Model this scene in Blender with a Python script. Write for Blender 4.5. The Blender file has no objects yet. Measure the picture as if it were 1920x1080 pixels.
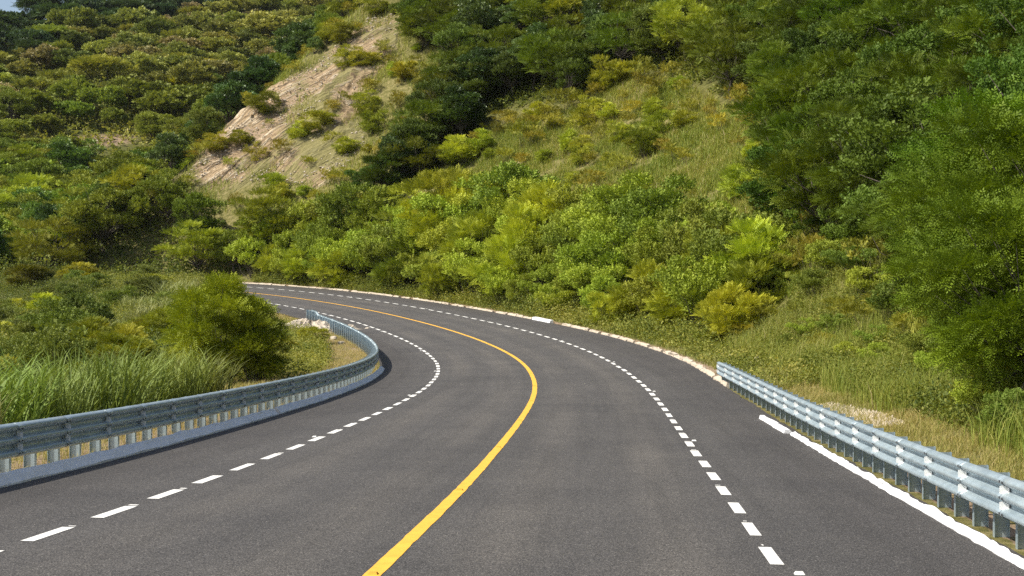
# A road bending left below a wooded cut slope, guardrails on both sides
import math, random
import numpy as np
# ------------------------------------------------------------------ camera and road alignment
CAM_Z, CAM_PITCH, CAM_F = 2.547, 0.0146, 2522.0      # height above road (m), look down (rad), focal length in 1/1920 widths
RK = [-0.005816, 0.001373, 0.000330, 0.001891, 0.005366, 0.005711, 0.008631, 0.009043, 0.009386, 0.008671, 0.007639, 0.009579, 0.009108, 0.010930, 0.014678]      # curvature of the centre line
RG = [-0.061875, -0.033939, -0.007365, 0.024881, 0.038675, 0.034706]      # gradient
RB = [-0.017201, 0.000421, 0.058280, 0.051596, 0.058418]      # crossfall, + = left side lower
RX0, RY0, RTH0 = -1.37592, 8.00864, -0.05944
W_L, W_R = 3.515, 3.484                               # centre line to the two dashed lines

def cub(x, v, q):
    m = np.gradient(v, x); i = np.clip(np.searchsorted(x, q) - 1, 0, len(x) - 2); h = x[1] - x[0]; t = (q - x[i]) / h
    return (2*t**3-3*t**2+1)*v[i]+(t**3-2*t**2+t)*h*m[i]+(-2*t**3+3*t**2)*v[i+1]+(t**3-t**2)*h*m[i+1]

def make_road():
    a = np.linspace(-3, 112, 1151); ds = a[1] - a[0]
    k = cub(np.linspace(-3, 112, len(RK)), np.array(RK), a)
    g = cub(np.linspace(-3, 112, len(RG)), np.array(RG), a)
    b = cub(np.linspace(-3, 112, len(RB)), np.array(RB), a)
    # carry the road on behind the camera and beyond the last thing seen
    n0, n1 = 260, 760
    s = np.concatenate([a[0] - ds*np.arange(n0, 0, -1), a, a[-1] + ds*np.arange(1, n1+1)])
    e = ds*np.arange(1, n1+1)
    k = np.concatenate([np.full(n0, 0.0), k, np.interp(e, [0, 8, 14, 34, 42, 80], [k[-1], .02, .032, .032, 0, 0])])
    g = np.concatenate([np.full(n0, g[0]), g, np.linspace(g[-1], 0.0, n1)])
    b = np.concatenate([np.full(n0, b[0]), b, np.full(n1, b[-1])])
    cum = lambda q: np.concatenate([[0], np.cumsum((q[1:]+q[:-1])/2*ds)])
    th = cum(k); x = cum(-np.sin(th)); y = cum(np.cos(th)); z = cum(g)
    i3 = n0
    th = th - th[i3] + RTH0
    x = cum(-np.sin(th)); y = cum(np.cos(th))
    x += RX0 - x[i3]; y += RY0 - y[i3]
    z -= z[np.argmin(abs(s))]
    return s, th, x, y, z, b, k
RS, RTH, RXc, RYc, RZc, RBk, RKk = make_road()

def road_pt(s, off, dz=0.0):
    """point on the road surface; off > 0 is to the left of the centre line"""
    s = np.asarray(s, float); off = np.asarray(off, float)
    I = lambda v: np.interp(s, RS, v)
    th = I(RTH)
    return np.stack([I(RXc) - np.cos(th)*off, I(RYc) - np.sin(th)*off, I(RZc) - I(RBk)*off + dz], -1)

def road_coords(x, y):
    """nearest s and signed offset (left +) of plan points"""
    x = np.asarray(x, float).ravel(); y = np.asarray(y, float).ravel()
    cs = slice(0, None, 10)
    cx, cy, ct, css = RXc[cs], RYc[cs], RTH[cs], RS[cs]
    so = np.empty(len(x)); oo = np.empty(len(x))
    for a in range(0, len(x), 20000):
        X = x[a:a+20000]; Y = y[a:a+20000]
        i = ((X[:, None]-cx)**2 + (Y[:, None]-cy)**2).argmin(1)
        dx = X-cx[i]; dy = Y-cy[i]
        al = -np.sin(ct[i])*dx + np.cos(ct[i])*dy
        so[a:a+20000] = np.clip(css[i] + al, RS[0], RS[-1]); lat = -np.cos(ct[i])*dx - np.sin(ct[i])*dy
        oo[a:a+20000] = np.where(abs(al) < 3, lat, np.sign(lat)*np.hypot(dx, dy))
    return so, oo

# ------------------------------------------------------------------ terrain
def sst(a, b, x): t = np.clip((x-a)/(b-a), 0, 1); return t*t*(3-2*t)
def smin(a, b, k): h = np.clip(.5+.5*(b-a)/k, 0, 1); return b*(1-h)+a*h-k*h*(1-h)
def smax(a, b, k): return -smin(-a, -b, k)
def wob(x, y):
    """slow unevenness of the ground, about -1..1"""
    return (np.sin(x*.31+1.3*np.sin(y*.17))*.5+np.sin(y*.23+.7+1.1*np.sin(x*.13))*.5+np.sin(x*.83+y*.61)*.25+np.sin(x*.57-y*.97+2)*.25)/1.5

def terrain(x, y):
    shp = np.shape(x); x = np.asarray(x, float).ravel(); y = np.asarray(y, float).ravel()
    s, off = road_coords(x, y)
    P = road_pt(s, np.clip(off, -6.3, 6.3)); zr = P[:, 2]
    # cut slope on the outside of the curve
    u = -off - 6.1
    toe = np.interp(s, [0, 30, 45, 60, 110, 125], [3.4, 3.6, 2.6, 2.2, 1.8, 1.5])
    m = np.interp(s, [0, 35, 55, 80, 110, 125], [.62, .66, .70, .74, .84, .88])
    low = np.clip(u, 0, None)
    near = zr + .04*np.minimum(low, toe) + m*np.clip(u-toe, 0, None)*sst(-1.5, 5.0, u-toe)
    near = near + wob(x, y)*.35*sst(2, 9, u) - .20*sst(0, .3, u+.1)*(1-sst(1.2, 3.2, u))*(1-sst(30, 36, s))
    # spur on the left of the rock face
    ax, ay, bx, by = -38.8, 158.0, -19.6, 190.0
    L = math.hypot(bx-ax, by-ay); dx, dy = (bx-ax)/L, (by-ay)/L
    t = (x-ax)*dx+(y-ay)*dy; v = -(x-ax)*dy+(y-ay)*dx
    crest = 13.4+.686*t
    near = smin(near, crest-.85*v, 2.5)
    near = smin(near, 60+.25*(y-150)-.02*abs(x), 6)
    # low ground on the inside of the curve
    base = -2.2+.055*np.clip(y-90, 0, None)+.9*np.clip((y-138)/40, 0, 1)*4+wob(x*.6, y*.6)*.35
    base = base-.01*np.clip(-x-20, 0, 60)
    # wooded hill far behind
    far = 4.0+(.318+.00016*(x+150))*np.clip(y-168+12*np.sin(x*.03), -50, None)
    ridge = np.clip(45.5+1.0*(x+150)-.003*np.clip(x+150, 0, None)**2, 25, None)-.25*np.clip(y-395, 0, None)
    far = smin(far, ridge, 10)+wob(x*.12, y*.12)*2.0*sst(180, 260, y)
    back = smax(base, far, 4)
    left = zr+.03+(back-zr-.03)*sst(8.5, 19, off)
    # on the right the cut slope; past the road's end whichever of hill and low ground is higher
    right = np.where(s > 112, smax(near, back, 2), near)
    right = near+(smax(near, back, 2)-near)*sst(100, 116, s)
    z = np.where(off > 0, left, right)
    z = np.where(abs(off) < 6.3, zr-.06, z)
    lim = np.where((off < 0) & (s < 32), 5.98, 6.3); edge = sst(lim, lim+.4, abs(off)); z = np.where(abs(off) >= lim, (zr-.06)*(1-edge)+z*edge, z)
    return z.reshape(shp)

# ------------------------------------------------------------------ where things stand (metres)
ZONES = {'thicket': [(-25.05, 128.95), (-23.45, 127.47), (-21.88, 125.98), (-20.34, 124.48), (-18.83, 123.05), (-17.35, 121.57), (-15.45, 118.77), (-13.63, 116.09), (-11.88, 113.46), (-10.2, 110.81), (-8.58, 108.22), (-7.21, 105.67), (-5.89, 103.18), (-4.64, 100.76), (-3.43, 98.37), (-2.29, 96.06), (-1.34, 93.69), (-0.43, 91.37), (0.42, 89.07), (1.24, 86.77), (2.01, 84.53), (2.79, 81.68), (3.51, 78.92), (4.17, 76.23), (4.79, 73.64), (5.36, 71.15), (5.89, 68.14), (6.37, 65.3), (6.81, 62.62), (7.2, 60.08), (7.55, 57.68), (8.16, 58.4), (8.77, 59.12), (9.3, 59.2), (9.74, 58.74), (10.13, 58.04), (10.43, 58.53), (10.7, 58.86), (10.95, 59.1), (11.19, 59.26), (11.42, 59.37), (11.6, 60.41), (11.78, 61.5), (11.95, 62.53), (12.1, 63.46), (12.24, 64.31), (12.0, 66.07), (11.78, 68.16), (11.51, 70.1), (11.2, 72.06), (10.93, 74.51), (10.26, 77.46), (9.55, 80.85), (8.72, 83.97), (7.86, 87.76), (6.89, 91.43), (5.95, 93.82), (4.99, 96.75), (3.93, 99.19), (2.83, 102.08), (1.66, 104.41), (0.42, 106.74), (-0.86, 108.72), (-2.2, 110.83), (-3.58, 112.97), (-5.01, 114.94), (-6.5, 117.12), (-8.01, 118.93), (-9.6, 121.08), (-11.2, 122.8), (-12.85, 124.69), (-14.21, 126.28), (-15.6, 127.77), (-17.04, 129.47), (-18.48, 130.94), (-19.95, 132.44), (-20.85, 132.82), (-21.75, 133.21), (-22.66, 133.58), (-23.57, 133.92), (-24.47, 134.21), (-24.73, 133.86), (-24.97, 133.45), (-25.2, 132.95), (-25.37, 132.19)],
 'left_wood': [(-53.0, 131.04), (-50.71, 132.11), (-48.33, 133.05), (-45.87, 133.88), (-43.33, 134.57), (-40.7, 135.07), (-38.45, 135.79), (-35.92, 135.61), (-33.18, 134.51), (-30.74, 134.6), (-28.06, 133.53), (-26.89, 133.51), (-25.66, 133.19), (-24.42, 132.72), (-23.15, 132.13), (-21.88, 131.43), (-22.67, 132.37), (-23.45, 133.25), (-24.23, 134.05), (-25.01, 134.84), (-25.81, 135.63), (-26.83, 136.45), (-27.85, 137.21), (-28.86, 137.91), (-29.88, 138.57), (-30.91, 139.27), (-31.95, 139.96), (-32.98, 140.58), (-34.01, 141.16), (-35.06, 141.75), (-36.12, 142.41), (-37.36, 143.71), (-38.56, 144.8), (-39.77, 145.89), (-41.42, 148.48), (-58.36, 204.57), (-60.05, 206.51), (-61.76, 208.41), (-63.47, 210.26), (-65.19, 212.06), (-66.91, 213.81), (-68.43, 214.33), (-69.95, 214.82), (-71.46, 215.29), (-72.97, 215.73), (-74.49, 216.16), (-76.89, 215.7), (-79.29, 215.25), (-81.67, 214.78), (-84.04, 214.32), (-86.4, 213.86), (-82.4, 203.92), (-78.41, 194.0), (-73.15, 180.94), (-66.05, 163.33)],
 'upper_wood': [(-13.52, 131.2), (-12.74, 130.69), (-11.96, 130.15), (-11.2, 129.7), (-10.45, 129.35), (-9.71, 129.01), (-9.15, 129.72), (-8.58, 130.48), (-8.01, 131.28), (-7.42, 131.97), (-6.83, 132.6), (-6.22, 133.22), (-5.62, 133.9), (-5.01, 134.69), (-4.4, 135.55), (-3.78, 136.36), (-3.02, 136.09), (-2.26, 135.7), (-1.5, 135.42), (-0.75, 135.08), (0.0, 134.84), (1.37, 133.22), (2.7, 131.36), (4.01, 129.83), (5.28, 128.18), (6.51, 126.57), (6.94, 127.06), (7.37, 127.6), (7.82, 128.28), (8.26, 128.9), (8.71, 129.5), (9.66, 128.45), (10.6, 127.54), (11.51, 126.5), (12.38, 125.18), (13.24, 123.97), (13.96, 121.7), (14.57, 118.76), (15.2, 116.39), (15.74, 113.63), (16.32, 111.46), (17.03, 108.12), (17.74, 105.23), (18.29, 101.77), (18.91, 99.12), (19.31, 95.67), (19.98, 98.21), (20.71, 101.02), (21.32, 103.25), (21.93, 105.39), (22.63, 107.93), (23.6, 112.18), (24.84, 117.67), (26.09, 123.17), (27.29, 128.38), (28.51, 133.65), (22.18, 146.21), (14.26, 158.3), (4.82, 169.45), (-5.96, 179.72), (-14.27, 171.85), (-13.2, 166.92), (-12.21, 162.53), (-11.02, 160.13), (-9.84, 157.51), (-8.7, 154.84), (-7.58, 152.02), (-6.5, 149.45), (-6.8, 146.96), (-7.1, 144.71), (-7.41, 142.91), (-7.71, 141.09), (-7.97, 138.86), (-8.62, 137.83), (-9.28, 137.03), (-9.93, 136.31), (-10.58, 135.55), (-11.2, 134.7), (-11.67, 133.96), (-12.14, 133.22), (-12.6, 132.52), (-13.06, 131.87)],
 'right_wood': [(14.44, 73.62), (14.65, 71.64), (14.7, 69.06), (14.6, 66.0), (14.63, 63.73), (14.53, 61.09), (14.73, 59.16), (14.8, 56.9), (14.77, 54.45), (14.93, 52.88), (15.1, 51.46), (14.78, 49.04), (14.5, 46.88), (14.34, 45.2), (14.17, 43.57), (13.98, 41.94), (13.76, 40.34), (13.44, 38.5), (13.0, 36.39), (12.55, 34.37), (12.19, 32.66), (12.12, 31.89), (12.06, 31.12), (11.97, 30.33), (11.86, 29.53), (11.75, 28.73), (14.75, 36.11), (18.88, 46.26), (23.82, 58.43), (30.78, 75.56), (38.32, 94.19), (38.09, 103.45), (36.61, 111.11), (34.34, 118.09), (31.92, 126.65), (28.51, 133.65), (26.8, 126.03), (25.03, 118.12), (23.32, 110.44), (21.86, 103.88), (20.3, 96.78), (19.05, 92.01), (17.74, 86.84), (16.45, 81.59), (15.53, 78.09)],
 'grass_slope': [(-7.2, 129.89), (-6.42, 130.73), (-5.62, 131.51), (-4.82, 132.26), (-4.01, 133.11), (-3.18, 134.05), (-2.12, 133.63), (-1.05, 133.12), (0.0, 132.42), (1.04, 131.53), (2.07, 130.8), (3.08, 129.79), (4.07, 128.66), (5.04, 127.43), (6.0, 126.4), (6.96, 125.55), (7.38, 126.02), (7.82, 126.6), (8.25, 127.15), (8.69, 127.73), (9.14, 128.3), (10.07, 127.32), (10.98, 126.19), (11.85, 124.75), (12.7, 123.46), (13.54, 122.18), (14.14, 119.14), (14.77, 116.66), (15.32, 113.87), (15.89, 111.53), (16.4, 109.05), (17.1, 105.93), (17.73, 102.76), (18.38, 100.07), (18.91, 97.1), (19.32, 93.85), (18.31, 88.25), (17.44, 83.41), (16.76, 79.53), (16.03, 75.47), (15.41, 72.0), (15.27, 69.81), (14.93, 66.79), (14.73, 64.51), (14.46, 62.05), (14.2, 59.69), (13.76, 59.44), (13.38, 59.4), (13.02, 59.5), (12.69, 59.7), (12.36, 59.94), (12.39, 62.47), (12.29, 64.56), (12.16, 66.66), (12.07, 69.21), (11.92, 71.61), (11.24, 75.83), (10.32, 79.38), (9.3, 83.21), (8.21, 87.8), (6.93, 91.99), (5.98, 94.31), (5.01, 97.27), (3.95, 99.67), (2.85, 102.61), (1.66, 104.93), (0.34, 107.46), (-1.04, 109.44), (-2.48, 111.91), (-3.97, 113.94), (-5.53, 116.37), (-5.84, 118.92), (-6.17, 121.65), (-6.5, 124.34), (-6.84, 127.03)],
 'rock': [(-36.75, 149.64), (-36.31, 150.77), (-35.84, 151.86), (-35.38, 153.01), (-34.97, 154.4), (-53.84, 242.84), (-34.07, 158.21), (-53.25, 254.78), (-53.14, 262.21), (-53.0, 270.0), (-52.76, 277.74), (-29.71, 161.82), (-28.68, 161.77), (-27.68, 161.96), (-26.7, 162.25), (-25.75, 162.72), (-25.05, 163.22), (-24.35, 163.71), (-23.63, 164.08), (-22.89, 164.42), (-22.15, 164.74), (-21.35, 165.57), (-20.55, 166.52), (-19.74, 167.5), (-18.9, 168.3), (-18.05, 169.06), (-17.2, 168.64), (-16.35, 168.09), (-15.5, 167.55), (-14.67, 167.09), (-13.84, 166.63), (-13.79, 165.25), (-13.74, 163.91), (-13.68, 162.39), (-13.62, 160.92), (-13.56, 159.49), (-14.09, 159.04), (-14.61, 158.52), (-15.13, 158.0), (-15.64, 157.53), (-16.16, 157.1), (-16.57, 156.28), (-16.97, 155.41), (-17.36, 154.46), (-17.73, 153.39), (-18.08, 152.27), (-17.51, 150.51), (-16.96, 148.78), (-16.4, 146.91), (-15.88, 145.3), (-15.37, 143.8), (-15.89, 143.3), (-16.37, 142.58), (-16.86, 141.87), (-17.33, 141.15), (-17.8, 140.45), (-18.76, 140.96), (-19.72, 141.41), (-20.66, 141.72), (-21.61, 142.05), (-22.56, 142.4), (-24.0, 143.57), (-25.44, 144.63), (-26.84, 145.39), (-28.25, 146.12), (-29.69, 146.97), (-31.11, 147.62), (-32.5, 148.12), (-33.91, 148.61), (-35.33, 149.15)],
 'rock_grass': [(-37.7, 148.71), (-37.18, 150.43), (-36.63, 152.13), (-36.2, 154.4), (-54.85, 240.49), (-55.11, 248.57), (-55.03, 259.37), (-54.97, 271.27), (-54.73, 283.41), (-54.85, 298.77), (-55.64, 319.66), (-54.72, 326.26), (-53.61, 332.16), (-52.4, 337.95), (-51.19, 344.22), (-50.12, 351.99), (-50.45, 370.86), (-50.15, 386.67), (-49.09, 397.95), (-20.28, 173.27), (-19.25, 173.9), (-17.89, 171.38), (-16.71, 170.41), (-15.55, 169.49), (-14.38, 168.44), (-13.23, 167.37), (-12.09, 164.44), (-10.97, 161.23), (-9.88, 158.16), (-8.82, 154.93), (-7.79, 151.54), (-8.28, 149.41), (-8.76, 147.55), (-9.22, 145.57), (-9.67, 143.71), (-10.11, 141.87), (-10.93, 140.9), (-11.76, 140.09), (-12.58, 139.32), (-13.38, 138.48), (-14.16, 137.52), (-14.69, 136.33), (-15.21, 135.18), (-15.74, 134.18), (-16.25, 133.19), (-16.76, 132.13), (-17.71, 133.0), (-18.69, 133.98), (-19.66, 134.83), (-20.62, 135.49), (-21.56, 136.04), (-23.34, 137.59), (-25.12, 139.03), (-26.91, 140.3), (-28.78, 141.85), (-30.6, 143.03), (-32.01, 144.27), (-33.47, 145.64), (-34.87, 146.67), (-36.26, 147.62)],
 'bare_strip': [(-81.46, 236.48), (-81.15, 237.78), (-80.85, 239.11), (-80.54, 240.46), (-80.23, 241.84), (-79.93, 243.24), (-77.95, 244.6), (-75.92, 245.86), (-73.84, 247.03), (-71.68, 248.04), (-69.47, 248.9), (-69.03, 246.96), (-68.59, 245.06), (-68.17, 243.19), (-67.76, 241.39), (-67.38, 239.67), (-68.92, 239.09), (-70.43, 238.44), (-71.92, 237.75), (-73.38, 237.0), (-74.83, 236.22), (-76.16, 236.3), (-77.49, 236.36), (-78.82, 236.41), (-80.14, 236.45)],
 'ochre_scar': [(-70.35, 342.05), (-70.25, 346.21), (-70.2, 350.75), (-70.18, 355.59), (-70.13, 360.42), (-70.01, 365.01), (-69.09, 362.42), (-68.12, 359.56), (-67.13, 356.57), (-66.14, 353.57), (-65.2, 350.73), (-65.58, 348.36), (-65.99, 346.13), (-66.4, 344.0), (-66.82, 341.95), (-67.23, 339.96), (-67.85, 340.35), (-68.47, 340.77), (-69.09, 341.18), (-69.72, 341.61)],
 'orange_soil': [(-51.54, 151.15), (-51.66, 151.8), (-51.79, 152.46), (-51.93, 153.14), (-52.08, 153.89), (-52.27, 154.74), (-51.98, 154.6), (-51.69, 154.48), (-51.41, 154.36), (-51.13, 154.25), (-50.85, 154.15), (-50.65, 153.53), (-50.46, 152.96), (-50.27, 152.4), (-46.77, 141.77), (-46.63, 141.36), (-50.24, 151.28), (-50.57, 151.27), (-50.9, 151.24), (-51.22, 151.2)],
 'gravel_patch': [(8.07, 36.29), (8.21, 36.38), (8.33, 36.44), (8.46, 36.48), (8.58, 36.51), (8.7, 36.52), (8.76, 35.68), (8.81, 34.87), (8.85, 34.07), (8.89, 33.3), (8.92, 32.55), (8.88, 31.94), (8.84, 31.34), (8.8, 30.77), (8.76, 30.22), (8.72, 29.68), (8.61, 29.8), (8.51, 29.92), (8.4, 30.03), (8.29, 30.15), (8.17, 30.26), (8.13, 30.82), (8.08, 31.39), (8.02, 31.97), (7.96, 32.54), (7.89, 33.12), (7.93, 33.73), (7.96, 34.34), (8.0, 34.98), (8.04, 35.63)],
 'rubble_ground': [(-14.89, 90.44), (-14.68, 91.62), (-14.26, 91.5), (-13.84, 91.35), (-13.42, 91.2), (-13.0, 91.07), (-12.54, 89.01), (-12.09, 87.04), (-11.65, 85.14), (-11.24, 83.3), (-10.83, 81.51), (-10.84, 79.92), (-10.99, 79.38), (-11.13, 78.82), (-11.28, 78.29), (-11.42, 77.76), (-11.87, 78.96), (-12.34, 80.19), (-12.82, 81.42), (-13.32, 82.7), (-13.83, 83.98), (-14.03, 85.2), (-14.23, 86.46), (-14.44, 87.72), (-14.66, 89.06)],
 'valley': [(-19.55, 48.27), (-18.91, 49.19), (-18.29, 50.28), (-17.61, 51.35), (-16.84, 52.23), (-15.94, 52.85), (-15.3, 53.53), (-14.63, 54.2), (-13.96, 54.97), (-13.33, 55.96), (-12.74, 57.33), (-12.96, 60.93), (-13.01, 64.01), (-12.81, 66.14), (-12.55, 68.17), (-12.29, 70.41), (-13.02, 73.92), (-13.73, 77.23), (-14.47, 80.67), (-15.23, 84.2), (-16.05, 87.97), (-17.49, 92.61), (-19.1, 97.87), (-21.13, 104.89), (-22.98, 110.58), (-25.0, 116.72), (-25.9, 119.19), (-26.85, 121.77), (-27.83, 124.44), (-28.86, 127.25), (-29.94, 130.16), (-31.94, 130.75), (-33.92, 131.21), (-35.91, 131.63), (-37.88, 131.96), (-39.84, 132.2), (-42.06, 130.62), (-44.19, 128.97), (-46.21, 127.22), (-47.04, 122.56), (-49.13, 121.46), (-46.27, 114.36), (-38.99, 96.34), (-31.01, 76.62), (-23.42, 57.85)],
 'mound_at': (-12.35, 82.59),
 'far_hill': [(-26, 205), (-36, 300), (-40, 420), (-180, 420), (-150, 300), (-95, 205)],
 'far_dark': [(-75, 335), (-70, 430), (-185, 430), (-150, 300), (-100, 310)]}
KINDS = ['bare_tree', 'big_leaf_plant', 'canopy_tree', 'dense_bush', 'drooping_acacia', 'feathery_shrub', 'feathery_tree', 'glossy_tree', 'leafy_shrub', 'leafy_tree', 'reed_clump', 'sparse_shrub', 'umbrella_tree']
GROUPS = ['brownish trees of the far dry wood', 'bush by the left guardrail', 'bushes in the low ground left of the road', 'darker trees of the far dry wood', 'drooping shrubs at the right edge of the bank', 'flat-topped trees of the far dry wood', 'grass clump', 'large-leaved plants in the low ground', 'large-leaved plants on the bank', 'leafless trees', 'reed clumps behind the left guardrail', 'rounded trees of the far dry wood', 'scattered bushes in the low ground', 'shrubs at the top of the grassy slope', 'shrubs beneath the wood on the right bank', 'shrubs in the thicket along the outer kerb', 'shrubs on the rock face', 'shrubs right of the rock face', 'shrubs round the rock face', 'small shrubs on the grassy slope', 'tall grass clumps below the wood', 'trees along the brow of the rock face', 'trees along the spur left of the rock face', 'trees at the foot of the far hillside', 'trees in the wood left of the road', 'trees of the dark band between the two clearings', 'trees of the dark wood on the far hilltop', 'trees of the wood above the grassy slope', 'trees of the wood on the right bank', 'weedy shrubs on the right bank', 'yellow flowering trees']
ORD = ['first', 'second', 'third', 'fourth', 'fifth', 'sixth', 'seventh', 'eighth', 'ninth', 'tenth', 'eleventh', 'twelfth', 'thirteenth', 'fourteenth', 'fifteenth', 'sixteenth', 'seventeenth', 'eighteenth', 'nineteenth', 'twentieth']
WORDS = [
'bright green leafy shrub, ',
" left of the white kerb block in the thicket's kerbside row",
'yellow green feathery shrub, ',
'deep green leafy shrub, ',
'dark feathery shrub, ',
" right of the white kerb block in the thicket's kerbside row",
" left of the white kerb block in the thicket's second row",
" right of the white kerb block in the thicket's second row",
" left of the white kerb block in the thicket's third row",
" right of the white kerb block in the thicket's third row",
'mid green feathery tree, ',
' from left, fourth row of the left-hand wood',
'dark green bushy tree, ',
'dark glossy broad-leaved tree, ',
' from left, fifth row of the left-hand wood',
' from left, sixth row of the left-hand wood',
' from left, seventh row of the left-hand wood',
'lighter green leafy tree, ',
' from left, eighth row of the left-hand wood',
' from left, ninth row of the left-hand wood',
' from left, tenth row of the left-hand wood',
' from left, highest row of the left-hand wood',
'dark green leafy tree, ',
' up the spur by the rock face, on the rock side',
'green feathery tree, ',
' up the spur by the rock face, on the crest',
' up the spur by the rock face, behind the crest',
'dark glossy tree, ',
' from the rock, top row of the upper wood',
'light yellow green tree, ',
' from the rock, second row of the upper wood',
' from the rock, middle row of the upper wood',
' from the rock, fourth row of the upper wood',
' from the rock, lowest row of the upper wood',
'dark green leafy tree in the dark band beside the rock face, ',
' from the top',
'dark glossy tree in the dark band beside the rock face, ',
'deep green feathery tree in the dark band beside the rock face, ',
'green feathery tree along the brow above the rock face, ',
' from the left',
'green leafy tree along the brow above the rock face, ',
'feathery green tree, ',
' from the grassy slope in the nearest row of the right-hand wood',
'dark leafy tree, ',
' from the grassy slope in the second row of the right-hand wood',
' from the grassy slope in the third row of the right-hand wood',
' from the grassy slope in the fourth row of the right-hand wood',
' from the grassy slope in the farthest row of the right-hand wood',
'feathery green shrub under the right-hand wood, ',
' from left in the nearest row',
' from left in the second row',
'leafy dark green shrub under the right-hand wood, ',
' from left in the third row',
' from left in the fourth row',
' from left in the fifth row',
' from left in the farthest row',
'tall drooping acacia at the right edge of the bank, ',
' from the guardrail',
'thin yellowish shrub, ',
' from left in the first band down the grassy slope',
'small green shrub, ',
' from left in the second band down the grassy slope',
' from left in the third band down the grassy slope',
' from left in the fourth band down the grassy slope',
' from left in the fifth band down the grassy slope',
' from left in the sixth band down the grassy slope',
' from left in the seventh band down the grassy slope',
' from left in the eighth band down the grassy slope',
' from left in the ninth band down the grassy slope',
' from left in the bottom band down the grassy slope',
'yellow green shrub right of the rock face, ',
' counted downhill',
'thin yellow green shrub right of the rock face, ',
'thin yellow green shrub at the top of the grassy slope, ',
'yellow green shrub at the top of the grassy slope, ',
'thin yellowish shrub round the rock face, ',
' from left in the first band downhill',
'green feathery shrub round the rock face, ',
' from left in the second band downhill',
' from left in the third band downhill',
' from left in the fourth band downhill',
' from left in the fifth band downhill',
' from left in the sixth band downhill',
' from left in the seventh band downhill',
' from left in the eighth band downhill',
' from left in the ninth band downhill',
' from left in the bottom band downhill',
'thin yellowish shrub growing on the bare rock face, ',
' from its left edge',
'green shrub growing on the bare rock face, ',
'dark leafy shrub growing on the bare rock face, ',
'light green leafy weedy shrub on the upper bank, ',
' from the far guardrail end',
'thin yellow green weedy shrub on the upper bank, ',
'deep green leafy weedy shrub on the upper bank, ',
'light green leafy weedy shrub on the lower bank, ',
'thin yellow green weedy shrub on the lower bank, ',
'deep green leafy weedy shrub on the lower bank, ',
'tall plant with large yellow green leaves on the bank under the right-hand trees',
'shorter large-leaved plant just behind the tall one on the bank',
'upright grass clump on the bank under the right-hand trees',
'large dense yellow green feathery bush beside the left guardrail',
'right-hand lower part of the bushes by the left guardrail, drooping over the verge',
'spreading yellow green bush behind and left of the large bush',
'feathery bush ',
' back to the left of the large bush',
'low feathery bush in front of the spreading bush, behind the reeds',
'low dark bush at the left edge behind the reeds',
'grey green bush at the left edge of the low ground',
'dark leafy bush among the grass behind the reeds',
'dark bush farther off at the left edge of the low ground',
'green bush in the tall grass below the wood',
'green bush behind the large yellow green bush',
'dark glossy bush below the wood at the left edge',
'low bush right behind the large bush near the rubble heap',
'low yellow green bush on the verge before the rubble heap',
'small bright bush against the far guardrail posts',
'grey green leafy bush in the low left ground, ',
'low yellow green bush in the low left ground, ',
'small dark leafy bush in the low left ground, ',
'dark large-leaved plant in the grass left of the spreading bush',
'pale large-leaved plant near the left edge of the low ground',
'arching reed clump behind the left guardrail, ',
' counted away from the camera',
'grey green tall grass clump below the wood, ',
" left of the road's far end",
'green tree at the foot of the far hillside, above the bare earth strip',
'rounded olive tree in the sunlit dry wood on the far hillside',
'darker green tree in the sunlit dry wood on the far hillside',
'dark green tree crown in the dense wood on the far hilltop',
'flat-topped olive tree in the sunlit dry wood on the far hillside',
'dry brownish tree in the sunlit wood on the far hillside',
'upper tree in yellow blossom on the far hillside',
'lower wide tree in yellow blossom on the far hillside',
'small tree in yellow blossom left of the other two on the far hillside',
'leafless grey tree left of the flowering trees on the far hillside',
'leafless grey tree near the middle of the far hillside']
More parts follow.
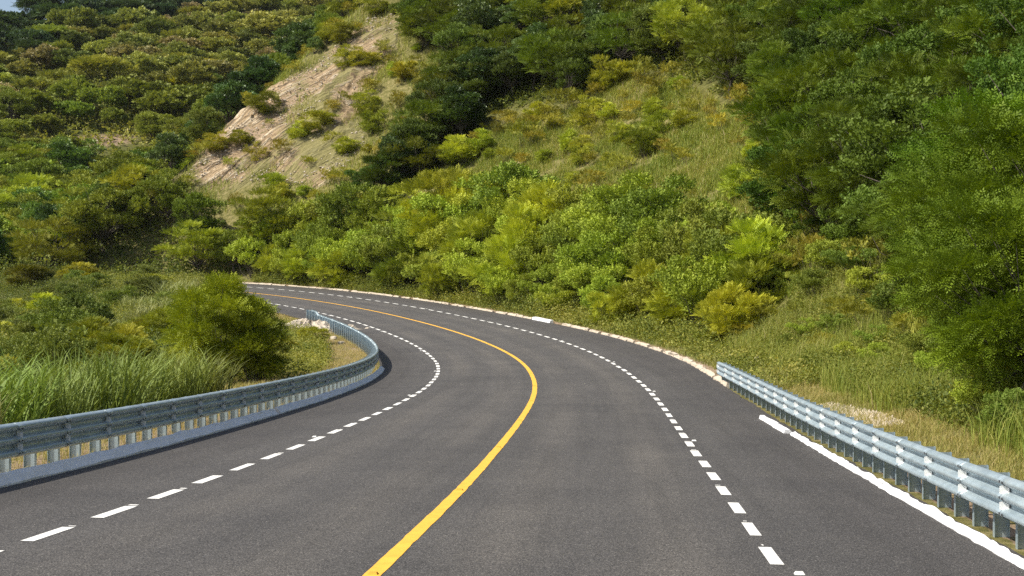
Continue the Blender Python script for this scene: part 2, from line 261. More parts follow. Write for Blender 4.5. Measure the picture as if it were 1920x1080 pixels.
_P = [
(8,6,.5,92.25,2.51,.92,3.9,.243,.293,.03,0,0,1,15),
(5,7,0,96.99,4.32,1.16,5.4,.378,.458,.041,2,1,1,15),
(8,5,-.35,94.38,2.83,1.12,5.5,.317,.402,.033,0,2,1,15),
(8,4,-2,100.98,4.48,1.18,4.4,.395,.48,.048,0,3,1,15),
(8,6,-3.22,102.65,3.02,.94,.9,.252,.318,.038,3,4,1,15),
(5,0,-5.62,104.91,3.26,.94,5.6,.283,.33,.03,2,5,1,15),
(8,2,-6.53,107.58,3.43,1.17,2.6,.264,.327,.035,0,6,1,15),
(8,5,-8.7,111.57,3.3,1.13,.7,.271,.31,.033,0,7,1,15),
(5,5,-9.32,113.73,4.54,1.19,2.5,.165,.22,.022,4,8,1,15),
(8,2,-9.97,115.86,5.03,1.01,3.6,.202,.246,.03,3,9,1,15),
(8,4,-12.74,118.95,4.47,.91,4.3,.304,.383,.037,0,10,1,15),
(5,4,-14.97,119.83,3.36,1.13,4.1,.365,.412,.036,2,11,1,15),
(8,5,-15.22,121.87,4.18,1.19,5.6,.338,.426,.04,0,12,1,15),
(8,5,-17.07,125.11,5,.94,5.2,.203,.266,.031,3,13,1,15),
(8,3,-17.12,122.45,3.49,.95,6.1,.273,.371,.035,0,14,1,15),
(5,1,-19.27,125.58,3.83,1.09,4.8,.335,.41,.034,2,15,1,15),
(8,0,-21.15,128.81,4.88,.91,2.7,.266,.336,.031,0,16,1,15),
(8,4,-21.09,126.82,3.11,.98,4.7,.351,.409,.041,0,17,1,15),
(5,3,-22.95,129.87,3.16,.92,3.1,.348,.397,.035,2,18,1,15),
(8,5,-25.24,131.86,4.27,1.15,4,.344,.433,.042,0,19,1,15),
(8,3,2.64,88.48,3.08,1.2,5.8,.277,.353,.035,0,0,5,15),
(8,6,2.75,84.97,2.03,1.06,5.6,.324,.378,.035,0,1,5,15),
(8,8,5.39,77.82,2.78,.99,2.3,.3,.401,.037,0,2,5,15),
(5,8,5.36,75.58,2,.98,2.3,.377,.428,.035,2,3,5,15),
(8,6,7.75,72.18,3.27,1.16,4.3,.279,.303,.034,0,4,5,15),
(8,2,1.85,95.75,3.71,1.01,0,.253,.302,.03,0,0,6,15),
(5,3,1.74,98.39,4.83,.98,4.7,.372,.437,.036,2,1,6,15),
(8,4,1.11,100.53,4.65,.93,.8,.316,.406,.035,0,2,6,15),
(8,0,-.17,102.43,4.11,1.13,1.5,.218,.264,.025,0,3,6,15),
(8,6,-.36,98.93,3.64,1.13,3.7,.281,.343,.044,3,4,6,15),
(8,3,-1.95,106.96,5.68,.95,5.2,.327,.401,.036,0,5,6,15),
(5,6,-2.16,104.95,5.14,1.17,1.5,.31,.368,.034,2,6,6,15),
(8,8,-3.85,106,3.98,1.24,5.4,.239,.3,.03,0,7,6,15),
(8,5,-4.13,108.37,5.06,1.07,4.2,.352,.394,.039,0,8,6,15),
(5,3,-5.31,112.26,5.69,1.06,1.5,.352,.404,.037,2,9,6,15),
(8,5,-5.8,109.42,3.41,1.2,1,.277,.328,.035,0,10,6,15),
(8,5,-7.17,113.49,4.51,1.16,5.9,.268,.336,.03,0,11,6,15),
(8,6,-7.57,115.56,4.82,1,2.3,.304,.405,.038,0,12,6,15),
(8,4,-10.57,121.11,4.19,.91,2.8,.285,.383,.032,0,13,6,15),
(8,7,-10.79,117.95,4.8,1.24,3.5,.271,.349,.042,3,14,6,15),
(8,8,-12.35,123.47,5.66,1.06,4.6,.222,.27,.026,0,15,6,15),
(8,8,-13.25,120.98,4.12,1.21,1.6,.309,.424,.042,0,16,6,15),
(8,1,-14.26,124.22,4.1,.92,1.7,.263,.323,.031,0,17,6,15),
(8,6,-14.68,126.24,5.9,1.16,3.4,.172,.229,.027,3,18,6,15),
(5,3,-18.53,127.64,4.78,1.02,2,.309,.377,.03,2,19,6,15),
(8,0,-19.27,129.8,5.7,.96,3.9,.298,.348,.039,0,19,6,15),
(5,2,-22.57,132.56,4.4,1.13,1.7,.233,.314,.026,2,19,6,15),
(8,3,-24.2,133.7,4.88,1.22,.9,.28,.346,.035,0,19,6,15),
(8,1,2.61,92.45,4.47,.91,5.9,.215,.263,.025,0,0,7,15),
(8,8,3.8,90.84,3.31,.92,4.5,.204,.277,.026,0,1,7,15),
(8,7,4.83,85.14,3.11,1.1,3.5,.234,.286,.028,0,2,7,15),
(8,8,5.01,87.65,4.26,.93,4.7,.316,.412,.04,0,3,7,15),
(8,1,5.56,83.19,4.69,1.12,3.3,.24,.333,.029,0,4,7,15),
(8,2,6.14,81.25,3.86,1.18,3.8,.319,.407,.042,0,5,7,15),
(5,5,7.58,74.67,3.22,1.1,1.5,.325,.359,.033,2,6,7,15),
(8,5,8.63,79.98,3.83,.96,.3,.284,.373,.035,0,7,7,15),
(8,1,8.62,77.92,3.75,1.05,1,.222,.27,.026,0,8,7,15),
(5,5,8.57,69.05,2.59,1.11,5.4,.353,.392,.035,2,9,7,15),
(8,6,9.45,66.88,2.97,1.08,5,.268,.335,.029,0,10,7,15),
(8,0,10.29,71.8,4.78,.96,.3,.232,.267,.036,3,11,7,15),
(8,5,9.51,63.57,3.72,1.2,5.3,.24,.308,.029,0,12,7,15),
(5,4,10.62,69.75,3.3,.95,1.9,.294,.343,.033,2,13,7,15),
(5,1,9.97,59.97,2.45,1.1,.3,.443,.455,.042,2,14,7,15),
(8,4,11.43,65.98,4.23,1.1,4.4,.188,.239,.033,3,15,7,15),
(5,6,11.26,61.8,2.68,1.17,1.8,.235,.281,.03,4,16,7,15),
(8,8,1.39,104.22,4.99,1.1,1.9,.329,.393,.035,0,0,8,15),
(8,3,.37,106.78,6.16,1.17,.3,.227,.318,.036,3,1,8,15),
(8,7,-1.8,109.26,5.75,1.02,2.3,.381,.43,.043,0,2,8,15),
(8,6,-3.47,111.23,5.94,1.17,6.2,.307,.41,.039,0,3,8,15),
(5,6,-4.96,114.71,5.93,1.04,3.8,.325,.339,.032,2,4,8,15),
(5,8,-7.16,117.63,4.96,1.18,5.8,.389,.438,.037,2,5,8,15),
(5,5,-9.15,119.48,4.03,1.17,3.5,.229,.275,.031,4,6,8,15),
(8,2,-16.33,128.38,5.32,1.18,3.2,.185,.206,.023,0,7,8,15),
(8,6,-19.72,131.95,4.02,1.08,5.7,.324,.402,.037,0,8,8,15),
(8,8,2.89,101.66,3.78,1.22,4.5,.264,.284,.031,0,0,9,15),
(5,1,3.28,99.74,4.92,1.22,6,.428,.471,.041,2,1,9,15),
(8,2,4.08,97.84,4.62,1.1,1.8,.276,.313,.036,0,2,9,15),
(8,0,4.9,95.03,3.79,.91,4.6,.26,.314,.03,0,3,9,15),
(8,3,4.83,92.88,3.94,1.23,2.1,.23,.294,.036,3,4,9,15),
(8,3,6.1,91.31,4.43,1.2,2.6,.307,.387,.037,0,5,9,15),
(8,1,7.59,88.74,5.25,1.12,3.7,.263,.342,.032,0,6,9,15),
(8,1,7.59,85.66,4.06,1.22,.4,.302,.388,.036,0,7,9,15),
(8,6,8.85,82.48,5.32,1.09,4.1,.192,.272,.032,3,8,9,15),
(8,8,10.51,76.29,3.88,1.16,.1,.208,.262,.031,3,9,9,15),
(8,7,11.01,73.67,3.74,.91,3.1,.273,.36,.03,0,10,9,15),
(5,7,12.03,63.7,3.26,1.12,4.7,.367,.471,.039,2,11,9,15),
(6,6,-31.58,135.17,5.72,1.17,2.3,.299,.36,.031,10,0,11,24),
(9,2,-27.4,134,5.05,1.04,1,.17,.217,.024,12,1,11,24),
(6,2,-23.19,132.71,7.3,1.09,1.3,.238,.27,.026,10,2,11,24),
(7,5,-56.71,141.55,6.75,1.22,4.5,.125,.223,.039,13,0,14,24),
(6,4,-48.27,140.11,7.31,1.13,1.4,.218,.233,.025,10,1,14,24),
(7,2,-46.44,144.81,5.72,1.02,2.6,.107,.165,.031,13,2,14,24),
(9,6,-42.74,142.24,7.67,1.2,5.7,.22,.258,.032,12,3,14,24),
(9,5,-37.34,143.48,6.46,1.06,1.6,.204,.253,.03,12,4,14,24),
(9,8,-32.51,139.46,6.07,1.02,6,.141,.2,.02,12,5,14,24),
(9,5,-57.47,147.64,7.84,1.15,4.9,.28,.371,.039,12,0,15,24),
(9,0,-51.14,145.78,5.9,1.01,1.8,.183,.245,.028,12,1,15,24),
(9,3,-47.71,149.82,6.12,1.15,1.2,.165,.224,.028,12,2,15,24),
(9,4,-42.54,151.71,7.53,1.21,5.4,.166,.202,.025,12,3,15,24),
(6,4,-40.79,146.17,6.11,1.08,3.5,.312,.331,.032,10,4,15,24),
(6,3,-65.3,161.88,5.97,.98,.9,.292,.353,.027,10,0,16,24),
(9,4,-61.44,152.54,7.02,1.18,2.4,.344,.362,.041,17,1,16,24),
(6,1,-62.44,158.33,6.72,1.14,6.1,.217,.256,.025,10,2,16,24),
(9,0,-58.28,155.48,5.86,.98,4.1,.176,.297,.029,12,3,16,24),
(7,0,-53.39,154.36,7.73,.96,2.6,.137,.223,.036,13,4,16,24),
(9,5,-55.09,160.91,7.56,1.18,3.8,.212,.253,.032,12,5,16,24),
(7,1,-48.15,155.53,5.84,.98,.4,.179,.251,.042,13,6,16,24),
(9,6,-49.68,161.95,7.03,.96,1.2,.135,.184,.02,12,7,16,24),
(7,0,-45.03,158.76,6.25,1.14,.6,.111,.163,.027,13,8,16,24),
(6,3,-69.2,171.8,6.15,.97,.3,.278,.355,.033,10,0,18,24),
(6,3,-66.05,166.6,8.28,1.08,2.3,.314,.402,.035,10,1,18,24),
(7,6,-62.8,170.2,6.39,1.2,3.9,.162,.226,.043,13,2,18,24),
(6,0,-60.56,164.8,5.86,.99,2.4,.329,.351,.035,10,3,18,24),
(6,0,-58.6,171.7,6.01,1.22,.1,.24,.274,.027,10,4,18,24),
(9,2,-55.68,165.26,6.05,1.25,5.1,.208,.276,.03,12,5,18,24),
(9,0,-52.5,169.09,7.24,1.16,2.9,.368,.39,.046,17,6,18,24),
(6,8,-46.86,166.21,8.02,1.17,6.2,.279,.315,.03,10,7,18,24),
(9,6,-73.1,180.9,8.61,1.12,5.2,.173,.253,.028,12,0,19,24),
(9,0,-69.5,178.4,6.2,1.15,5.9,.236,.331,.036,12,1,19,24),
(9,8,-64.8,178.9,7.45,.97,5.6,.387,.454,.052,17,2,19,24),
(7,0,-62.5,175,7.54,1.05,4.3,.149,.245,.039,13,3,19,24),
(9,1,-59.5,180.1,7.44,1.2,.4,.21,.315,.029,12,4,19,24),
(6,8,-55.9,176.1,7.65,.97,2.5,.228,.272,.028,10,5,19,24),
(7,3,-50.8,177.9,7.55,1.11,1.8,.127,.197,.031,13,6,19,24),
(9,2,-49,172.1,5.79,1.14,2.4,.247,.337,.034,12,7,19,24),
(9,3,-76.9,191.8,7.93,.97,3.8,.306,.354,.038,17,0,20,24),
(6,3,-71.5,185.7,7.61,1.08,4,.229,.261,.024,10,1,20,24),
(6,0,-67.7,182.7,6.16,1.09,3.1,.362,.453,.046,10,2,20,24),
(9,7,-69.4,191.2,6.65,1.23,1.4,.182,.273,.03,12,3,20,24),
(6,0,-66.4,188.1,8.3,1.22,3.7,.338,.418,.041,10,4,20,24),
(6,5,-65.2,192.6,6.11,1.05,2,.329,.374,.032,10,5,20,24),
(6,1,-61.9,187,5.85,1.1,1.6,.224,.299,.028,10,6,20,24),
(9,2,-59.5,191.5,6.93,1.16,5.2,.355,.371,.038,17,7,20,24),
(6,0,-57.6,185.6,8.55,1.17,1.6,.125,.16,.014,10,8,20,24),
(6,4,-55,190.6,7.54,1.04,2.1,.375,.436,.041,10,9,20,24),
(7,2,-53.2,184.3,7.99,1.13,2.5,.121,.167,.027,13,10,20,24),
(6,1,-80.4,199.7,6.57,1.2,4.5,.189,.236,.021,10,0,21,24),
(6,4,-83.3,212.2,6.71,1.23,2.3,.169,.189,.019,10,1,21,24),
(9,5,-80.8,206.2,7.08,1.17,3.5,.273,.363,.042,12,2,21,24),
(9,5,-75.7,196.4,7.47,1.03,3.4,.169,.245,.029,12,3,21,24),
(9,4,-76.4,202.7,7.97,1.11,2.2,.196,.25,.032,12,4,21,24),
(9,8,-79,211.9,7.65,1.18,4.2,.132,.184,.024,12,5,21,24),
(6,6,-73.9,207.1,7.82,1.22,1.5,.206,.265,.023,10,6,21,24),
(9,0,-70.3,198,8.71,1.13,2.7,.16,.223,.026,12,7,21,24),
(9,6,-71.6,202.6,6.27,1.24,1.5,.311,.434,.044,17,8,21,24),
(7,6,-74.8,213.4,6.52,1.19,2.9,.158,.241,.039,13,9,21,24),
(7,5,-67.9,206.7,8.06,1.22,3.4,.12,.205,.032,13,10,21,24),
(7,6,-69.2,211.7,8.34,1.1,1.9,.164,.236,.039,13,11,21,24),
(7,5,-65.7,202.7,6.01,1.24,.5,.14,.224,.039,13,12,21,24),
(9,2,-63.6,198.5,7.52,1.21,2.3,.234,.274,.027,17,13,21,24),
(6,1,-63.4,206.7,6.53,.99,2.6,.282,.297,.032,10,14,21,24),
(6,6,-57.7,197.6,6.64,1.23,2.1,.298,.346,.029,10,15,21,24),
(6,7,-57.9,202,7.39,1,.1,.175,.19,.017,10,16,21,24),
(9,1,-43.76,145.64,6.29,.81,2.4,.109,.164,.023,22,0,23,22),
(9,1,-42.71,148.81,6.59,.86,1.3,.128,.183,.027,22,1,23,22),
(6,5,-41.18,150.23,5.47,.94,4.9,.249,.335,.041,24,2,23,22),
(7,4,-39.5,153.31,6,.86,3,.112,.162,.041,13,3,23,22),
(9,4,-36.4,158.77,5.8,.91,2.4,.162,.201,.035,22,4,23,22),
(6,1,-24.4,179.5,5.02,.89,2.2,.185,.247,.026,24,5,23,22),
(6,1,-22.5,182.2,6.82,.83,4.2,.23,.268,.034,24,6,23,22),
(6,7,-48.29,148.18,7.34,.9,2.6,.317,.406,.045,24,0,25,22),
(9,2,-45.9,151.07,7.46,1.01,4.2,.141,.22,.026,22,1,25,22),
(6,4,-43.95,153.62,7.27,.92,1.3,.218,.283,.035,24,2,25,22),
(7,0,-42.35,156.17,6.85,1.03,2.9,.105,.173,.034,13,3,25,22),
(9,8,-41.1,157.79,6.38,.84,2.7,.201,.326,.035,22,4,25,22),
(7,4,-37.91,162.96,5.53,.85,.8,.098,.162,.037,13,5,25,22),
(7,1,-34.99,167,6.64,1.04,1.1,.082,.149,.033,13,6,25,22),
(7,7,-34.23,169.72,7.25,.8,3.6,.06,.11,.022,13,7,25,22),
(7,4,-32.5,171.6,7.22,.92,2.6,.055,.108,.023,13,8,25,22),
(6,5,-31.3,174.9,7.18,.89,1.3,.173,.233,.026,24,9,25,22),
(7,5,-29.1,178.3,5.2,.8,5.5,.095,.158,.034,13,10,25,22),
(7,1,-28.5,181.4,7.19,1.04,.2,.098,.154,.036,13,11,25,22),
(6,0,-26.4,184.6,5,1.02,4.7,.198,.292,.036,24,12,25,22),
(9,2,-24.1,187.6,6.73,.91,2,.134,.19,.025,22,13,25,22),
(7,8,-21.4,190.2,5.63,1.03,1.3,.122,.207,.043,13,14,25,22),
(6,7,-19.8,193.8,6.47,.95,3.2,.178,.209,.025,24,15,25,22),
(7,5,-51.17,150.24,7.38,.95,3.6,.092,.153,.035,13,0,26,22),
(9,5,-49.31,152.37,5.42,.8,1.1,.123,.206,.026,22,1,26,22),
(9,3,-47.87,156.11,5.92,.98,3,.205,.33,.048,22,2,26,22),
(7,1,-46.26,158.49,6.86,.96,1.7,.108,.172,.04,13,3,26,22),
(7,0,-45.23,162.25,6.46,.99,4,.081,.121,.029,13,4,26,22),
(6,0,-43.57,164.6,5.29,.8,3.7,.259,.304,.041,24,5,26,22),
(6,8,-40.6,168.5,5.38,1.04,4.2,.282,.362,.039,24,6,26,22),
(9,5,-37.4,171.5,6.22,.85,1.9,.138,.2,.03,22,7,26,22),
(9,5,-37.6,173.6,6.85,.92,2.6,.207,.302,.04,22,8,26,22),
(9,7,-35.1,177.8,6.38,.96,3.4,.177,.283,.034,22,9,26,22),
(9,3,-33,180.4,5.49,1,3.3,.169,.246,.034,22,10,26,22),
(9,0,-31.6,182.8,7.46,.99,3.1,.155,.22,.028,22,11,26,22),
(7,5,-29.3,187.9,6.82,1.05,6.1,.058,.091,.022,13,12,26,22),
(7,8,-27.4,188.9,6.67,1.04,1.5,.14,.205,.041,13,13,26,22),
(7,2,-25.8,192.6,6.97,.92,.9,.121,.21,.042,13,14,26,22),
(9,5,-23,195.8,7.14,.88,2.6,.172,.28,.036,22,15,26,22),
(7,6,-21,199.4,6.68,.88,5,.085,.133,.032,13,16,26,22),
(7,6,-13.4,170.8,4.97,1.2,1.3,.097,.154,.031,27,0,28,27),
(7,2,-11.68,167.56,5.9,1.21,2.5,.093,.171,.033,27,1,28,27),
(6,2,-6.2,163.84,4.06,1.03,3.9,.188,.236,.021,24,2,28,27),
(6,0,-2.44,159.87,4.83,1.01,4.7,.16,.213,.021,24,3,28,27),
(9,2,.35,155.7,5.19,1.07,3.1,.142,.21,.03,22,4,28,27),
(6,1,5.12,151.45,4.48,1.14,5.6,.163,.226,.024,24,5,28,27),
(9,0,8.61,147.53,5.15,1.15,6.1,.073,.114,.016,22,6,28,27),
(6,2,9.32,143.79,5.73,1.18,1.9,.113,.156,.014,24,7,28,27),
(6,0,13.16,140.65,5.86,.97,6,.33,.338,.044,29,8,28,27),
(6,6,16.37,138.15,4.63,1.18,3.9,.254,.259,.036,29,9,28,27),
(7,4,18.81,131.47,4.1,1.11,.1,.104,.163,.035,27,10,28,27),
(6,8,20.81,127.7,6.04,1.01,5.4,.135,.187,.017,24,11,28,27),
(9,8,24.67,119.14,4.42,1.12,4.1,.073,.106,.017,22,12,28,27),
(6,3,24.02,114.92,5.86,1.12,.8,.171,.217,.019,24,13,28,27),
(9,3,-11.16,162.63,5.57,1.16,4.7,.107,.169,.025,22,0,30,27),
(6,4,-9.98,158.21,5.54,1.08,4.5,.123,.18,.017,24,1,30,27),
(6,7,-7.25,155.36,5.64,1.15,4.8,.081,.105,.01,24,2,30,27),
(6,3,-5.95,152.18,5.53,1.23,3.8,.116,.17,.014,24,3,30,27),
(6,7,-6.01,158.94,5.55,1.15,.8,.164,.201,.017,24,4,30,27),
(6,6,-3.55,156.74,5.63,1.14,5.6,.145,.175,.019,24,5,30,27),
(6,2,-2.65,153.27,4.06,1.18,6.1,.142,.191,.02,24,6,30,27),
(7,5,.84,147.96,4.46,1.13,4.5,.125,.194,.046,27,7,30,27),
(6,6,1.63,151.57,4.53,1.11,.4,.306,.369,.038,29,8,30,27),
(6,3,3.95,143.84,6.02,1.2,4.9,.141,.195,.018,24,9,30,27),
(9,2,4.08,147.06,6.11,1.19,3.8,.137,.197,.032,22,10,30,27),
(6,1,6.42,141.67,5.64,1.21,1.1,.297,.322,.035,29,11,30,27),
(7,2,8.67,133.76,4.38,.96,2.1,.109,.168,.037,27,12,30,27),
(7,6,9.05,138.92,4.46,.99,.4,.097,.147,.037,27,13,30,27),
(6,6,11.58,135.83,4.73,1.15,4.2,.096,.125,.01,24,14,30,27),
(6,8,11.97,131.59,4.54,1.04,2.2,.145,.183,.017,24,15,30,27),
(9,5,14.26,127.59,5.21,.96,6.1,.106,.161,.022,22,16,30,27),
(7,7,14.89,133.14,4.34,1.06,1.5,.091,.15,.034,27,17,30,27),
(7,1,17.22,126.16,5.83,1.12,2.3,.106,.164,.04,27,18,30,27),
(7,1,19.79,124.16,5.62,1.09,4.7,.102,.163,.041,27,19,30,27),
(6,0,20.25,120.34,4.55,.97,1.2,.307,.339,.036,29,19,30,27),
(6,7,20.2,116.54,5.62,1.18,1.6,.124,.162,.017,24,19,30,27),
(9,5,20.63,111.43,5.12,1.09,3.8,.131,.2,.029,22,19,30,27),
(6,4,22.68,108.87,4.84,1.22,2.2,.161,.224,.024,24,19,30,27),
(6,2,-4.86,143.37,4.91,1.17,2.3,.11,.149,.013,24,0,31,27),
(6,2,-4.06,148.64,4.36,1.04,2.6,.146,.197,.02,24,1,31,27),
(6,6,-.55,137.76,4.39,1.07,5.3,.123,.19,.018,24,2,31,27),
(6,8,-.33,142.54,4.72,1.02,1.1,.165,.22,.02,24,3,31,27),
(7,8,2.17,135.58,5.84,1.03,.3,.142,.203,.052,27,4,31,27),
(6,4,3.05,140.06,4.39,.97,.3,.136,.187,.016,24,5,31,27),
(6,6,4.42,132.03,6.26,1.21,6.1,.144,.214,.02,24,6,31,27),
(6,6,5.81,135.8,5.41,1.05,.1,.14,.175,.017,24,7,31,27),
(9,6,5.85,128.08,5.07,.97,.1,.109,.157,.023,22,8,31,27),
(9,6,8.77,130.41,4.5,1.01,6.1,.102,.161,.022,22,9,31,27),
(6,4,10.79,127.53,6.18,1.05,1.1,.125,.196,.016,24,10,31,27),
(9,8,13.68,124.22,6.18,1.17,3.8,.128,.169,.026,22,11,31,27),
(6,3,15.69,121.43,5.92,1.2,5.1,.31,.376,.042,29,12,31,27),
(6,5,17.03,116.06,4.75,1.21,2.8,.141,.168,.016,24,13,31,27),
(6,7,17.51,112.34,5.88,1.16,1.8,.15,.198,.019,24,14,31,27),
(6,7,17.37,107.31,6.03,1.01,2.6,.122,.157,.015,24,15,31,27),
(9,8,19.58,101.31,5.15,1.15,1.2,.104,.147,.023,22,16,31,27),
(6,4,21.36,104.7,5.44,1.22,6,.118,.168,.016,24,17,31,27),
(6,7,-7.22,140.9,5.45,1.15,2.4,.107,.129,.013,24,0,32,27),
(9,3,-5.99,135.21,4.79,1.14,3.2,.103,.164,.025,22,1,32,27),
(9,4,-4.01,138.65,6.05,1.19,3,.103,.144,.022,22,2,32,27),
(6,2,19.36,96,5.52,.95,.5,.147,.218,.017,24,3,32,27),
(9,0,-12.49,132.22,4.7,.98,.5,.101,.179,.026,22,0,33,27),
(6,3,-9.74,134.82,4.33,1.14,2.7,.135,.189,.018,24,1,33,27),
(6,1,-8.83,131.34,4.73,1.13,3.3,.153,.173,.018,24,2,33,27),
(9,2,-3.66,154.11,6.2,1.1,3.2,.095,.13,.021,34,0,35,25),
(7,3,-3.98,150.16,6.5,1.1,3,.097,.14,.034,36,1,35,25),
(6,4,-1.41,142.6,6,1.1,.3,.137,.182,.017,37,2,35,25),
(9,4,-5.06,145.37,6.8,1.1,5.3,.127,.19,.03,34,3,35,25),
(7,7,2.69,135.81,6.4,1.1,2.5,.096,.158,.034,36,4,35,25),
(6,7,5.16,130.36,6,1.1,3,.089,.13,.014,37,5,35,25),
(9,3,-.27,136.63,5.6,1.1,3.1,.085,.12,.021,34,6,35,25),
(7,4,-2.63,138.59,5.8,1.1,6.2,.064,.109,.026,36,7,35,25),
(6,0,-6.04,141.37,6.6,1.1,.9,.119,.162,.016,37,8,35,25),
(9,1,-6.98,137.77,6.2,1.1,1.2,.096,.135,.023,34,9,35,25),
(7,2,-4.99,134.14,5.2,1.1,3.1,.064,.109,.021,36,10,35,25),
(6,1,-8.44,135.83,6,1.1,4.7,.129,.184,.018,37,11,35,25),
(9,8,-9.42,133.58,5.6,1.1,5.6,.093,.135,.023,34,12,35,25),
(7,0,-10.93,132.62,5.2,1.1,1.8,.077,.117,.029,36,13,35,25),
(6,4,-12.57,132.2,4.8,1.1,5.6,.072,.108,.012,37,14,35,25),
(9,4,-14.57,132.79,4.2,1.1,1.7,.088,.156,.024,34,15,35,25),
(6,4,-53,418.8,4,1.1,5.1,.161,.202,.021,38,0,39,21),
(9,4,-50.6,438.7,4.5,1.1,3.8,.135,.203,.03,40,1,39,21),
(6,6,-18,175.3,4.6,1.1,1.2,.129,.165,.016,38,2,39,21),
(9,8,-15.6,173.5,5,1.1,1.8,.182,.24,.036,40,3,39,21),
(6,3,-13.33,168.61,5,1.1,4.8,.285,.326,.032,38,4,39,21),
(9,0,-11.96,163.43,5.2,1.1,1.4,.151,.203,.028,40,5,39,21),
(6,8,-10.61,157.79,4.6,1.1,4.7,.169,.211,.023,38,6,39,21),
(4,0,14.69,44.68,4.92,1.17,4.3,.101,.152,.01,41,0,42,28),
(4,5,14.04,40.97,4.7,1.21,5.2,.119,.182,.01,41,1,42,28),
(4,8,13.07,34.06,6.45,1.1,3.8,.102,.155,.009,41,2,42,28),
(4,0,14.74,37.63,5.17,1.05,2,.07,.115,.006,41,3,42,28),
(9,2,16.25,53.6,6.46,1.13,3.5,.1,.152,.017,43,0,44,28),
(9,6,16.37,49.89,4.89,1.14,.3,.08,.14,.015,43,1,44,28),
(4,1,17.59,46.56,4.79,1.07,3.9,.132,.201,.012,41,2,44,28),
(9,1,19.82,49.74,5.71,.96,.3,.094,.177,.02,43,3,44,28),
(6,1,14.72,63.09,6.57,1.07,.9,.106,.147,.009,41,0,45,28),
(4,3,15.88,59.32,6.3,1.06,6.1,.097,.143,.01,41,1,45,28),
(6,0,18.08,62.6,5.55,1.13,5.2,.09,.14,.009,41,2,45,28),
(6,0,21.44,63.36,4.77,.98,2.5,.107,.167,.011,41,3,45,28),
(4,8,20.35,58.15,5.03,1.1,5.8,.079,.114,.006,41,4,45,28),
(6,3,24.79,63.91,5.98,1.03,4.2,.117,.178,.011,41,5,45,28),
(4,1,21.71,55.08,5.22,.98,4,.083,.138,.009,41,6,45,28),
(9,5,24.55,60.55,5.88,1.1,.3,.078,.141,.015,43,7,45,28),
(6,1,16.09,78.61,5.59,.96,1.8,.089,.134,.008,41,0,46,28),
(9,4,14.89,70.56,5.39,1.15,1.5,.071,.136,.014,43,1,46,28),
(6,2,16.89,75.11,5.19,.97,5.9,.108,.179,.011,41,2,46,28),
(6,2,17.19,66.03,5.7,1.11,1.8,.06,.09,.006,41,3,46,28),
(9,7,18.74,70.17,6.27,1.02,5.1,.091,.144,.014,43,4,46,28),
(6,4,22.55,79.17,4.69,1.21,3.9,.118,.173,.011,41,5,46,28),
(9,5,22.43,74.29,5.92,1.22,5.5,.091,.154,.018,43,6,46,28),
(6,6,21.49,67.26,6.45,1.19,3.5,.09,.132,.008,41,7,46,28),
(6,6,26.15,78.99,5.58,.95,4.9,.081,.118,.007,41,8,46,28),
(6,0,28.05,76.21,4.67,1.16,1.2,.106,.159,.011,41,9,46,28),
(6,5,25.43,67.46,4.91,1.08,.8,.1,.166,.009,41,10,46,28),
(6,3,27.01,71.16,5.22,1.1,.8,.077,.13,.008,41,11,46,28),
(6,3,31,78.23,6.41,.96,.3,.132,.206,.012,41,12,46,28),
(6,5,17.08,84.16,6.13,1.13,1,.109,.169,.009,41,0,47,28),
(6,8,18.51,87.32,4.89,.97,3.2,.102,.156,.009,41,1,47,28),
(6,1,22.8,105.85,4.87,1.11,3,.072,.121,.008,41,2,47,28),
(6,7,21.57,99.78,4.87,1.02,3,.089,.133,.008,41,3,47,28),
(6,4,24.95,115.45,5.25,.97,3,.081,.139,.009,41,4,47,28),
(6,0,24.33,111.81,5.45,.98,6.1,.082,.127,.007,41,5,47,28),
(6,5,20.04,91.22,5.06,1.15,5.6,.071,.119,.007,41,6,47,28),
(9,0,21.38,95.25,5.79,.99,1.5,.059,.101,.012,43,7,47,28),
(6,2,23.6,102.49,6.12,1.06,5,.065,.096,.006,41,8,47,28),
(6,8,25.49,108.44,5.78,1.23,2.2,.087,.129,.008,41,9,47,28),
(6,5,19.15,80.69,6.57,1.24,5.9,.114,.163,.01,41,10,47,28),
(9,2,21.14,85.09,6.1,1.07,1.2,.069,.114,.011,43,11,47,28),
(6,6,25.23,99.13,6.16,1.11,5.4,.101,.182,.011,41,12,47,28),
(6,6,23.22,89.7,4.71,1.21,2.3,.116,.153,.011,41,13,47,28),
(6,3,28.51,106.48,6.06,1.08,3.3,.066,.094,.006,41,14,47,28),
(6,7,28.16,102.53,5.74,1.12,.2,.089,.119,.008,41,15,47,28),
(6,7,24.4,86.08,6.28,1.01,3.8,.112,.173,.011,41,16,47,28),
(6,7,26.44,91.44,4.71,1.16,3.7,.102,.156,.009,41,17,47,28),
(6,1,28.24,96.36,6.4,.97,4.5,.122,.176,.009,41,18,47,28),
(6,0,24.96,82.82,5.92,1.11,3.3,.091,.147,.009,41,19,47,28),
(9,6,27.62,87.91,5.48,1.17,.2,.083,.116,.015,43,19,47,28),
(6,8,31.05,93.53,4.64,1.13,2.2,.113,.159,.01,41,19,47,28),
(6,7,28.37,81.65,4.61,1.12,3.3,.076,.114,.007,41,19,47,28),
(6,1,29.69,84.83,5.92,1.22,1.7,.075,.117,.007,41,19,47,28),
(9,7,31.9,82.11,5.12,1.23,2.4,.107,.173,.02,43,19,47,28),
(5,3,13.12,33.22,3.41,1.17,4.4,.117,.179,.011,48,0,49,14),
(5,3,14.86,37.36,2.71,1.25,1.4,.099,.142,.008,48,1,49,14),
(5,3,12.02,29.78,2.82,1.18,.5,.125,.191,.012,48,2,49,14),
(5,2,14.87,41.34,2.08,1.01,.5,.088,.131,.009,48,0,50,14),
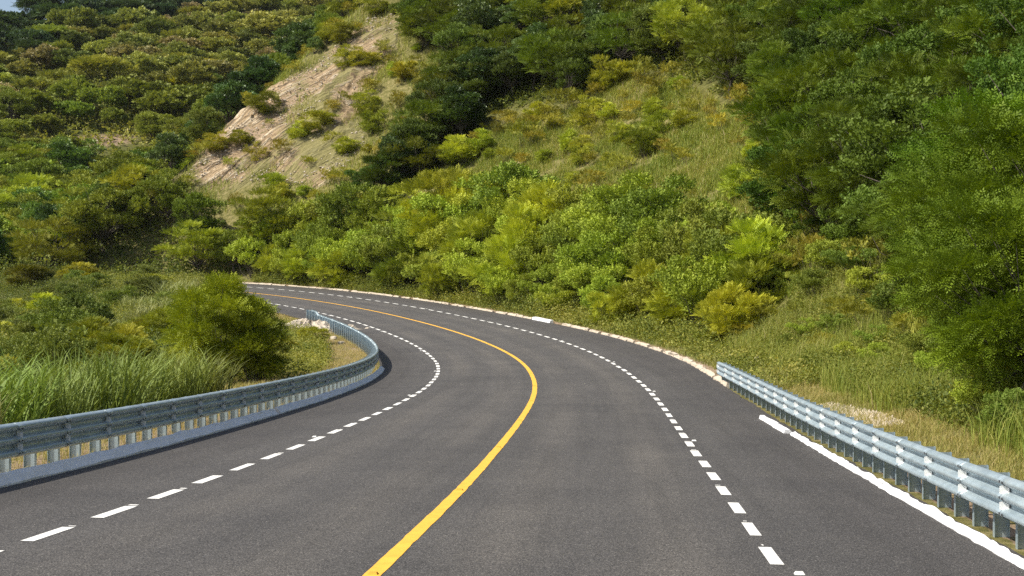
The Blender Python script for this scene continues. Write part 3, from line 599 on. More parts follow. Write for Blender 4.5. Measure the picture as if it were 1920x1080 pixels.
(5,6,16.89,43.5,2.92,1.12,4.7,.102,.137,.009,48,1,50,14),
(8,8,15.04,47.95,3.07,1.27,4.8,.086,.122,.016,51,0,52,14),
(5,4,14.55,45.16,2.12,1.12,3.9,.129,.185,.011,48,1,52,14),
(8,6,18.05,48.16,3.55,1.29,5.2,.131,.199,.025,51,2,52,14),
(8,3,17.22,57.75,3.27,1.23,4.7,.129,.184,.026,51,0,53,14),
(8,0,15.37,50.78,3.54,1.21,4.3,.125,.197,.025,51,1,53,14),
(8,7,16.5,53.63,2.24,1.16,4.4,.136,.194,.027,51,2,53,14),
(5,5,18.28,51.55,2.8,1.15,1.3,.092,.143,.008,48,3,53,14),
(5,8,20.17,55.48,2.43,1.16,2.3,.125,.178,.011,48,4,53,14),
(8,0,21.51,52.88,3.54,1.24,3.3,.164,.268,.034,51,5,53,14),
(8,5,14.94,59.39,2.52,1.22,1.6,.147,.221,.028,51,0,54,14),
(5,6,16.57,61.59,2.63,1.12,3.7,.11,.177,.011,48,1,54,14),
(5,8,17.89,64.18,2.1,1.11,4.7,.105,.153,.01,48,2,54,14),
(8,6,19.16,60.67,2.22,1.06,3.6,.15,.236,.03,51,3,54,14),
(8,4,20.65,63.32,2.42,1.06,3.1,.093,.126,.019,51,4,54,14),
(5,8,23.44,65.1,2.19,1.18,3.5,.124,.184,.011,48,5,54,14),
(8,5,22.9,58.53,3.32,1.08,5.6,.152,.218,.029,51,6,54,14),
(5,8,24.07,60.98,3.09,1.19,6.2,.095,.135,.009,48,7,54,14),
(5,7,25.96,63.9,2.74,1.09,3.7,.132,.186,.013,48,8,54,14),
(5,2,14.78,74.27,2.29,1.26,1.6,.073,.101,.006,48,0,55,14),
(8,2,14.68,66.34,2.4,1.18,1.3,.123,.198,.024,51,1,55,14),
(8,8,16.4,71.29,2.96,1.04,5.5,.154,.225,.03,51,2,55,14),
(8,7,18.32,74.46,3.37,1.13,3.5,.114,.169,.023,51,3,55,14),
(5,6,19.27,71.09,2.17,1.1,3.7,.112,.176,.011,48,4,55,14),
(8,4,18.96,67.19,3.41,1.25,1.6,.113,.146,.019,51,5,55,14),
(5,8,21.24,73.49,2.15,1.18,5.5,.075,.109,.007,48,6,55,14),
(5,2,21.72,69.9,2.89,1.02,3,.099,.152,.01,48,7,55,14),
(5,6,24.8,73.06,2.91,1.27,5.5,.099,.141,.009,48,8,55,14),
(8,6,24.43,67.91,3.19,1.06,5.3,.108,.165,.019,51,9,55,14),
(5,7,26.96,70.58,3.28,1.18,5.3,.123,.172,.012,48,10,55,14),
(5,8,29.11,72.46,3.51,1.21,2.7,.094,.14,.009,48,11,55,14),
(5,6,27.35,67.18,3.21,1.25,4,.126,.172,.011,48,12,55,14),
(4,3,11.26,30.65,4.83,1,5.7,.114,.179,.011,56,0,57,4),
(4,7,10.09,26.33,5.29,1,0,.142,.213,.014,56,1,57,4),
(4,4,11.78,29.23,6.9,1,0,.132,.201,.013,56,2,57,4),
(4,5,13.31,36.07,5.29,1,2.5,.091,.147,.008,56,3,57,4),
(4,1,13.16,33.51,7.13,1,6.3,.133,.23,.012,56,4,57,4),
(4,0,14.12,40.44,4.83,1,.3,.098,.162,.01,56,5,57,4),
(11,1,6.15,125.93,1.81,1.17,4,.281,.287,.033,58,0,59,19),
(5,0,7.22,123.72,1.58,1.18,.4,.351,.384,.044,60,1,59,19),
(5,2,8.31,126.37,1.96,1.2,1.1,.356,.382,.048,60,2,59,19),
(11,8,9.89,122,1.13,1.2,3.9,.347,.335,.04,58,3,59,19),
(11,0,11.48,123.3,1.28,1.3,3.1,.269,.24,.033,58,4,59,19),
(11,5,12.26,118.51,2.16,1.21,4.3,.24,.226,.03,58,5,59,19),
(11,2,12.16,116.51,1.92,.93,2.4,.273,.268,.032,58,6,59,19),
(11,3,13.85,119.84,2.04,1.01,2.8,.312,.295,.037,58,7,59,19),
(5,1,14.43,116.6,1.18,1.23,3.9,.322,.417,.045,60,8,59,19),
(11,6,14.32,114.43,1.8,1.18,5,.315,.314,.04,58,9,59,19),
(11,8,14.57,110.89,.91,1.09,4,.401,.379,.049,58,10,59,19),
(11,6,15.84,107.44,.97,1.22,5.5,.317,.306,.04,58,11,59,19),
(11,2,17.35,104.4,2.09,1.08,4.3,.35,.299,.04,58,12,59,19),
(11,8,17.67,102.23,1.79,1.28,2,.263,.27,.031,58,13,59,19),
(11,7,-.86,132.69,1.82,1.16,.5,.263,.234,.029,58,0,61,19),
(11,7,-.03,130.77,1.58,1.03,5.2,.409,.359,.046,58,1,61,19),
(11,5,1.66,128.34,1.68,1.12,2.2,.277,.247,.031,58,2,61,19),
(11,0,3.65,127.12,1.98,1.08,1.4,.268,.258,.029,58,3,61,19),
(11,5,6.96,120.6,1.42,1.11,2.2,.284,.273,.034,58,4,61,19),
(5,3,8.79,119.59,1.56,1.17,4.9,.425,.487,.055,60,5,61,19),
(11,5,9.98,115.28,1.48,1.04,2.3,.281,.263,.035,58,6,61,19),
(11,7,10.37,117.49,1.64,1.25,1.3,.412,.365,.039,58,7,61,19),
(5,1,12.08,114.2,1.72,1.11,5.1,.347,.407,.044,60,8,61,19),
(11,4,13.04,112.39,1.08,.92,5.2,.297,.276,.032,58,9,61,19),
(5,5,13.69,106.81,1.56,1.14,5.7,.321,.341,.039,60,10,61,19),
(11,1,14.31,108.83,1.71,.92,2.5,.298,.306,.037,58,11,61,19),
(11,7,15.48,105.33,1.31,.95,4.6,.296,.251,.038,58,12,61,19),
(11,0,18.13,96.7,1.38,1.08,1.5,.296,.285,.036,58,13,61,19),
(11,0,-2.77,133.78,.95,.95,2.5,.413,.41,.047,58,0,62,19),
(5,3,1.71,126.31,1.02,1.29,1.1,.435,.491,.052,60,1,62,19),
(5,3,3.84,124.81,1.25,1.23,1.8,.276,.297,.037,60,2,62,19),
(11,6,4.52,120.18,.93,1.28,3.2,.27,.277,.033,58,3,62,19),
(11,3,5.31,122.16,1.2,1.11,2.4,.314,.354,.037,58,4,62,19),
(11,0,6.95,118.41,1.55,.96,6,.268,.263,.031,58,5,62,19),
(11,3,7.99,115.04,1.67,1.12,2,.233,.24,.031,58,6,62,19),
(5,4,8.94,112.97,1.86,.92,.5,.34,.388,.043,60,7,62,19),
(11,8,11.15,110.68,1,1.25,5.3,.408,.421,.049,58,8,62,19),
(5,0,12.2,108.39,2.01,1.1,3.8,.304,.368,.042,60,9,62,19),
(11,7,15.55,101.49,1.78,.93,.5,.46,.415,.051,58,10,62,19),
(11,7,17.34,98.65,1.36,1.17,5,.283,.214,.032,58,11,62,19),
(11,8,18.54,91.1,1.41,1.29,6.1,.336,.334,.038,58,12,62,19),
(5,7,-2.83,129.67,2.11,1.07,5.5,.344,.428,.047,60,0,63,19),
(5,1,-2.04,127.27,1.1,1.23,5.8,.266,.322,.035,60,1,63,19),
(11,0,2.22,123.32,2.1,1.09,1.1,.341,.316,.046,58,2,63,19),
(5,5,5.09,117.6,2.15,.9,4.8,.371,.447,.049,60,3,63,19),
(5,7,5.91,115.76,1.6,1.04,.9,.381,.4,.05,60,4,63,19),
(5,1,10.15,108.93,1.34,1.26,3.9,.232,.254,.029,60,5,63,19),
(5,6,10.5,106.55,2.14,1.17,3.9,.195,.239,.025,60,6,63,19),
(11,6,11.7,103.63,1.61,1.14,.1,.276,.231,.031,58,7,63,19),
(11,4,16.13,96.32,.98,1.12,4.9,.254,.226,.029,58,8,63,19),
(5,3,16.31,91.31,1.52,1,1.9,.43,.505,.053,60,9,63,19),
(11,4,17.6,85.55,1.22,.97,3.4,.178,.162,.022,58,10,63,19),
(5,1,-5.39,130.61,2.1,1.11,4.8,.33,.405,.04,60,0,64,19),
(11,5,-.62,124.2,1.67,1.02,2.7,.329,.347,.037,58,1,64,19),
(11,2,.82,121.15,1.58,1.26,5.8,.329,.272,.029,58,2,64,19),
(5,6,2.76,119.15,1.11,1.28,.3,.32,.391,.046,60,3,64,19),
(5,0,5.81,113.55,1.63,1.07,2.9,.339,.374,.044,60,4,64,19),
(11,5,6.36,111.62,1.62,.99,4.7,.237,.225,.027,58,5,64,19),
(5,0,7.9,109.81,.95,1.09,3.4,.367,.394,.052,60,6,64,19),
(11,3,8.22,106.01,1.97,1.07,2.4,.302,.327,.04,58,7,64,19),
(11,0,12.26,101.32,1.61,1.29,2.4,.31,.309,.041,58,8,64,19),
(11,4,12.79,99.33,1.17,1.24,2.2,.35,.343,.05,58,9,64,19),
(5,0,16.74,88.13,1.42,.91,6.2,.379,.414,.051,60,10,64,19),
(11,1,-6.83,129.15,1.51,1.19,5.5,.287,.274,.038,58,0,65,19),
(5,4,-6.64,126.77,.99,1.04,2.6,.319,.38,.038,60,1,65,19),
(11,1,-4.12,123.4,1.71,1.11,.5,.278,.257,.034,58,2,65,19),
(11,6,3.17,111.59,1,1.04,.4,.389,.344,.049,58,3,65,19),
(5,4,4.92,110.04,1.15,1.04,1.9,.376,.423,.051,60,4,65,19),
(11,3,5.98,106.44,2.11,1.15,1.8,.284,.257,.033,58,5,65,19),
(11,7,16.3,82.37,1.5,1.29,3.7,.286,.298,.035,58,6,65,19),
(11,5,-3.8,120.65,1.6,1.13,5.5,.382,.383,.048,58,0,66,19),
(11,6,.59,115.41,1.07,1.05,2.9,.286,.3,.037,58,1,66,19),
(11,6,.66,112.85,1.76,1.08,.5,.329,.308,.036,58,2,66,19),
(11,6,7.42,100.91,1.89,1,5.9,.231,.213,.028,58,3,66,19),
(5,7,9.19,98.54,1.88,1.26,1.8,.271,.326,.034,60,4,66,19),
(5,0,9.84,96.18,.96,1.08,1.9,.339,.381,.042,60,5,66,19),
(11,3,11.76,94.08,1.14,1.1,4.5,.271,.266,.03,58,6,66,19),
(11,7,12.06,91.86,1.22,.98,5.1,.291,.293,.038,58,7,66,19),
(5,0,14.45,83.47,2.2,1.16,3.1,.371,.464,.055,60,8,66,19),
(5,2,-6.03,121.22,.98,1.06,4.9,.393,.455,.054,60,0,67,19),
(5,3,-5.12,118.96,1.65,1.2,4.7,.325,.424,.043,60,1,67,19),
(11,1,-1.67,114.06,2.17,1.26,4,.283,.255,.036,58,2,67,19),
(11,0,.56,110.61,1.13,1.1,2.7,.282,.257,.035,58,3,67,19),
(11,8,3.32,107.48,1.33,1.12,.9,.215,.195,.022,58,4,67,19),
(11,7,3.85,105.48,.9,1.01,2.3,.289,.287,.037,58,5,67,19),
(11,4,9.21,93.38,1.62,1.13,.2,.344,.331,.036,58,6,67,19),
(11,1,14.42,79.62,1.6,1.18,3.8,.234,.233,.03,58,7,67,19),
(11,5,15.52,75.23,1.62,1.17,6.1,.221,.222,.028,58,8,67,19),
(11,2,15.26,71.64,2.15,1.08,5.8,.298,.309,.034,58,9,67,19),
(11,3,-1.58,110.38,2.09,1.29,5.8,.2,.178,.026,58,0,68,19),
(11,2,1.89,105.88,1.42,1.13,4.5,.25,.282,.032,58,1,68,19),
(11,6,3.47,103.19,1.99,.97,4.4,.314,.25,.036,58,2,68,19),
(5,4,4.71,99.07,1.63,1.18,.2,.246,.268,.029,60,3,68,19),
(5,6,6.25,94.51,1.01,1.07,5.1,.337,.393,.041,60,4,68,19),
(11,4,6.43,96.51,2.12,.9,3.9,.339,.324,.039,58,5,68,19),
(5,6,7.41,91.8,1.13,1.05,5.8,.304,.347,.039,60,6,68,19),
(11,0,10.72,87.49,1.15,1.3,5.6,.303,.285,.035,58,7,68,19),
(11,1,11.56,83.05,1.56,1.24,1.5,.254,.252,.029,58,8,68,19),
(5,5,14.79,68.94,.97,1.21,3.2,.316,.38,.046,60,9,68,19),
(11,3,14.89,66.55,1.96,1.04,3.5,.237,.221,.025,58,10,68,19),
(11,1,8.3,88.42,1.63,1.17,6.1,.358,.364,.039,58,0,69,19),
(11,7,9.09,85.24,1.25,1.07,4.7,.268,.261,.033,58,1,69,19),
(11,6,9.56,82.4,1.28,.92,4.8,.25,.259,.032,58,2,69,19),
(11,7,12.15,76.24,2.11,.91,1.4,.248,.248,.032,58,3,69,19),
(5,7,12.18,66.8,1.33,1.07,6,.315,.359,.04,60,4,69,19),
(11,5,12.75,69.05,1.6,1,5.3,.237,.228,.03,58,5,69,19),
(11,5,13.32,71.08,1.27,1.28,4.2,.253,.267,.034,58,6,69,19),
(11,8,12.65,62.08,1.43,1.2,1.5,.267,.257,.032,58,7,69,19),
(11,5,13.33,64.07,1.13,1.11,.8,.335,.269,.036,58,8,69,19),
(11,2,13.32,60.17,2.08,1.19,3.8,.25,.227,.027,58,9,69,19),
(5,8,-19.67,160.42,2.58,1.06,1.6,.321,.348,.035,70,0,71,17),
(11,6,-16.36,153.13,2.07,1.2,2.8,.311,.286,.034,72,1,71,17),
(11,2,-15.13,159.37,2.38,1.16,.5,.279,.286,.038,72,2,71,17),
(5,0,-12.1,152.93,2.11,1.19,5.3,.374,.353,.036,70,3,71,17),
(11,8,-9.81,145.84,2.23,1.17,3.4,.312,.291,.03,72,4,71,17),
(11,6,-12.83,147.3,1.76,1.27,5.3,.202,.191,.026,72,5,71,17),
(5,8,-14.94,145.13,2.37,1.02,3.2,.235,.284,.029,70,6,71,17),
(11,7,-11.16,140.9,2.5,1.27,2,.221,.213,.027,72,7,71,17),
(11,0,-13.25,139.43,2.35,1.27,4.4,.425,.355,.049,72,8,71,17),
(5,5,-17.67,143.92,1.87,1.24,.8,.377,.421,.048,70,9,71,17),
(11,8,-1.56,131.06,1.71,1.13,3.4,.15,.144,.016,73,0,71,13),
(11,1,0,131.74,1.69,1.08,1.7,.265,.252,.03,73,1,71,13),
(5,1,2.56,129.14,1.7,1.27,1,.435,.459,.047,74,2,71,13),
(11,7,5.01,126.53,2.72,1.25,.2,.206,.214,.025,73,3,71,13),
(11,2,7.94,125.39,1.81,1.26,1.6,.302,.267,.032,73,4,71,13),
(5,8,9.49,126.26,2.73,1.26,.5,.318,.334,.036,74,5,71,13),
(11,0,11.7,123.17,2.66,1.07,3.6,.245,.255,.03,73,6,71,13),
(11,1,-3.11,130.94,1.92,1.19,1.1,.382,.341,.042,73,7,71,13),
(5,3,-4.63,129.83,2.67,1.24,4.2,.43,.492,.051,74,8,71,13),
(11,1,.99,124.74,2.92,1.2,4.2,.244,.267,.032,73,9,71,13),
(11,7,3.93,124.22,2.09,1.26,5.5,.341,.323,.039,73,10,71,13),
(5,8,6.71,121.14,1.95,1.04,3.5,.374,.386,.043,74,11,71,13),
(11,5,-23.4,173.1,1.18,1.31,6,.233,.234,.029,75,0,76,18),
(11,5,-50.3,376.1,1.91,1.17,5.6,.304,.298,.041,75,1,76,18),
(11,7,-22.65,169.47,2.27,1.15,2.5,.314,.291,.033,75,2,76,18),
(11,2,-49.9,373.8,.86,1.23,4.1,.27,.233,.028,75,3,76,18),
(11,3,-49.9,378.5,1.79,1.19,4.2,.294,.342,.042,75,4,76,18),
(11,7,-50.1,381.1,2.02,1.11,1.1,.29,.302,.036,75,5,76,18),
(11,5,-49.9,385.8,1.39,1.34,2.6,.295,.278,.036,75,6,76,18),
(11,6,-49.6,388.8,2.09,1.21,2.1,.335,.332,.041,75,7,76,18),
(11,2,-48.6,383.1,1.81,1.14,.3,.317,.285,.038,75,8,76,18),
(11,5,-49.2,395.4,1.51,1.3,5.6,.365,.356,.047,75,9,76,18),
(11,6,-20.9,173.7,2.02,1.23,1.4,.269,.247,.029,75,10,76,18),
(5,6,-21.3,180.4,1.64,1.21,4.2,.331,.37,.039,77,11,76,18),
(11,1,-19.08,166.58,1.79,1.11,1.9,.325,.308,.036,75,12,76,18),
(11,4,-18.9,171.9,1.86,1.26,5.2,.311,.333,.035,75,13,76,18),
(5,8,-17.04,169.17,2.2,1.35,2.1,.238,.272,.031,77,14,76,18),
(5,3,-14.61,167.47,.84,1.23,2,.223,.273,.031,77,15,76,18),
(5,5,-12.72,165.36,1.98,1.34,6.2,.374,.423,.047,77,16,76,18),
(11,4,-12.43,162.68,1.3,1.12,.7,.293,.293,.039,75,17,76,18),
(11,8,-10.92,160.64,1.12,1.11,4.5,.221,.182,.023,75,18,76,18),
(11,3,-53.4,333.1,2.14,1.03,.6,.231,.257,.028,75,0,78,18),
(5,7,-52.1,337.5,1.71,1.1,3.8,.419,.415,.049,77,1,78,18),
(11,7,-51.5,334.8,1.63,1.02,1.7,.247,.287,.035,75,2,78,18),
(11,7,-25.44,167.28,1.56,1.25,3.8,.348,.331,.042,75,3,78,18),
(11,3,-51.4,341.8,2.12,1.34,4.7,.298,.267,.035,75,4,78,18),
(5,7,-50.8,345.1,2.16,1.12,4.2,.347,.381,.05,77,5,78,18),
(5,5,-49.4,338.8,1.05,1.21,5.4,.218,.268,.028,77,6,78,18),
(5,2,-50,348.1,1.3,1.19,5.7,.326,.383,.045,77,7,78,18),
(11,2,-50.1,358.5,.88,1.03,.9,.309,.242,.038,75,8,78,18),
(11,0,-50,363.4,.89,1.01,.1,.325,.323,.038,75,9,78,18),
(5,7,-22.83,167.09,1.99,1.21,3.1,.273,.299,.034,77,10,78,18),
(11,1,-47.9,350.8,1.75,1.25,4.8,.349,.311,.042,75,11,78,18),
(5,6,-23.8,176.6,2.14,1.25,4.2,.409,.448,.062,77,12,78,18),
(11,2,-48.5,360.4,2.01,1.19,5.8,.316,.292,.039,75,13,78,18),
(11,4,-23.8,179.5,1.16,1.07,3.2,.283,.253,.031,75,14,78,18),
(11,4,-15.5,160.52,1.07,1.08,4.2,.233,.179,.026,75,15,78,18),
(5,3,-11.09,157.95,.94,1.24,2.9,.385,.477,.052,77,16,78,18),
(11,7,-54.5,305.2,2.05,1.3,6,.294,.272,.03,75,0,79,18),
(11,7,-54.8,309.1,1.27,1.13,3.2,.3,.262,.034,75,1,79,18),
(11,7,-54.5,312.2,2.06,1.38,2.8,.296,.319,.043,75,2,79,18),
(11,2,-54.8,315.6,1.61,1.03,.2,.243,.256,.033,75,3,79,18),
(11,0,-55.4,320,1.7,1.15,3.8,.252,.219,.028,75,4,79,18),
(11,0,-52.2,306.1,1.32,1.33,4.7,.269,.307,.037,75,5,79,18),
(11,1,-54,322.3,1.08,1.01,1.6,.263,.242,.031,75,6,79,18),
(11,0,-52.4,313.4,2.1,1.39,.1,.265,.26,.032,75,7,79,18),
(11,8,-26.72,163.38,1.86,1.26,5.5,.345,.328,.037,75,8,79,18),
(11,5,-52.4,320.4,.94,1.01,.2,.21,.178,.02,75,9,79,18),
(5,2,-53.8,329.4,1,1.17,1.7,.4,.42,.055,77,10,79,18),
(11,1,-53.1,324.9,1.9,1.17,2.4,.115,.105,.014,75,11,79,18),
(5,7,-49.8,304.9,2.16,1.23,5.5,.311,.334,.038,77,12,79,18),
(5,8,-51.1,318.3,1.21,1,6.3,.348,.378,.045,77,13,79,18),
(11,8,-51.6,323.1,1.9,1.26,2,.361,.356,.044,75,14,79,18),
(11,4,-51.5,330.6,1.02,1.38,5,.216,.2,.029,75,15,79,18),
(11,8,-50.9,328,1.21,1.16,1.1,.227,.206,.029,75,16,79,18),
(11,6,-26.6,171.4,1.6,1.13,2.8,.274,.244,.031,75,17,79,18),
(11,6,-26.3,175.1,1.43,1.1,3.9,.327,.29,.037,75,18,79,18),
(11,2,-14.14,157.38,1.44,1.36,1.4,.254,.237,.029,75,19,79,18),
(5,8,-13.54,154.66,1.5,1.06,1.2,.348,.439,.049,77,19,79,18),
(11,5,-11.14,155.19,1.34,1.05,6.3,.222,.228,.027,75,19,79,18),
(11,0,-9.93,152.92,1.21,1.07,2.8,.282,.298,.035,75,19,79,18),
(11,0,-54,278.2,.91,1.22,5.5,.369,.319,.04,75,0,80,18),
(5,5,-54.6,286.2,1.43,1.12,5.2,.344,.367,.048,77,1,80,18),
(11,0,-53.1,281.2,2.21,1.25,.8,.292,.277,.036,75,2,80,18),
(5,6,-53.8,288.9,2.24,1.29,2,.347,.398,.046,77,3,80,18),
(5,5,-51.6,278.1,1.51,1.2,1.5,.314,.374,.049,77,4,80,18),
(11,0,-54.5,298.6,1.88,1.3,5,.339,.35,.041,75,5,80,18),
(11,2,-51.9,286.5,1.59,1.39,5.6,.281,.268,.033,75,6,80,18),
(11,5,-29.56,163.66,1.12,1.16,5.4,.248,.216,.031,75,7,80,18),
(11,8,-52.9,295.9,2.02,1.19,4,.374,.346,.046,75,8,80,18),
(5,0,-51.9,293.7,.92,1.14,4.3,.27,.339,.036,77,9,80,18),
(5,2,-51.3,291,.83,1.12,2.8,.315,.363,.044,77,10,80,18),
(5,1,-52.2,299.5,1.87,1.06,6,.31,.315,.042,77,11,80,18),
(11,1,-50.3,296.5,1.81,1.04,2.6,.348,.385,.042,75,12,80,18),
(11,3,-51,301.5,1.8,1.34,6,.316,.281,.038,75,13,80,18),
(11,7,-15.69,153.57,1.37,1.19,1.6,.269,.262,.032,75,14,80,18),
(11,2,-12.96,152.27,.89,1.01,4.5,.275,.224,.029,75,15,80,18),
(11,8,-10.35,149.42,1.92,1.09,4,.286,.265,.031,75,16,80,18),
(11,2,-9.65,146.76,1.7,1.38,2.8,.228,.255,.028,75,17,80,18),
(11,4,-54.1,259.5,1.94,1.18,2.1,.265,.264,.035,75,0,81,18),
(11,0,-54.9,265.5,.93,1.24,3,.246,.257,.028,75,1,81,18),
(11,4,-54.8,272.8,1.44,1.36,.5,.149,.127,.018,75,2,81,18),
(11,7,-52.1,265.6,1.25,1.23,2.8,.317,.345,.039,75,3,81,18),
(5,5,-53,271.1,1.03,1.29,2.4,.377,.411,.049,77,4,81,18),
(11,0,-30.99,159.15,2.3,1.17,3.2,.39,.368,.044,75,5,81,18),
(5,5,-51,269.9,2.09,1.38,2.2,.409,.462,.055,77,6,81,18),
(5,6,-51.8,275.4,1.27,1,1.9,.221,.243,.031,77,7,81,18),
(5,0,-16.27,150.08,2.12,1.37,2.1,.305,.345,.038,77,8,81,18),
(5,0,-15.37,147.36,1.71,1.21,4.8,.184,.2,.024,77,9,81,18),
(11,5,-12.48,148.28,1.76,1.08,2.3,.301,.272,.035,75,10,81,18),
(11,5,-11.41,144.8,1.01,1.32,4.9,.339,.295,.038,75,11,81,18),
(5,5,-54.6,244.4,.94,1.14,.1,.208,.22,.028,77,0,82,18),
(11,6,-53.1,242.1,1.24,1.16,1,.279,.268,.038,75,1,82,18),
(5,1,-54,251.1,.89,1.28,1.8,.328,.368,.043,77,2,82,18),
(11,8,-54.3,253.5,2.02,1.39,5.8,.25,.25,.03,75,3,82,18),
(11,0,-53.6,257.1,1.36,1.1,5.3,.242,.247,.031,75,4,82,18),
(11,3,-28.01,155.03,1.18,1.02,3.7,.251,.272,.034,75,5,82,18),
(5,6,-20.93,151.41,.8,1.29,5.8,.373,.453,.053,77,6,82,18),
(11,5,-10.62,141.3,2.01,1.26,1.1,.245,.244,.03,75,7,82,18),
(11,3,-36.36,153.13,1.57,1.36,1.1,.259,.221,.03,75,0,83,18),
(11,0,-36.27,156.28,1.7,1.13,3.9,.323,.267,.035,75,1,83,18),
(11,2,-36.85,160.08,1.93,1.05,3.3,.275,.271,.034,75,2,83,18),
(5,1,-53.4,233.9,1.94,1.13,4,.281,.307,.039,77,3,83,18),
(11,6,-37.4,163.99,2.05,1.26,2.9,.287,.284,.037,75,4,83,18),
(11,1,-28.63,151.83,1.1,1.39,4.6,.369,.386,.052,75,5,83,18),
(11,7,-19.73,146.65,2,1.15,2.7,.323,.329,.033,75,6,83,18),
(5,5,-15.16,142.14,.97,1.16,1.4,.325,.326,.04,77,7,83,18),
(5,8,-13.19,140.37,1.27,1.07,.1,.286,.337,.039,77,8,83,18),
(11,7,-28.44,149.44,1.35,1.1,3.9,.469,.448,.052,75,0,84,18),
(11,5,-21.74,144.47,1.61,1.26,1.3,.311,.326,.036,75,1,84,18),
(11,6,-14.51,137.34,1.46,1.2,2.2,.26,.277,.033,75,2,84,18),
(11,6,-35.79,147.91,2.18,1.27,6.2,.259,.285,.033,75,0,85,18),
(5,2,-25.3,143.36,2,1.13,3.6,.324,.4,.042,77,1,85,18),
(5,3,-24.11,141,1.85,1.27,2.7,.344,.36,.043,77,2,85,18),
(5,2,-21.76,140.31,1.16,1.18,.2,.336,.431,.048,77,3,85,18),
(11,8,-19.23,140.09,1.82,1.14,3.1,.387,.347,.042,75,4,85,18),
(11,1,-17.41,138.32,2.29,1.18,3,.362,.365,.044,75,5,85,18),
(5,8,-16,134.94,1.59,1.01,.5,.343,.375,.039,77,6,85,18),
(11,0,-33.11,145.43,1.37,1.01,.6,.291,.297,.041,75,0,86,18),
(11,0,-29.02,142.6,2.04,1.06,1,.265,.23,.029,75,1,86,18),
(11,6,-26.64,140.38,1.77,1.19,3.9,.366,.357,.04,75,2,86,18),
(11,4,-19.73,135.47,1.32,1.14,.4,.291,.266,.036,75,3,86,18),
(5,4,-19.98,137.82,1.44,1.28,1.4,.31,.315,.039,77,4,86,18),
(11,2,-17.79,133.29,1.28,1.37,2.1,.256,.239,.032,75,5,86,18),
(11,5,-35.04,152.55,2.5,1.37,5.5,.302,.308,.04,87,0,88,16),
(5,0,-33.7,153.34,2.12,1.22,2.4,.346,.332,.042,89,1,88,16),
(11,3,-31.41,149.65,1.68,1.32,4,.305,.347,.038,87,2,88,16),
(5,7,-30.65,153.29,1.77,1.3,4.6,.254,.265,.032,89,3,88,16),
(11,5,-28.42,149.5,2.45,1.16,3,.308,.279,.037,87,4,88,16),
(5,0,-28.64,157.32,2.67,1.09,4.3,.192,.212,.025,89,5,88,16),
(11,2,-25.27,148.4,2.48,1.27,2.1,.294,.255,.033,87,6,88,16),
(5,3,-23.86,150.65,2.09,1.09,0,.405,.461,.053,89,7,88,16),
(8,8,-24.32,166.2,2.02,1.12,4.1,.134,.208,.049,90,8,88,16),
(5,6,-21.41,150.23,2.32,1.35,5.9,.368,.38,.05,89,9,88,16),
(11,2,-20.5,152.31,2.08,1.27,3.8,.345,.296,.038,87,10,88,16),
(5,2,-20.95,165.54,2.52,1.17,.4,.245,.259,.029,89,11,88,16),
(11,0,-18.75,152.85,1.78,1.34,3,.243,.251,.03,87,12,88,16),
(5,8,-17.6,158.91,2.33,1.29,1.2,.351,.35,.041,89,13,88,16),
(8,2,11.39,62.45,1.6,1.57,2.9,.246,.317,.039,91,0,92,29),
(11,0,11.22,58.92,1.1,1.44,.7,.25,.258,.032,93,1,92,29),
(8,5,12.2,61.5,1.5,1.1,4.4,.215,.281,.037,94,2,92,29),
(8,7,12.97,61.69,1.8,1.11,3.8,.243,.257,.033,91,3,92,29),
(11,4,12.03,56.17,.9,1.11,.9,.2,.223,.027,93,4,92,29),
(8,2,12.85,56.84,1.2,1.38,4.6,.17,.216,.031,94,5,92,29),
(8,5,13.71,58.12,1.7,1.5,2.8,.256,.312,.036,91,6,92,29),
(11,3,12.76,51.87,1,1.46,.5,.257,.265,.032,93,7,92,29),
(8,1,14.01,55.22,1.4,1.51,.3,.156,.231,.032,94,8,92,29),
(8,5,13.62,52.02,1.3,1.31,2.8,.342,.398,.046,91,9,92,29),
(11,5,13.25,47.7,1.1,1.58,3.9,.351,.324,.037,93,10,92,29),
(8,0,13.38,46.54,1.5,1.57,.7,.139,.196,.029,94,11,92,29),
(8,5,14,48.36,1.5,1.14,2.2,.313,.378,.043,91,12,92,29),
(11,4,14.02,46.22,1.7,1.42,3.6,.185,.193,.022,93,13,92,29),
(8,2,14.08,42.77,1.6,1.32,.3,.18,.238,.036,94,14,92,29),
(8,7,8.89,60.54,.8,1.43,4,.245,.292,.034,95,0,92,29),
(11,3,10.17,58.9,.9,1.43,.8,.388,.35,.041,96,1,92,29),
(8,8,10.84,52.51,.7,1.41,6.2,.202,.247,.04,97,2,92,29),
(8,1,11.53,52.82,.9,1.25,6.1,.282,.37,.041,95,3,92,29),
(11,7,11.48,49.87,.8,1.41,1.6,.311,.294,.039,96,4,92,29),
(8,7,12,50.42,1,1.37,1.4,.186,.256,.036,97,5,92,29),
(8,2,11.52,46.09,.7,1.34,5.8,.368,.424,.051,95,6,92,29),
(11,1,12.72,48.95,1.2,1.59,3.7,.221,.23,.03,96,7,92,29),
(8,6,12.27,45.48,.9,1.15,5.8,.217,.312,.041,97,8,92,29),
(8,8,11.88,43.38,.8,1.54,1.9,.297,.383,.043,95,9,92,29),
(11,6,12.99,44.24,1,1.26,1.1,.314,.316,.042,96,10,92,29),
(8,3,12.02,39.33,.7,1.4,5.1,.181,.223,.03,97,11,92,29),
(8,5,11.63,37.08,.9,1.2,5.7,.337,.45,.054,95,12,92,29),
(11,8,13.28,41.84,1.2,1.42,2.3,.23,.256,.031,96,13,92,29),
(8,4,12.57,39.12,1.2,1.54,2.8,.174,.215,.03,97,14,92,29),
(8,7,12.63,37.89,1.2,1.17,2.3,.301,.382,.045,95,15,92,29),
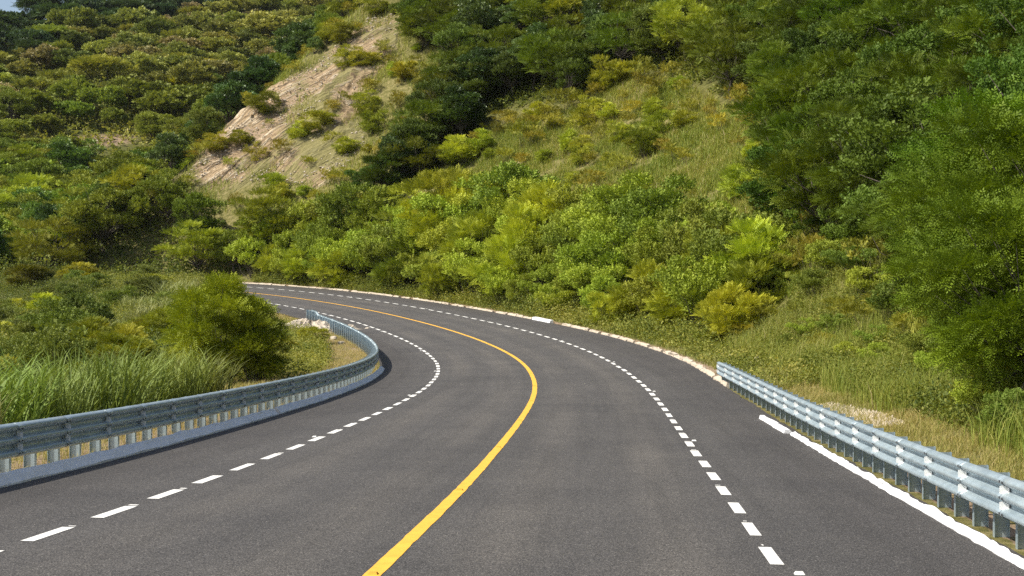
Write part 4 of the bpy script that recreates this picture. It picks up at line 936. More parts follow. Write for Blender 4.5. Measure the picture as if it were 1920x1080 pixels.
(11,4,13.42,39.55,1.6,1.41,4,.289,.23,.031,96,16,92,29),
(8,0,12.21,35.35,1.3,1.44,4.3,.154,.213,.029,97,17,92,29),
(8,1,11.52,32.99,1,1.51,5.3,.266,.36,.04,95,18,92,29),
(11,0,10.29,29.12,.8,1.22,1.4,.306,.265,.031,96,19,92,29),
(8,4,12.38,34.66,1.6,1.33,5.2,.215,.318,.043,97,19,92,29),
(8,2,9.83,27.21,1.1,1.37,5.1,.323,.405,.045,95,19,92,29),
(11,6,10.9,29.83,1.2,1.4,2,.324,.304,.036,96,19,92,29),
(8,0,9.01,24.39,1,1.18,.8,.17,.248,.038,97,19,92,29),
(8,0,10.03,26.58,1,1.42,1.8,.244,.305,.035,95,19,92,29),
(1,4,13.98,51.84,2.3,1.1,0,.27,.277,.043,98,-1,0,8),
(1,7,14.75,50.97,2,1,2.9,.255,.273,.041,99,-1,0,8),
(10,4,13.4,42.64,1.9,.9,2.4,.343,.359,.069,100,-1,0,6),
(3,5,-10.4,47.5,4,.92,.8,.264,.318,.019,101,-1,0,1),
(3,3,-9,46.8,2.7,1,1.9,.191,.232,.017,102,-1,0,1),
(3,1,-15.8,53,2.1,1.25,4,.233,.263,.024,103,-1,0,2),
(3,8,-18.8,60,2.5,1.2,3.3,.224,.253,.024,104,1,105,2),
(3,8,-14.6,45,1.3,1.4,2.5,.294,.323,.033,106,-1,0,2),
(8,5,-17.5,43,2.2,1.1,2.4,.139,.189,.031,107,-1,0,2),
(8,1,-22,58,2.2,1.3,3.1,.242,.265,.051,108,-1,0,2),
(8,0,-16,48,2.4,1.1,4.9,.173,.214,.037,109,-1,0,2),
(8,1,-24,72,3,1.2,1.5,.165,.223,.034,110,-1,0,2),
(3,8,-20,76,2.6,1.2,1.1,.283,.32,.035,111,-1,0,2),
(3,7,-14.5,70,2.6,1.2,2.4,.305,.34,.035,112,-1,0,2),
(8,3,-27,84,3.2,1.2,6.2,.136,.186,.034,113,-1,0,2),
(3,6,-12.8,60,1.6,1.3,2.8,.274,.31,.044,114,-1,0,2),
(3,1,-11.3,66,1.1,1.4,3,.332,.329,.051,115,-1,0,2),
(3,1,-10.8,73,1,1.4,.5,.36,.378,.052,116,-1,0,2),
(8,4,-19.08,52.48,2.02,1.41,.9,.19,.234,.047,117,0,50,12),
(5,5,-13.63,56.9,1.36,1.55,5,.336,.371,.033,118,1,50,12),
(8,3,-27.44,68.14,1.82,1.51,1.4,.194,.235,.049,117,0,52,12),
(8,8,-24.14,64.61,1.24,1.49,4.8,.191,.266,.045,119,1,52,12),
(5,5,-21.7,67.73,1.43,1.12,2.2,.345,.426,.04,118,2,52,12),
(8,4,-18.84,63.65,1.63,1.34,4.3,.125,.155,.025,119,3,52,12),
(5,0,-17.21,59.14,1.94,1.21,4.7,.309,.311,.031,118,4,52,12),
(8,2,-18.14,68.88,1.13,1.5,1.1,.137,.193,.031,119,5,52,12),
(8,7,-13.93,61.28,1.14,1.14,2.4,.121,.159,.027,119,6,52,12),
(8,0,-14.76,65.08,2.01,1.32,5.5,.143,.202,.033,119,7,52,12),
(5,0,-30.64,79.08,1.57,1.39,6.2,.324,.353,.032,118,0,53,12),
(8,4,-28.08,76.11,1.5,1.13,4,.232,.272,.043,119,1,53,12),
(8,8,-25.73,71.52,1.69,1.22,1.2,.206,.238,.046,117,2,53,12),
(5,4,-27.09,81.49,1.37,1.37,3.8,.398,.384,.035,118,3,53,12),
(5,8,-24.41,78.45,1.72,1.19,2.4,.264,.262,.027,118,4,53,12),
(5,1,-21.02,75.5,1.92,1.32,4,.238,.233,.023,118,5,53,12),
(8,5,-18.74,80.59,2.02,1.51,3,.178,.227,.048,117,6,53,12),
(8,4,-16.64,72.64,1.88,1.37,5.9,.129,.173,.03,119,7,53,12),
(8,2,-17.33,76.54,1.21,1.55,.2,.209,.262,.059,117,8,53,12),
(8,3,-42.71,106.32,1.34,1.11,.8,.153,.205,.029,119,0,55,12),
(5,3,-37.58,94.78,1.64,1.39,4.4,.182,.202,.019,118,1,55,12),
(5,1,-43.13,110.42,1.68,1.45,4.4,.297,.307,.028,118,2,55,12),
(8,6,-38.94,101.55,2.09,1.11,6.1,.196,.238,.043,119,3,55,12),
(8,7,-32.09,84.21,2.28,1.31,5.5,.155,.185,.041,117,4,55,12),
(8,6,-33.41,89.67,1.63,1.56,4.8,.183,.249,.047,117,5,55,12),
(5,7,-38.89,106.37,1.47,1.22,4.3,.38,.404,.04,118,6,55,12),
(8,5,-35.88,98.35,1.65,1.58,5.3,.238,.286,.064,117,7,55,12),
(5,6,-43.31,120.14,2.21,1.47,.3,.143,.145,.016,118,8,55,12),
(8,2,-33.72,93.74,1.53,1.22,4.4,.217,.257,.053,117,9,55,12),
(8,2,-44.93,125.86,2.19,1.51,1,.094,.117,.023,117,10,55,12),
(8,1,-40.01,115.87,1.27,1.58,4.9,.133,.152,.032,117,11,55,12),
(5,3,-35.23,102.77,2.1,1.36,4.8,.365,.432,.036,118,12,55,12),
(8,2,-36.68,111.01,1.93,1.25,1.3,.143,.19,.035,119,13,55,12),
(8,5,-29.53,90.38,1.78,1.38,5.5,.141,.199,.03,119,14,55,12),
(5,4,-28.16,86.19,2.1,1.35,3.7,.364,.416,.038,118,15,55,12),
(5,3,-41.8,128.85,2,1.54,.8,.331,.323,.032,118,16,55,12),
(8,7,-39.34,121.74,1.7,1.33,5.6,.178,.252,.046,117,17,55,12),
(8,3,-35.98,116.03,1.84,1.38,3.5,.162,.219,.041,117,18,55,12),
(8,1,-30.1,103.17,2.12,1.53,4.5,.165,.224,.034,119,19,55,12),
(8,2,-36.04,127.58,1.36,1.42,3.1,.236,.278,.057,117,19,55,12),
(8,0,-29.42,107.03,2.24,1.37,2.2,.118,.141,.025,119,19,55,12),
(8,4,-35.46,131.26,1.98,1.35,2.3,.172,.209,.044,117,19,55,12),
(8,1,-32.09,119.87,1.37,1.1,3.6,.12,.177,.028,119,19,55,12),
(8,7,-30.1,112.45,1.35,1.16,3.3,.122,.175,.028,119,19,55,12),
(5,8,-32.58,123.59,1.38,1.26,1.1,.277,.309,.03,118,19,55,12),
(8,4,-25.15,97.91,1.78,1.34,3.5,.204,.26,.048,117,19,55,12),
(8,4,-21.78,93.44,1.85,1.17,2.5,.231,.307,.059,117,19,55,12),
(8,2,-25.17,112.86,1.54,1.23,5.6,.133,.156,.03,117,19,55,12),
(1,1,-16.9,50.5,2.7,1,5.5,.187,.232,.042,120,-1,0,7),
(1,2,-16.2,42,2,.9,5.7,.348,.363,.086,121,-1,0,7),
(10,1,-9.2,22.5,1.45,.99,4.1,.197,.21,.061,122,0,123,10),
(10,8,-10.4,23.6,1.46,1.3,0,.209,.253,.065,122,1,123,10),
(10,2,-9.6,24.5,2,1.28,6,.205,.301,.06,122,2,123,10),
(10,2,-10.8,25.8,1.52,1,.6,.178,.242,.059,122,3,123,10),
(10,7,-8.9,26,1.69,1.04,3.4,.201,.269,.069,122,4,123,10),
(10,4,-9.9,27,1.39,1.03,1.7,.265,.311,.063,122,5,123,10),
(10,5,-8.8,28.3,2.07,1.19,2,.169,.23,.048,122,6,123,10),
(10,0,-10.3,29,1.79,1.26,1.5,.243,.353,.086,122,7,123,10),
(10,3,-11.6,29,1.68,1.2,2.6,.193,.268,.063,122,8,123,10),
(10,8,-9,30.5,1.5,1.12,6,.199,.26,.061,122,9,123,10),
(10,6,-10.9,31.5,1.58,1,4.8,.187,.208,.05,122,10,123,10),
(10,1,-9.4,33,1.84,1.24,.2,.194,.255,.056,122,11,123,10),
(10,2,-12.2,33,1.9,1.18,2.2,.067,.087,.021,122,12,123,10),
(10,5,-8.6,34.6,1.87,1,1.4,.238,.294,.069,122,13,123,10),
(10,7,-10.5,35,1.68,1.2,4.9,.171,.199,.048,122,14,123,10),
(10,0,-12.6,36.5,1.34,1.16,2.5,.218,.29,.065,122,15,123,10),
(10,2,-8.5,37,1.59,1.16,.3,.165,.19,.048,122,16,123,10),
(10,7,-9.5,38,1.37,1.07,3,.217,.236,.066,122,17,123,10),
(10,8,-19.3,92,1.98,1.19,6.2,.273,.291,.106,124,0,125,20),
(10,7,-21,96,2.04,1.32,3,.362,.37,.136,124,1,125,20),
(10,1,-23.5,106,2.56,1.23,3.9,.283,.276,.113,124,2,125,20),
(10,5,-22.3,100,2.43,1.35,1.1,.296,.304,.114,124,3,125,20),
(10,5,-20.5,88,2.2,1.38,2.7,.27,.294,.105,124,4,125,20),
(10,3,-23,98,2.4,1.31,3.1,.32,.331,.133,124,5,125,20),
(10,4,-26,104,2.58,1.28,2,.312,.348,.135,124,6,125,20),
(10,8,-25,95,2.38,1.2,0,.308,.341,.125,124,7,125,20),
(10,6,-25,92,2.29,1.26,1.8,.311,.332,.131,124,8,125,20),
(10,5,-28,100,2.02,1.22,5.8,.329,.362,.133,124,9,125,20),
(10,5,-28,88,2.23,1.49,.2,.369,.393,.153,124,10,125,20),
(10,0,-31,95,2.18,1.35,2.9,.338,.376,.134,124,11,125,20),
(9,0,-87.2,227.2,6.19,1.38,4.2,.212,.265,.035,126,-1,0,23),
(2,6,-78.1,202.9,6.72,1.44,5.2,.232,.316,.04,126,-1,0,23),
(2,1,-85.6,300.1,6.8,1.01,5.6,.19,.201,.053,127,-1,0,11),
(2,2,-51.1,328.3,7.98,1.05,2.9,.155,.167,.04,128,-1,0,3),
(2,4,-66.6,211,5.92,1.38,3.1,.157,.188,.026,126,-1,0,23),
(2,1,-71.1,327.9,6.8,1.23,5.6,.298,.286,.073,127,-1,0,11),
(2,7,-71.4,394.7,7.79,1.02,.9,.286,.319,.079,127,-1,0,11),
(2,1,-119.2,347.3,6.01,1.35,.9,.054,.102,.036,129,-1,0,26),
(2,3,-47.1,277.4,6.63,1.42,6.2,.32,.344,.089,127,-1,0,11),
(2,5,-80.3,337.3,5.42,1.24,5.7,.296,.329,.079,127,-1,0,11),
(12,7,-60.1,296.3,4.38,1.25,4.4,.225,.234,.053,130,-1,0,5),
(2,8,-91.4,319.1,5.19,1.42,6.2,.291,.267,.117,131,-1,0,0),
(2,6,-81.7,294.1,6.92,1.4,4.8,.295,.273,.12,131,-1,0,0),
(2,6,-79.5,390.7,6.32,1.3,1.1,.261,.271,.068,127,-1,0,11),
(2,7,-62.6,360.2,7.52,1.29,2.3,.305,.314,.086,127,-1,0,11),
(2,7,-83.6,385.5,6.23,1.2,3,.313,.331,.083,127,-1,0,11),
(2,2,-60.4,341.6,8.78,1.35,5.4,.354,.359,.085,127,-1,0,11),
(2,1,-108.6,393.1,5.26,1.31,1.6,.086,.136,.052,129,-1,0,26),
(2,2,-49.8,260.6,3.94,1.06,3.6,.262,.319,.049,126,-1,0,23),
(2,3,-100.1,287.7,6.62,1.16,5.7,.304,.27,.125,131,-1,0,0),
(2,0,-100.7,277.4,4.73,1.13,2.6,.285,.28,.073,127,-1,0,11),
(2,8,-76.2,281.6,7.47,1.15,4,.332,.365,.094,127,-1,0,11),
(2,2,-70.6,351.2,5.83,1.35,.9,.309,.32,.083,127,-1,0,11),
(2,3,-56.6,202.8,2.92,1.33,4.9,.183,.226,.03,126,-1,0,23),
(12,1,-77.1,266.9,5.12,1.07,5.3,.282,.299,.076,130,-1,0,5),
(12,7,-54.6,405.5,3.42,1.36,3.2,.293,.323,.07,130,-1,0,5),
(2,4,-57.1,318.7,7.22,1.24,4.3,.313,.327,.083,127,-1,0,11),
(2,4,-93.8,337.4,3.82,1.29,1,.154,.178,.041,128,-1,0,3),
(2,1,-99.3,367.4,4.82,1.44,4.6,.067,.11,.047,129,-1,0,26),
(2,5,-101.2,243.7,4.49,1.41,5.2,.228,.26,.037,126,-1,0,23),
(2,3,-130.5,354.7,6.64,1.11,1.2,.057,.102,.034,129,-1,0,26),
(2,1,-104.8,323.6,8.82,1.13,4.2,.217,.255,.057,128,-1,0,3),
(2,3,-129.2,374.6,5.98,1.16,1.8,.087,.141,.056,129,-1,0,26),
(2,6,-70.4,321,6.6,1.42,5.8,.331,.352,.086,127,-1,0,11),
(2,1,-134.9,341.1,6.11,1.37,2.2,.067,.106,.042,129,-1,0,26),
(2,2,-50.9,214.5,5.57,1.08,4.2,.259,.326,.047,126,-1,0,23),
(2,1,-85.5,288,4.95,1.06,2.5,.171,.193,.051,128,-1,0,3),
(2,2,-84.5,397,4.85,1.25,.6,.19,.197,.053,127,-1,0,11),
(2,6,-101.2,260,5.82,1.25,.8,.403,.465,.105,127,-1,0,11),
(2,8,-65.9,253.9,6.91,1.4,.8,.199,.233,.035,126,-1,0,23),
(2,6,-112.6,285,8.27,1.13,5.1,.072,.107,.047,129,-1,0,26),
(12,0,-111,367.1,5.97,1.28,3.5,.065,.104,.042,129,-1,0,26),
(2,6,-80.1,226.4,3.32,1.38,.5,.239,.275,.042,126,-1,0,23),
(2,1,-83.2,331,6.12,1,2.8,.306,.336,.08,127,-1,0,11),
(2,4,-108.2,303.5,7.25,1.27,2.7,.071,.121,.049,129,-1,0,26),
(2,4,-101.7,386.2,5.64,1.1,3.6,.056,.085,.033,129,-1,0,26),
(12,2,-92.5,259.9,5.35,1.26,4.2,.307,.335,.085,130,-1,0,5),
(2,3,-109.5,319,4.67,1.3,.3,.066,.118,.041,129,-1,0,26),
(2,4,-80.6,249.6,5.27,1.08,3.8,.198,.286,.036,126,-1,0,23),
(9,2,-82.5,208.4,5.23,1.42,5.5,.236,.282,.043,126,-1,0,23),
(2,7,-63.5,304.4,5.78,1.05,4,.3,.331,.078,127,-1,0,11),
(12,7,-78,321.2,7.01,1.03,6.2,.232,.263,.056,130,-1,0,5),
(2,5,-55.1,309.6,5.64,1.2,5.8,.29,.241,.117,131,-1,0,0),
(9,8,-38.2,191,4.47,1.38,3.2,.165,.183,.028,126,-1,0,23),
(2,6,-112.8,355.8,7.81,1.1,5.4,.08,.131,.06,129,-1,0,26),
(2,8,-59.5,266.8,4.34,1.43,5.8,.193,.19,.05,127,-1,0,11),
(2,0,-55.9,251.1,5.93,1.28,1.3,.194,.244,.032,126,-1,0,23),
(12,3,-68.3,413.9,8.31,1.13,3.2,.239,.257,.056,130,-1,0,5),
(2,3,-72.2,199.9,5.25,1.4,3.4,.171,.228,.029,126,-1,0,23),
(2,3,-98.2,267.9,3.74,1.06,3.9,.177,.208,.052,128,-1,0,3),
(2,8,-53,352.2,7.01,1.3,1.2,.258,.307,.071,127,-1,0,11),
(2,3,-72.3,419.9,7.9,1.27,1.9,.272,.258,.125,131,-1,0,0),
(2,0,-52.3,297.6,4.38,1.04,.2,.261,.277,.069,127,-1,0,11),
(2,3,-96.3,357.2,3.66,1.43,1.6,.225,.229,.059,127,-1,0,11),
(2,5,-86.8,263.4,5.47,1.07,2.9,.214,.251,.055,127,-1,0,11),
(2,3,-73.7,249.2,4.44,1.02,2.4,.191,.235,.033,126,-1,0,23),
(9,5,-95.7,234.9,4.37,1.26,3.1,.199,.27,.036,126,-1,0,23),
(2,6,-119.5,387.4,7.2,1.25,5,.085,.141,.051,129,-1,0,26),
(2,1,-107.7,345.6,5.71,1.16,1.8,.072,.117,.048,129,-1,0,26),
(2,7,-130.3,362.1,6.15,1.15,2.9,.071,.11,.046,129,-1,0,26),
(2,6,-53.9,414,5.74,1.02,3.2,.329,.275,.13,131,-1,0,0),
(2,7,-105,405.5,8.24,1.41,1.1,.049,.089,.034,129,-1,0,26),
(2,6,-94.4,397.2,5.74,1.37,3.9,.062,.101,.043,129,-1,0,26),
(2,5,-80.9,413.7,4.39,1.3,6,.254,.276,.07,127,-1,0,11),
(2,3,-83.5,362.2,7.38,1.03,.9,.286,.311,.071,127,-1,0,11),
(2,6,-116,373.2,4.7,1.05,4.6,.065,.117,.042,129,-1,0,26),
(2,5,-57.6,287.9,4.56,1.11,1.8,.248,.248,.067,127,-1,0,11),
(12,3,-60.5,387.5,3.88,1.24,3.4,.315,.343,.076,130,-1,0,5),
(12,5,-73.9,297.8,5.09,1.42,2.9,.312,.334,.074,130,-1,0,5),
(2,8,-103.3,338.2,4.68,1.27,1.2,.073,.112,.049,129,-1,0,26),
(12,7,-120.2,306.9,7.15,1.42,5.4,.058,.096,.039,129,-1,0,26),
(2,6,-96.5,376.3,6.16,1.04,5.9,.055,.104,.039,129,-1,0,26),
(2,3,-110.7,377.4,6.35,1.01,1.2,.07,.111,.045,129,-1,0,26),
(2,6,-124.8,326.3,6.73,1.14,4,.063,.103,.043,129,-1,0,26),
(2,5,-65,333.2,6.07,1.29,5.2,.154,.184,.047,128,-1,0,3),
(2,5,-90.9,350.3,5.87,1.17,.9,.305,.312,.072,127,-1,0,11),
(2,0,-114.8,292.4,6.86,1,4.7,.066,.108,.044,129,-1,0,26),
(2,4,-48.1,339,5.61,1.2,3.9,.164,.205,.047,128,-1,0,3),
(2,0,-102,329.8,7.13,1.24,5.3,.134,.163,.038,128,-1,0,3),
(2,0,-97.7,414.5,4.26,1.15,4.2,.073,.126,.044,129,-1,0,26),
(2,1,-93.5,287.3,6.33,1.27,2.6,.151,.195,.046,128,-1,0,3),
(2,7,-71.8,260.9,7.28,1.45,5.1,.18,.214,.03,126,-1,0,23),
(2,2,-117.6,336.8,3.98,1.09,3,.076,.127,.047,129,-1,0,26),
(2,5,-71.4,274.2,5.1,1.42,5.5,.207,.214,.054,127,-1,0,11),
(12,6,-79,404.4,6.92,1.38,1.8,.217,.245,.054,130,-1,0,5),
(2,3,-78.8,373.2,4.54,1.03,4.6,.309,.273,.129,131,-1,0,0),
(12,5,-113.5,405.1,6.08,1.32,.8,.219,.234,.051,130,-1,0,5),
(2,2,-69.2,309.1,4.68,1.25,3.5,.316,.341,.082,127,-1,0,11),
(9,0,-64.2,240.9,6.17,1.28,4,.237,.281,.04,126,-1,0,23),
(2,2,-92.3,388.3,5.08,1.06,3.4,.283,.239,.117,131,-1,0,0),
(2,4,-109.5,267.3,5.78,1.19,2.5,.184,.224,.052,128,-1,0,3),
(2,8,-51.9,223.9,6.27,1.18,2,.237,.258,.042,126,-1,0,23),
(12,1,-106.8,359,5.47,1.23,4,.071,.126,.046,129,-1,0,26),
(12,4,-92.6,331,5.39,1.42,2.7,.273,.279,.064,130,-1,0,5),
(2,5,-84,344.8,3.7,1.22,5.6,.279,.314,.076,127,-1,0,11),
(2,6,-101,309.7,6.12,1.2,1.9,.15,.189,.047,128,-1,0,3),
(2,1,-104.8,254.4,3.52,1.11,4.3,.221,.233,.056,127,-1,0,11),
(2,6,-51.9,359.3,5.97,1.37,4.7,.265,.283,.071,127,-1,0,11),
(2,5,-73.9,342.7,6.77,1.35,5.6,.211,.225,.057,127,-1,0,11),
(2,1,-76.5,212,6.15,1.39,.4,.264,.279,.042,126,-1,0,23),
(2,8,-72.5,206.7,3.5,1.18,2.6,.202,.235,.035,126,-1,0,23),
(2,5,-130.4,330.9,7.9,1.09,1.8,.055,.095,.036,129,-1,0,26),
(12,2,-88.8,376.4,5.5,1.18,4.9,.3,.304,.07,130,-1,0,5),
(12,7,-65.3,366.6,6.2,1.14,1.7,.296,.337,.072,130,-1,0,5),
(2,8,-123.3,362.9,5.81,1.34,4.7,.076,.121,.052,129,-1,0,26),
(2,3,-62.9,380.3,4.18,1.37,1.7,.23,.276,.067,127,-1,0,11),
(2,1,-87,416.7,7.44,1.21,2.9,.055,.102,.038,129,-1,0,26),
(2,6,-118.5,299.2,7.71,1.35,4.1,.055,.098,.038,129,-1,0,26),
(2,5,-87.7,367.2,5.17,1.25,2.9,.299,.27,.136,131,-1,0,0),
(12,7,-90.8,295.1,4.12,1.23,1.6,.319,.332,.076,130,-1,0,5),
(9,6,-59.6,214.3,5.16,1.4,1.3,.214,.264,.036,126,-1,0,23),
(12,2,-91.3,278.8,3.83,1.03,1.8,.266,.286,.064,130,-1,0,5),
(2,8,-97,344.2,8.51,1.24,.8,.262,.3,.07,127,-1,0,11),
(12,7,-66,400.3,5.41,1.05,1.8,.249,.298,.061,130,-1,0,5),
(2,1,-64.8,314.4,5.62,1.33,1.6,.141,.17,.044,128,-1,0,3),
(2,4,-71.9,403,3.98,1.13,.1,.247,.206,.095,131,-1,0,0),
(2,4,-72.7,336.2,5.14,1.21,3.7,.258,.292,.072,127,-1,0,11),
(2,3,-123.5,334.2,3.63,1.13,5.7,.063,.103,.036,129,-1,0,26),
(12,0,-98,294.4,4.26,1.4,2.8,.292,.326,.073,130,-1,0,5),
(2,2,-57.8,231.7,4.16,1.43,6.2,.275,.305,.046,126,-1,0,23),
(2,1,-58.9,245,3.8,1.43,5.4,.235,.275,.042,126,-1,0,23),
(2,7,-52.8,374.8,7.85,1.08,1.9,.152,.193,.045,128,-1,0,3),
(2,0,-63.3,282.3,4.2,1.12,4.8,.157,.217,.049,128,-1,0,3),
(12,5,-106.1,414.7,7.15,1.29,4.4,.33,.363,.074,130,-1,0,5),
(2,4,-88.9,220.3,5.38,1.05,1.1,.23,.256,.039,126,-1,0,23),
(2,3,-74.9,361,7.06,1.45,5.5,.267,.313,.071,127,-1,0,11),
(2,7,-94.1,309.5,3.99,1.32,5.3,.146,.193,.048,128,-1,0,3),
(2,3,-87.9,250,6.07,1.42,4.2,.203,.244,.034,126,-1,0,23),
(2,1,-107.9,384.1,4.69,1.09,1.4,.072,.116,.047,129,-1,0,26),
(2,0,-79.8,308.1,5.12,1.15,4.6,.206,.249,.057,128,-1,0,3),
(12,1,-123,353,8.28,1.15,5.5,.066,.111,.042,129,-1,0,26),
(12,7,-127.1,342.9,4.95,1.07,5.2,.055,.098,.039,129,-1,0,26),
(2,7,-64.8,190.9,5.15,1.37,5.3,.234,.293,.04,126,-1,0,23),
(2,6,-88.8,409.7,5.64,1.03,.2,.211,.246,.062,127,-1,0,11),
(2,7,-73,379,4.79,1.33,1.1,.191,.174,.081,131,-1,0,0),
(2,2,-115.2,396.9,5.14,1.32,1.1,.065,.108,.042,129,-1,0,26),
(2,1,-77.1,314.1,6.69,1.3,2.5,.305,.267,.116,131,-1,0,0),
(2,5,-64.8,273.5,8.14,1.07,2.9,.259,.268,.068,127,-1,0,11),
(2,8,-95.3,408,8.43,1.24,5.8,.072,.12,.045,129,-1,0,26),
(2,0,-50.3,304.4,4.35,1.03,1.1,.298,.338,.082,127,-1,0,11),
(2,7,-97.5,254.4,4.96,1.27,3.1,.327,.293,.142,131,-1,0,0),
(2,8,-69.4,386.5,4.24,1.4,.5,.229,.249,.061,127,-1,0,11),
(12,0,-107,296.6,5.87,1.25,5.5,.064,.104,.047,129,-1,0,26),
(2,2,-50.7,399,5.46,1.26,3.5,.293,.298,.075,127,-1,0,11),
(2,1,-70.2,286.4,6.62,1.08,4.9,.237,.276,.067,127,-1,0,11),
(12,8,-45.2,315.8,5.26,1.4,5,.263,.293,.066,130,-1,0,5),
(2,5,-54.3,278.2,4.16,1.25,2.5,.257,.258,.06,127,-1,0,11),
(12,0,-49.8,345.8,5.14,1.41,2.7,.276,.273,.062,130,-1,0,5),
(2,8,-113.2,272.6,4.05,1.39,2.4,.075,.123,.048,129,-1,0,26),
(2,3,-48.6,366.4,7.38,1.09,3.5,.184,.207,.05,128,-1,0,3),
(12,2,-90.9,271,4.81,1.22,.4,.235,.257,.053,130,-1,0,5),
(2,2,-29.5,195.2,3.41,1.04,2.1,.23,.262,.065,127,-1,0,11),
(2,0,-102.8,377.8,7.48,1.36,2.3,.082,.129,.051,129,-1,0,26),
(2,5,-122.7,372.4,5.98,1.22,5.7,.069,.13,.05,129,-1,0,26),
(2,3,-60.5,196.4,5.59,1.04,4.2,.23,.274,.04,126,-1,0,23),
(12,6,-104.6,351.9,5.48,1.03,1.2,.082,.137,.054,129,-1,0,26),
(2,5,-56,367.4,7.27,1.13,.4,.206,.225,.054,127,-1,0,11),
(9,3,-71,193,5.6,1.44,6.2,.284,.348,.05,126,-1,0,23),
(2,5,-110.2,334.7,6.1,1.35,1.6,.045,.085,.032,129,-1,0,26),
(12,8,-68.7,267.8,3.98,1.23,2.4,.263,.317,.072,130,-1,0,5),
(9,5,-90.9,243.6,7.7,1.3,2.3,.204,.253,.039,126,-1,0,23),
(2,5,-63.9,352.3,6.7,1.39,2.1,.334,.344,.087,127,-1,0,11),
(12,0,-50.8,268,4.04,1.2,3.4,.22,.24,.052,130,-1,0,5),
(2,2,-102.1,392.8,5.35,1.28,4,.058,.098,.037,129,-1,0,26),
(2,1,-116.6,326.4,4.98,1.3,5.8,.058,.096,.04,129,-1,0,26),
(2,4,-86.7,233.7,4.48,1.31,1.9,.226,.274,.042,126,-1,0,23),
(9,4,-81.5,217.1,4.07,1.28,5.4,.176,.206,.029,126,-1,0,23),
(12,4,-78.2,353.6,3.49,1.26,5.7,.291,.322,.069,130,-1,0,5),
(2,1,-77.3,255.3,6.9,1.09,4.4,.243,.311,.046,126,-1,0,23),
(12,3,-51.1,387.8,4,1.16,3.8,.297,.307,.068,130,-1,0,5),
(2,4,-69.3,371.6,5.39,1.23,.4,.274,.285,.071,127,-1,0,11),
(2,4,-127.7,317.6,6.54,1.23,.2,.077,.128,.051,129,-1,0,26),
(12,5,-119.2,379.6,6.39,1.19,1.2,.082,.137,.056,129,-1,0,26),
(9,6,-51.5,241.4,5.14,1.3,.3,.171,.206,.031,126,-1,0,23),
(12,5,-77.4,397.9,7.01,1.3,3.2,.282,.33,.071,130,-1,0,5),
(2,6,-58.7,326.2,4.78,1.28,4.7,.184,.217,.05,128,-1,0,3),
(2,6,-102.2,317.2,5.64,1.28,6,.285,.277,.075,127,-1,0,11),
(2,0,-87.7,357,6.21,1.06,2.1,.214,.236,.056,127,-1,0,11),
(2,5,-53.5,381.6,4.51,1.1,5.3,.332,.394,.088,127,-1,0,11),
(2,8,-137.1,356.5,5.85,1.36,1.9,.066,.112,.042,129,-1,0,26),
(12,1,-101.2,300.2,5.47,1.09,5.2,.265,.308,.065,130,-1,0,5),
(12,6,-104.5,371.2,6.27,1.2,2.6,.062,.1,.039,129,-1,0,26),
(12,4,-107.5,311.1,6.28,1.39,5.5,.267,.34,.072,130,-1,0,5),
(2,2,-92.7,303.2,6.06,1.05,2,.311,.354,.08,127,-1,0,11),
(2,5,-92.7,362.5,4.8,1.1,4.2,.344,.282,.143,131,-1,0,0),
(12,7,-107.2,281.1,5.09,1.36,.4,.272,.292,.07,130,-1,0,5),
(2,8,-85.1,316.5,6.36,1.13,3.1,.3,.329,.08,127,-1,0,11),
(2,5,-57.2,396.9,8.66,1.28,5.3,.325,.308,.082,127,-1,0,11),
(12,0,-60.6,418.2,8.27,1.06,3.6,.285,.326,.07,130,-1,0,5),
(2,6,-63.9,289.9,5.51,1.33,6.1,.31,.301,.13,131,-1,0,0),
(2,4,-62.8,260,7.07,1.35,1.4,.176,.214,.034,126,-1,0,23),
(12,5,-62.2,406.2,6.68,1.11,3.4,.343,.374,.085,130,-1,0,5),
(12,4,-135.9,334.4,4.37,1.29,2.5,.069,.119,.046,129,-1,0,26),
(12,8,-83.4,275.4,7.55,1.14,3.8,.335,.349,.07,130,-1,0,5),
(2,8,-106,273.5,4.9,1.16,1.7,.273,.328,.079,127,-1,0,11),
(2,0,-56.4,261.2,5.17,1.31,5.8,.232,.3,.043,126,-1,0,23),
(2,6,-115.4,313.9,3.51,1.21,5.9,.092,.166,.064,129,-1,0,26),
(12,6,-78.7,366.5,4.3,1.01,.4,.235,.264,.059,130,-1,0,5),
(2,2,-61.4,373.9,6.06,1.12,5.1,.244,.256,.068,127,-1,0,11),
(2,2,-106.7,288.6,4.97,1.01,1.8,.255,.263,.065,127,-1,0,11),
(12,8,-48.9,321.1,5.08,1.28,2.9,.221,.241,.052,130,-1,0,5),
(12,7,-66.8,342.4,5.57,1.07,1.2,.265,.297,.064,130,-1,0,5),
(2,1,-87.5,336.7,6.01,1.08,4.4,.199,.241,.056,128,-1,0,3),
(2,7,-86.8,310,6.75,1.03,5.7,.233,.276,.063,127,-1,0,11),
(2,5,-89.8,402.6,4.32,1.43,3.7,.073,.118,.045,129,-1,0,26),
(2,4,-56.1,335.3,4.98,1.18,3.9,.208,.224,.058,127,-1,0,11),
(2,4,-134.4,349.4,3.64,1.14,4.8,.057,.098,.037,129,-1,0,26),
(2,6,-59.9,225.1,3.95,1.35,4.2,.201,.246,.036,126,-1,0,23),
(2,8,-120.7,318.4,6.75,1.36,5.2,.08,.124,.052,129,-1,0,26),
(2,0,-54.3,190.5,4.85,1.1,2,.188,.2,.031,126,-1,0,23),
(2,0,-97.7,321.8,5.17,1.26,1,.228,.252,.063,127,-1,0,11),
(2,0,-86.2,323.9,7.88,1.4,1.1,.162,.202,.047,128,-1,0,3),
(2,3,-72.7,217.4,6.48,1.1,5.5,.193,.226,.033,126,-1,0,23),
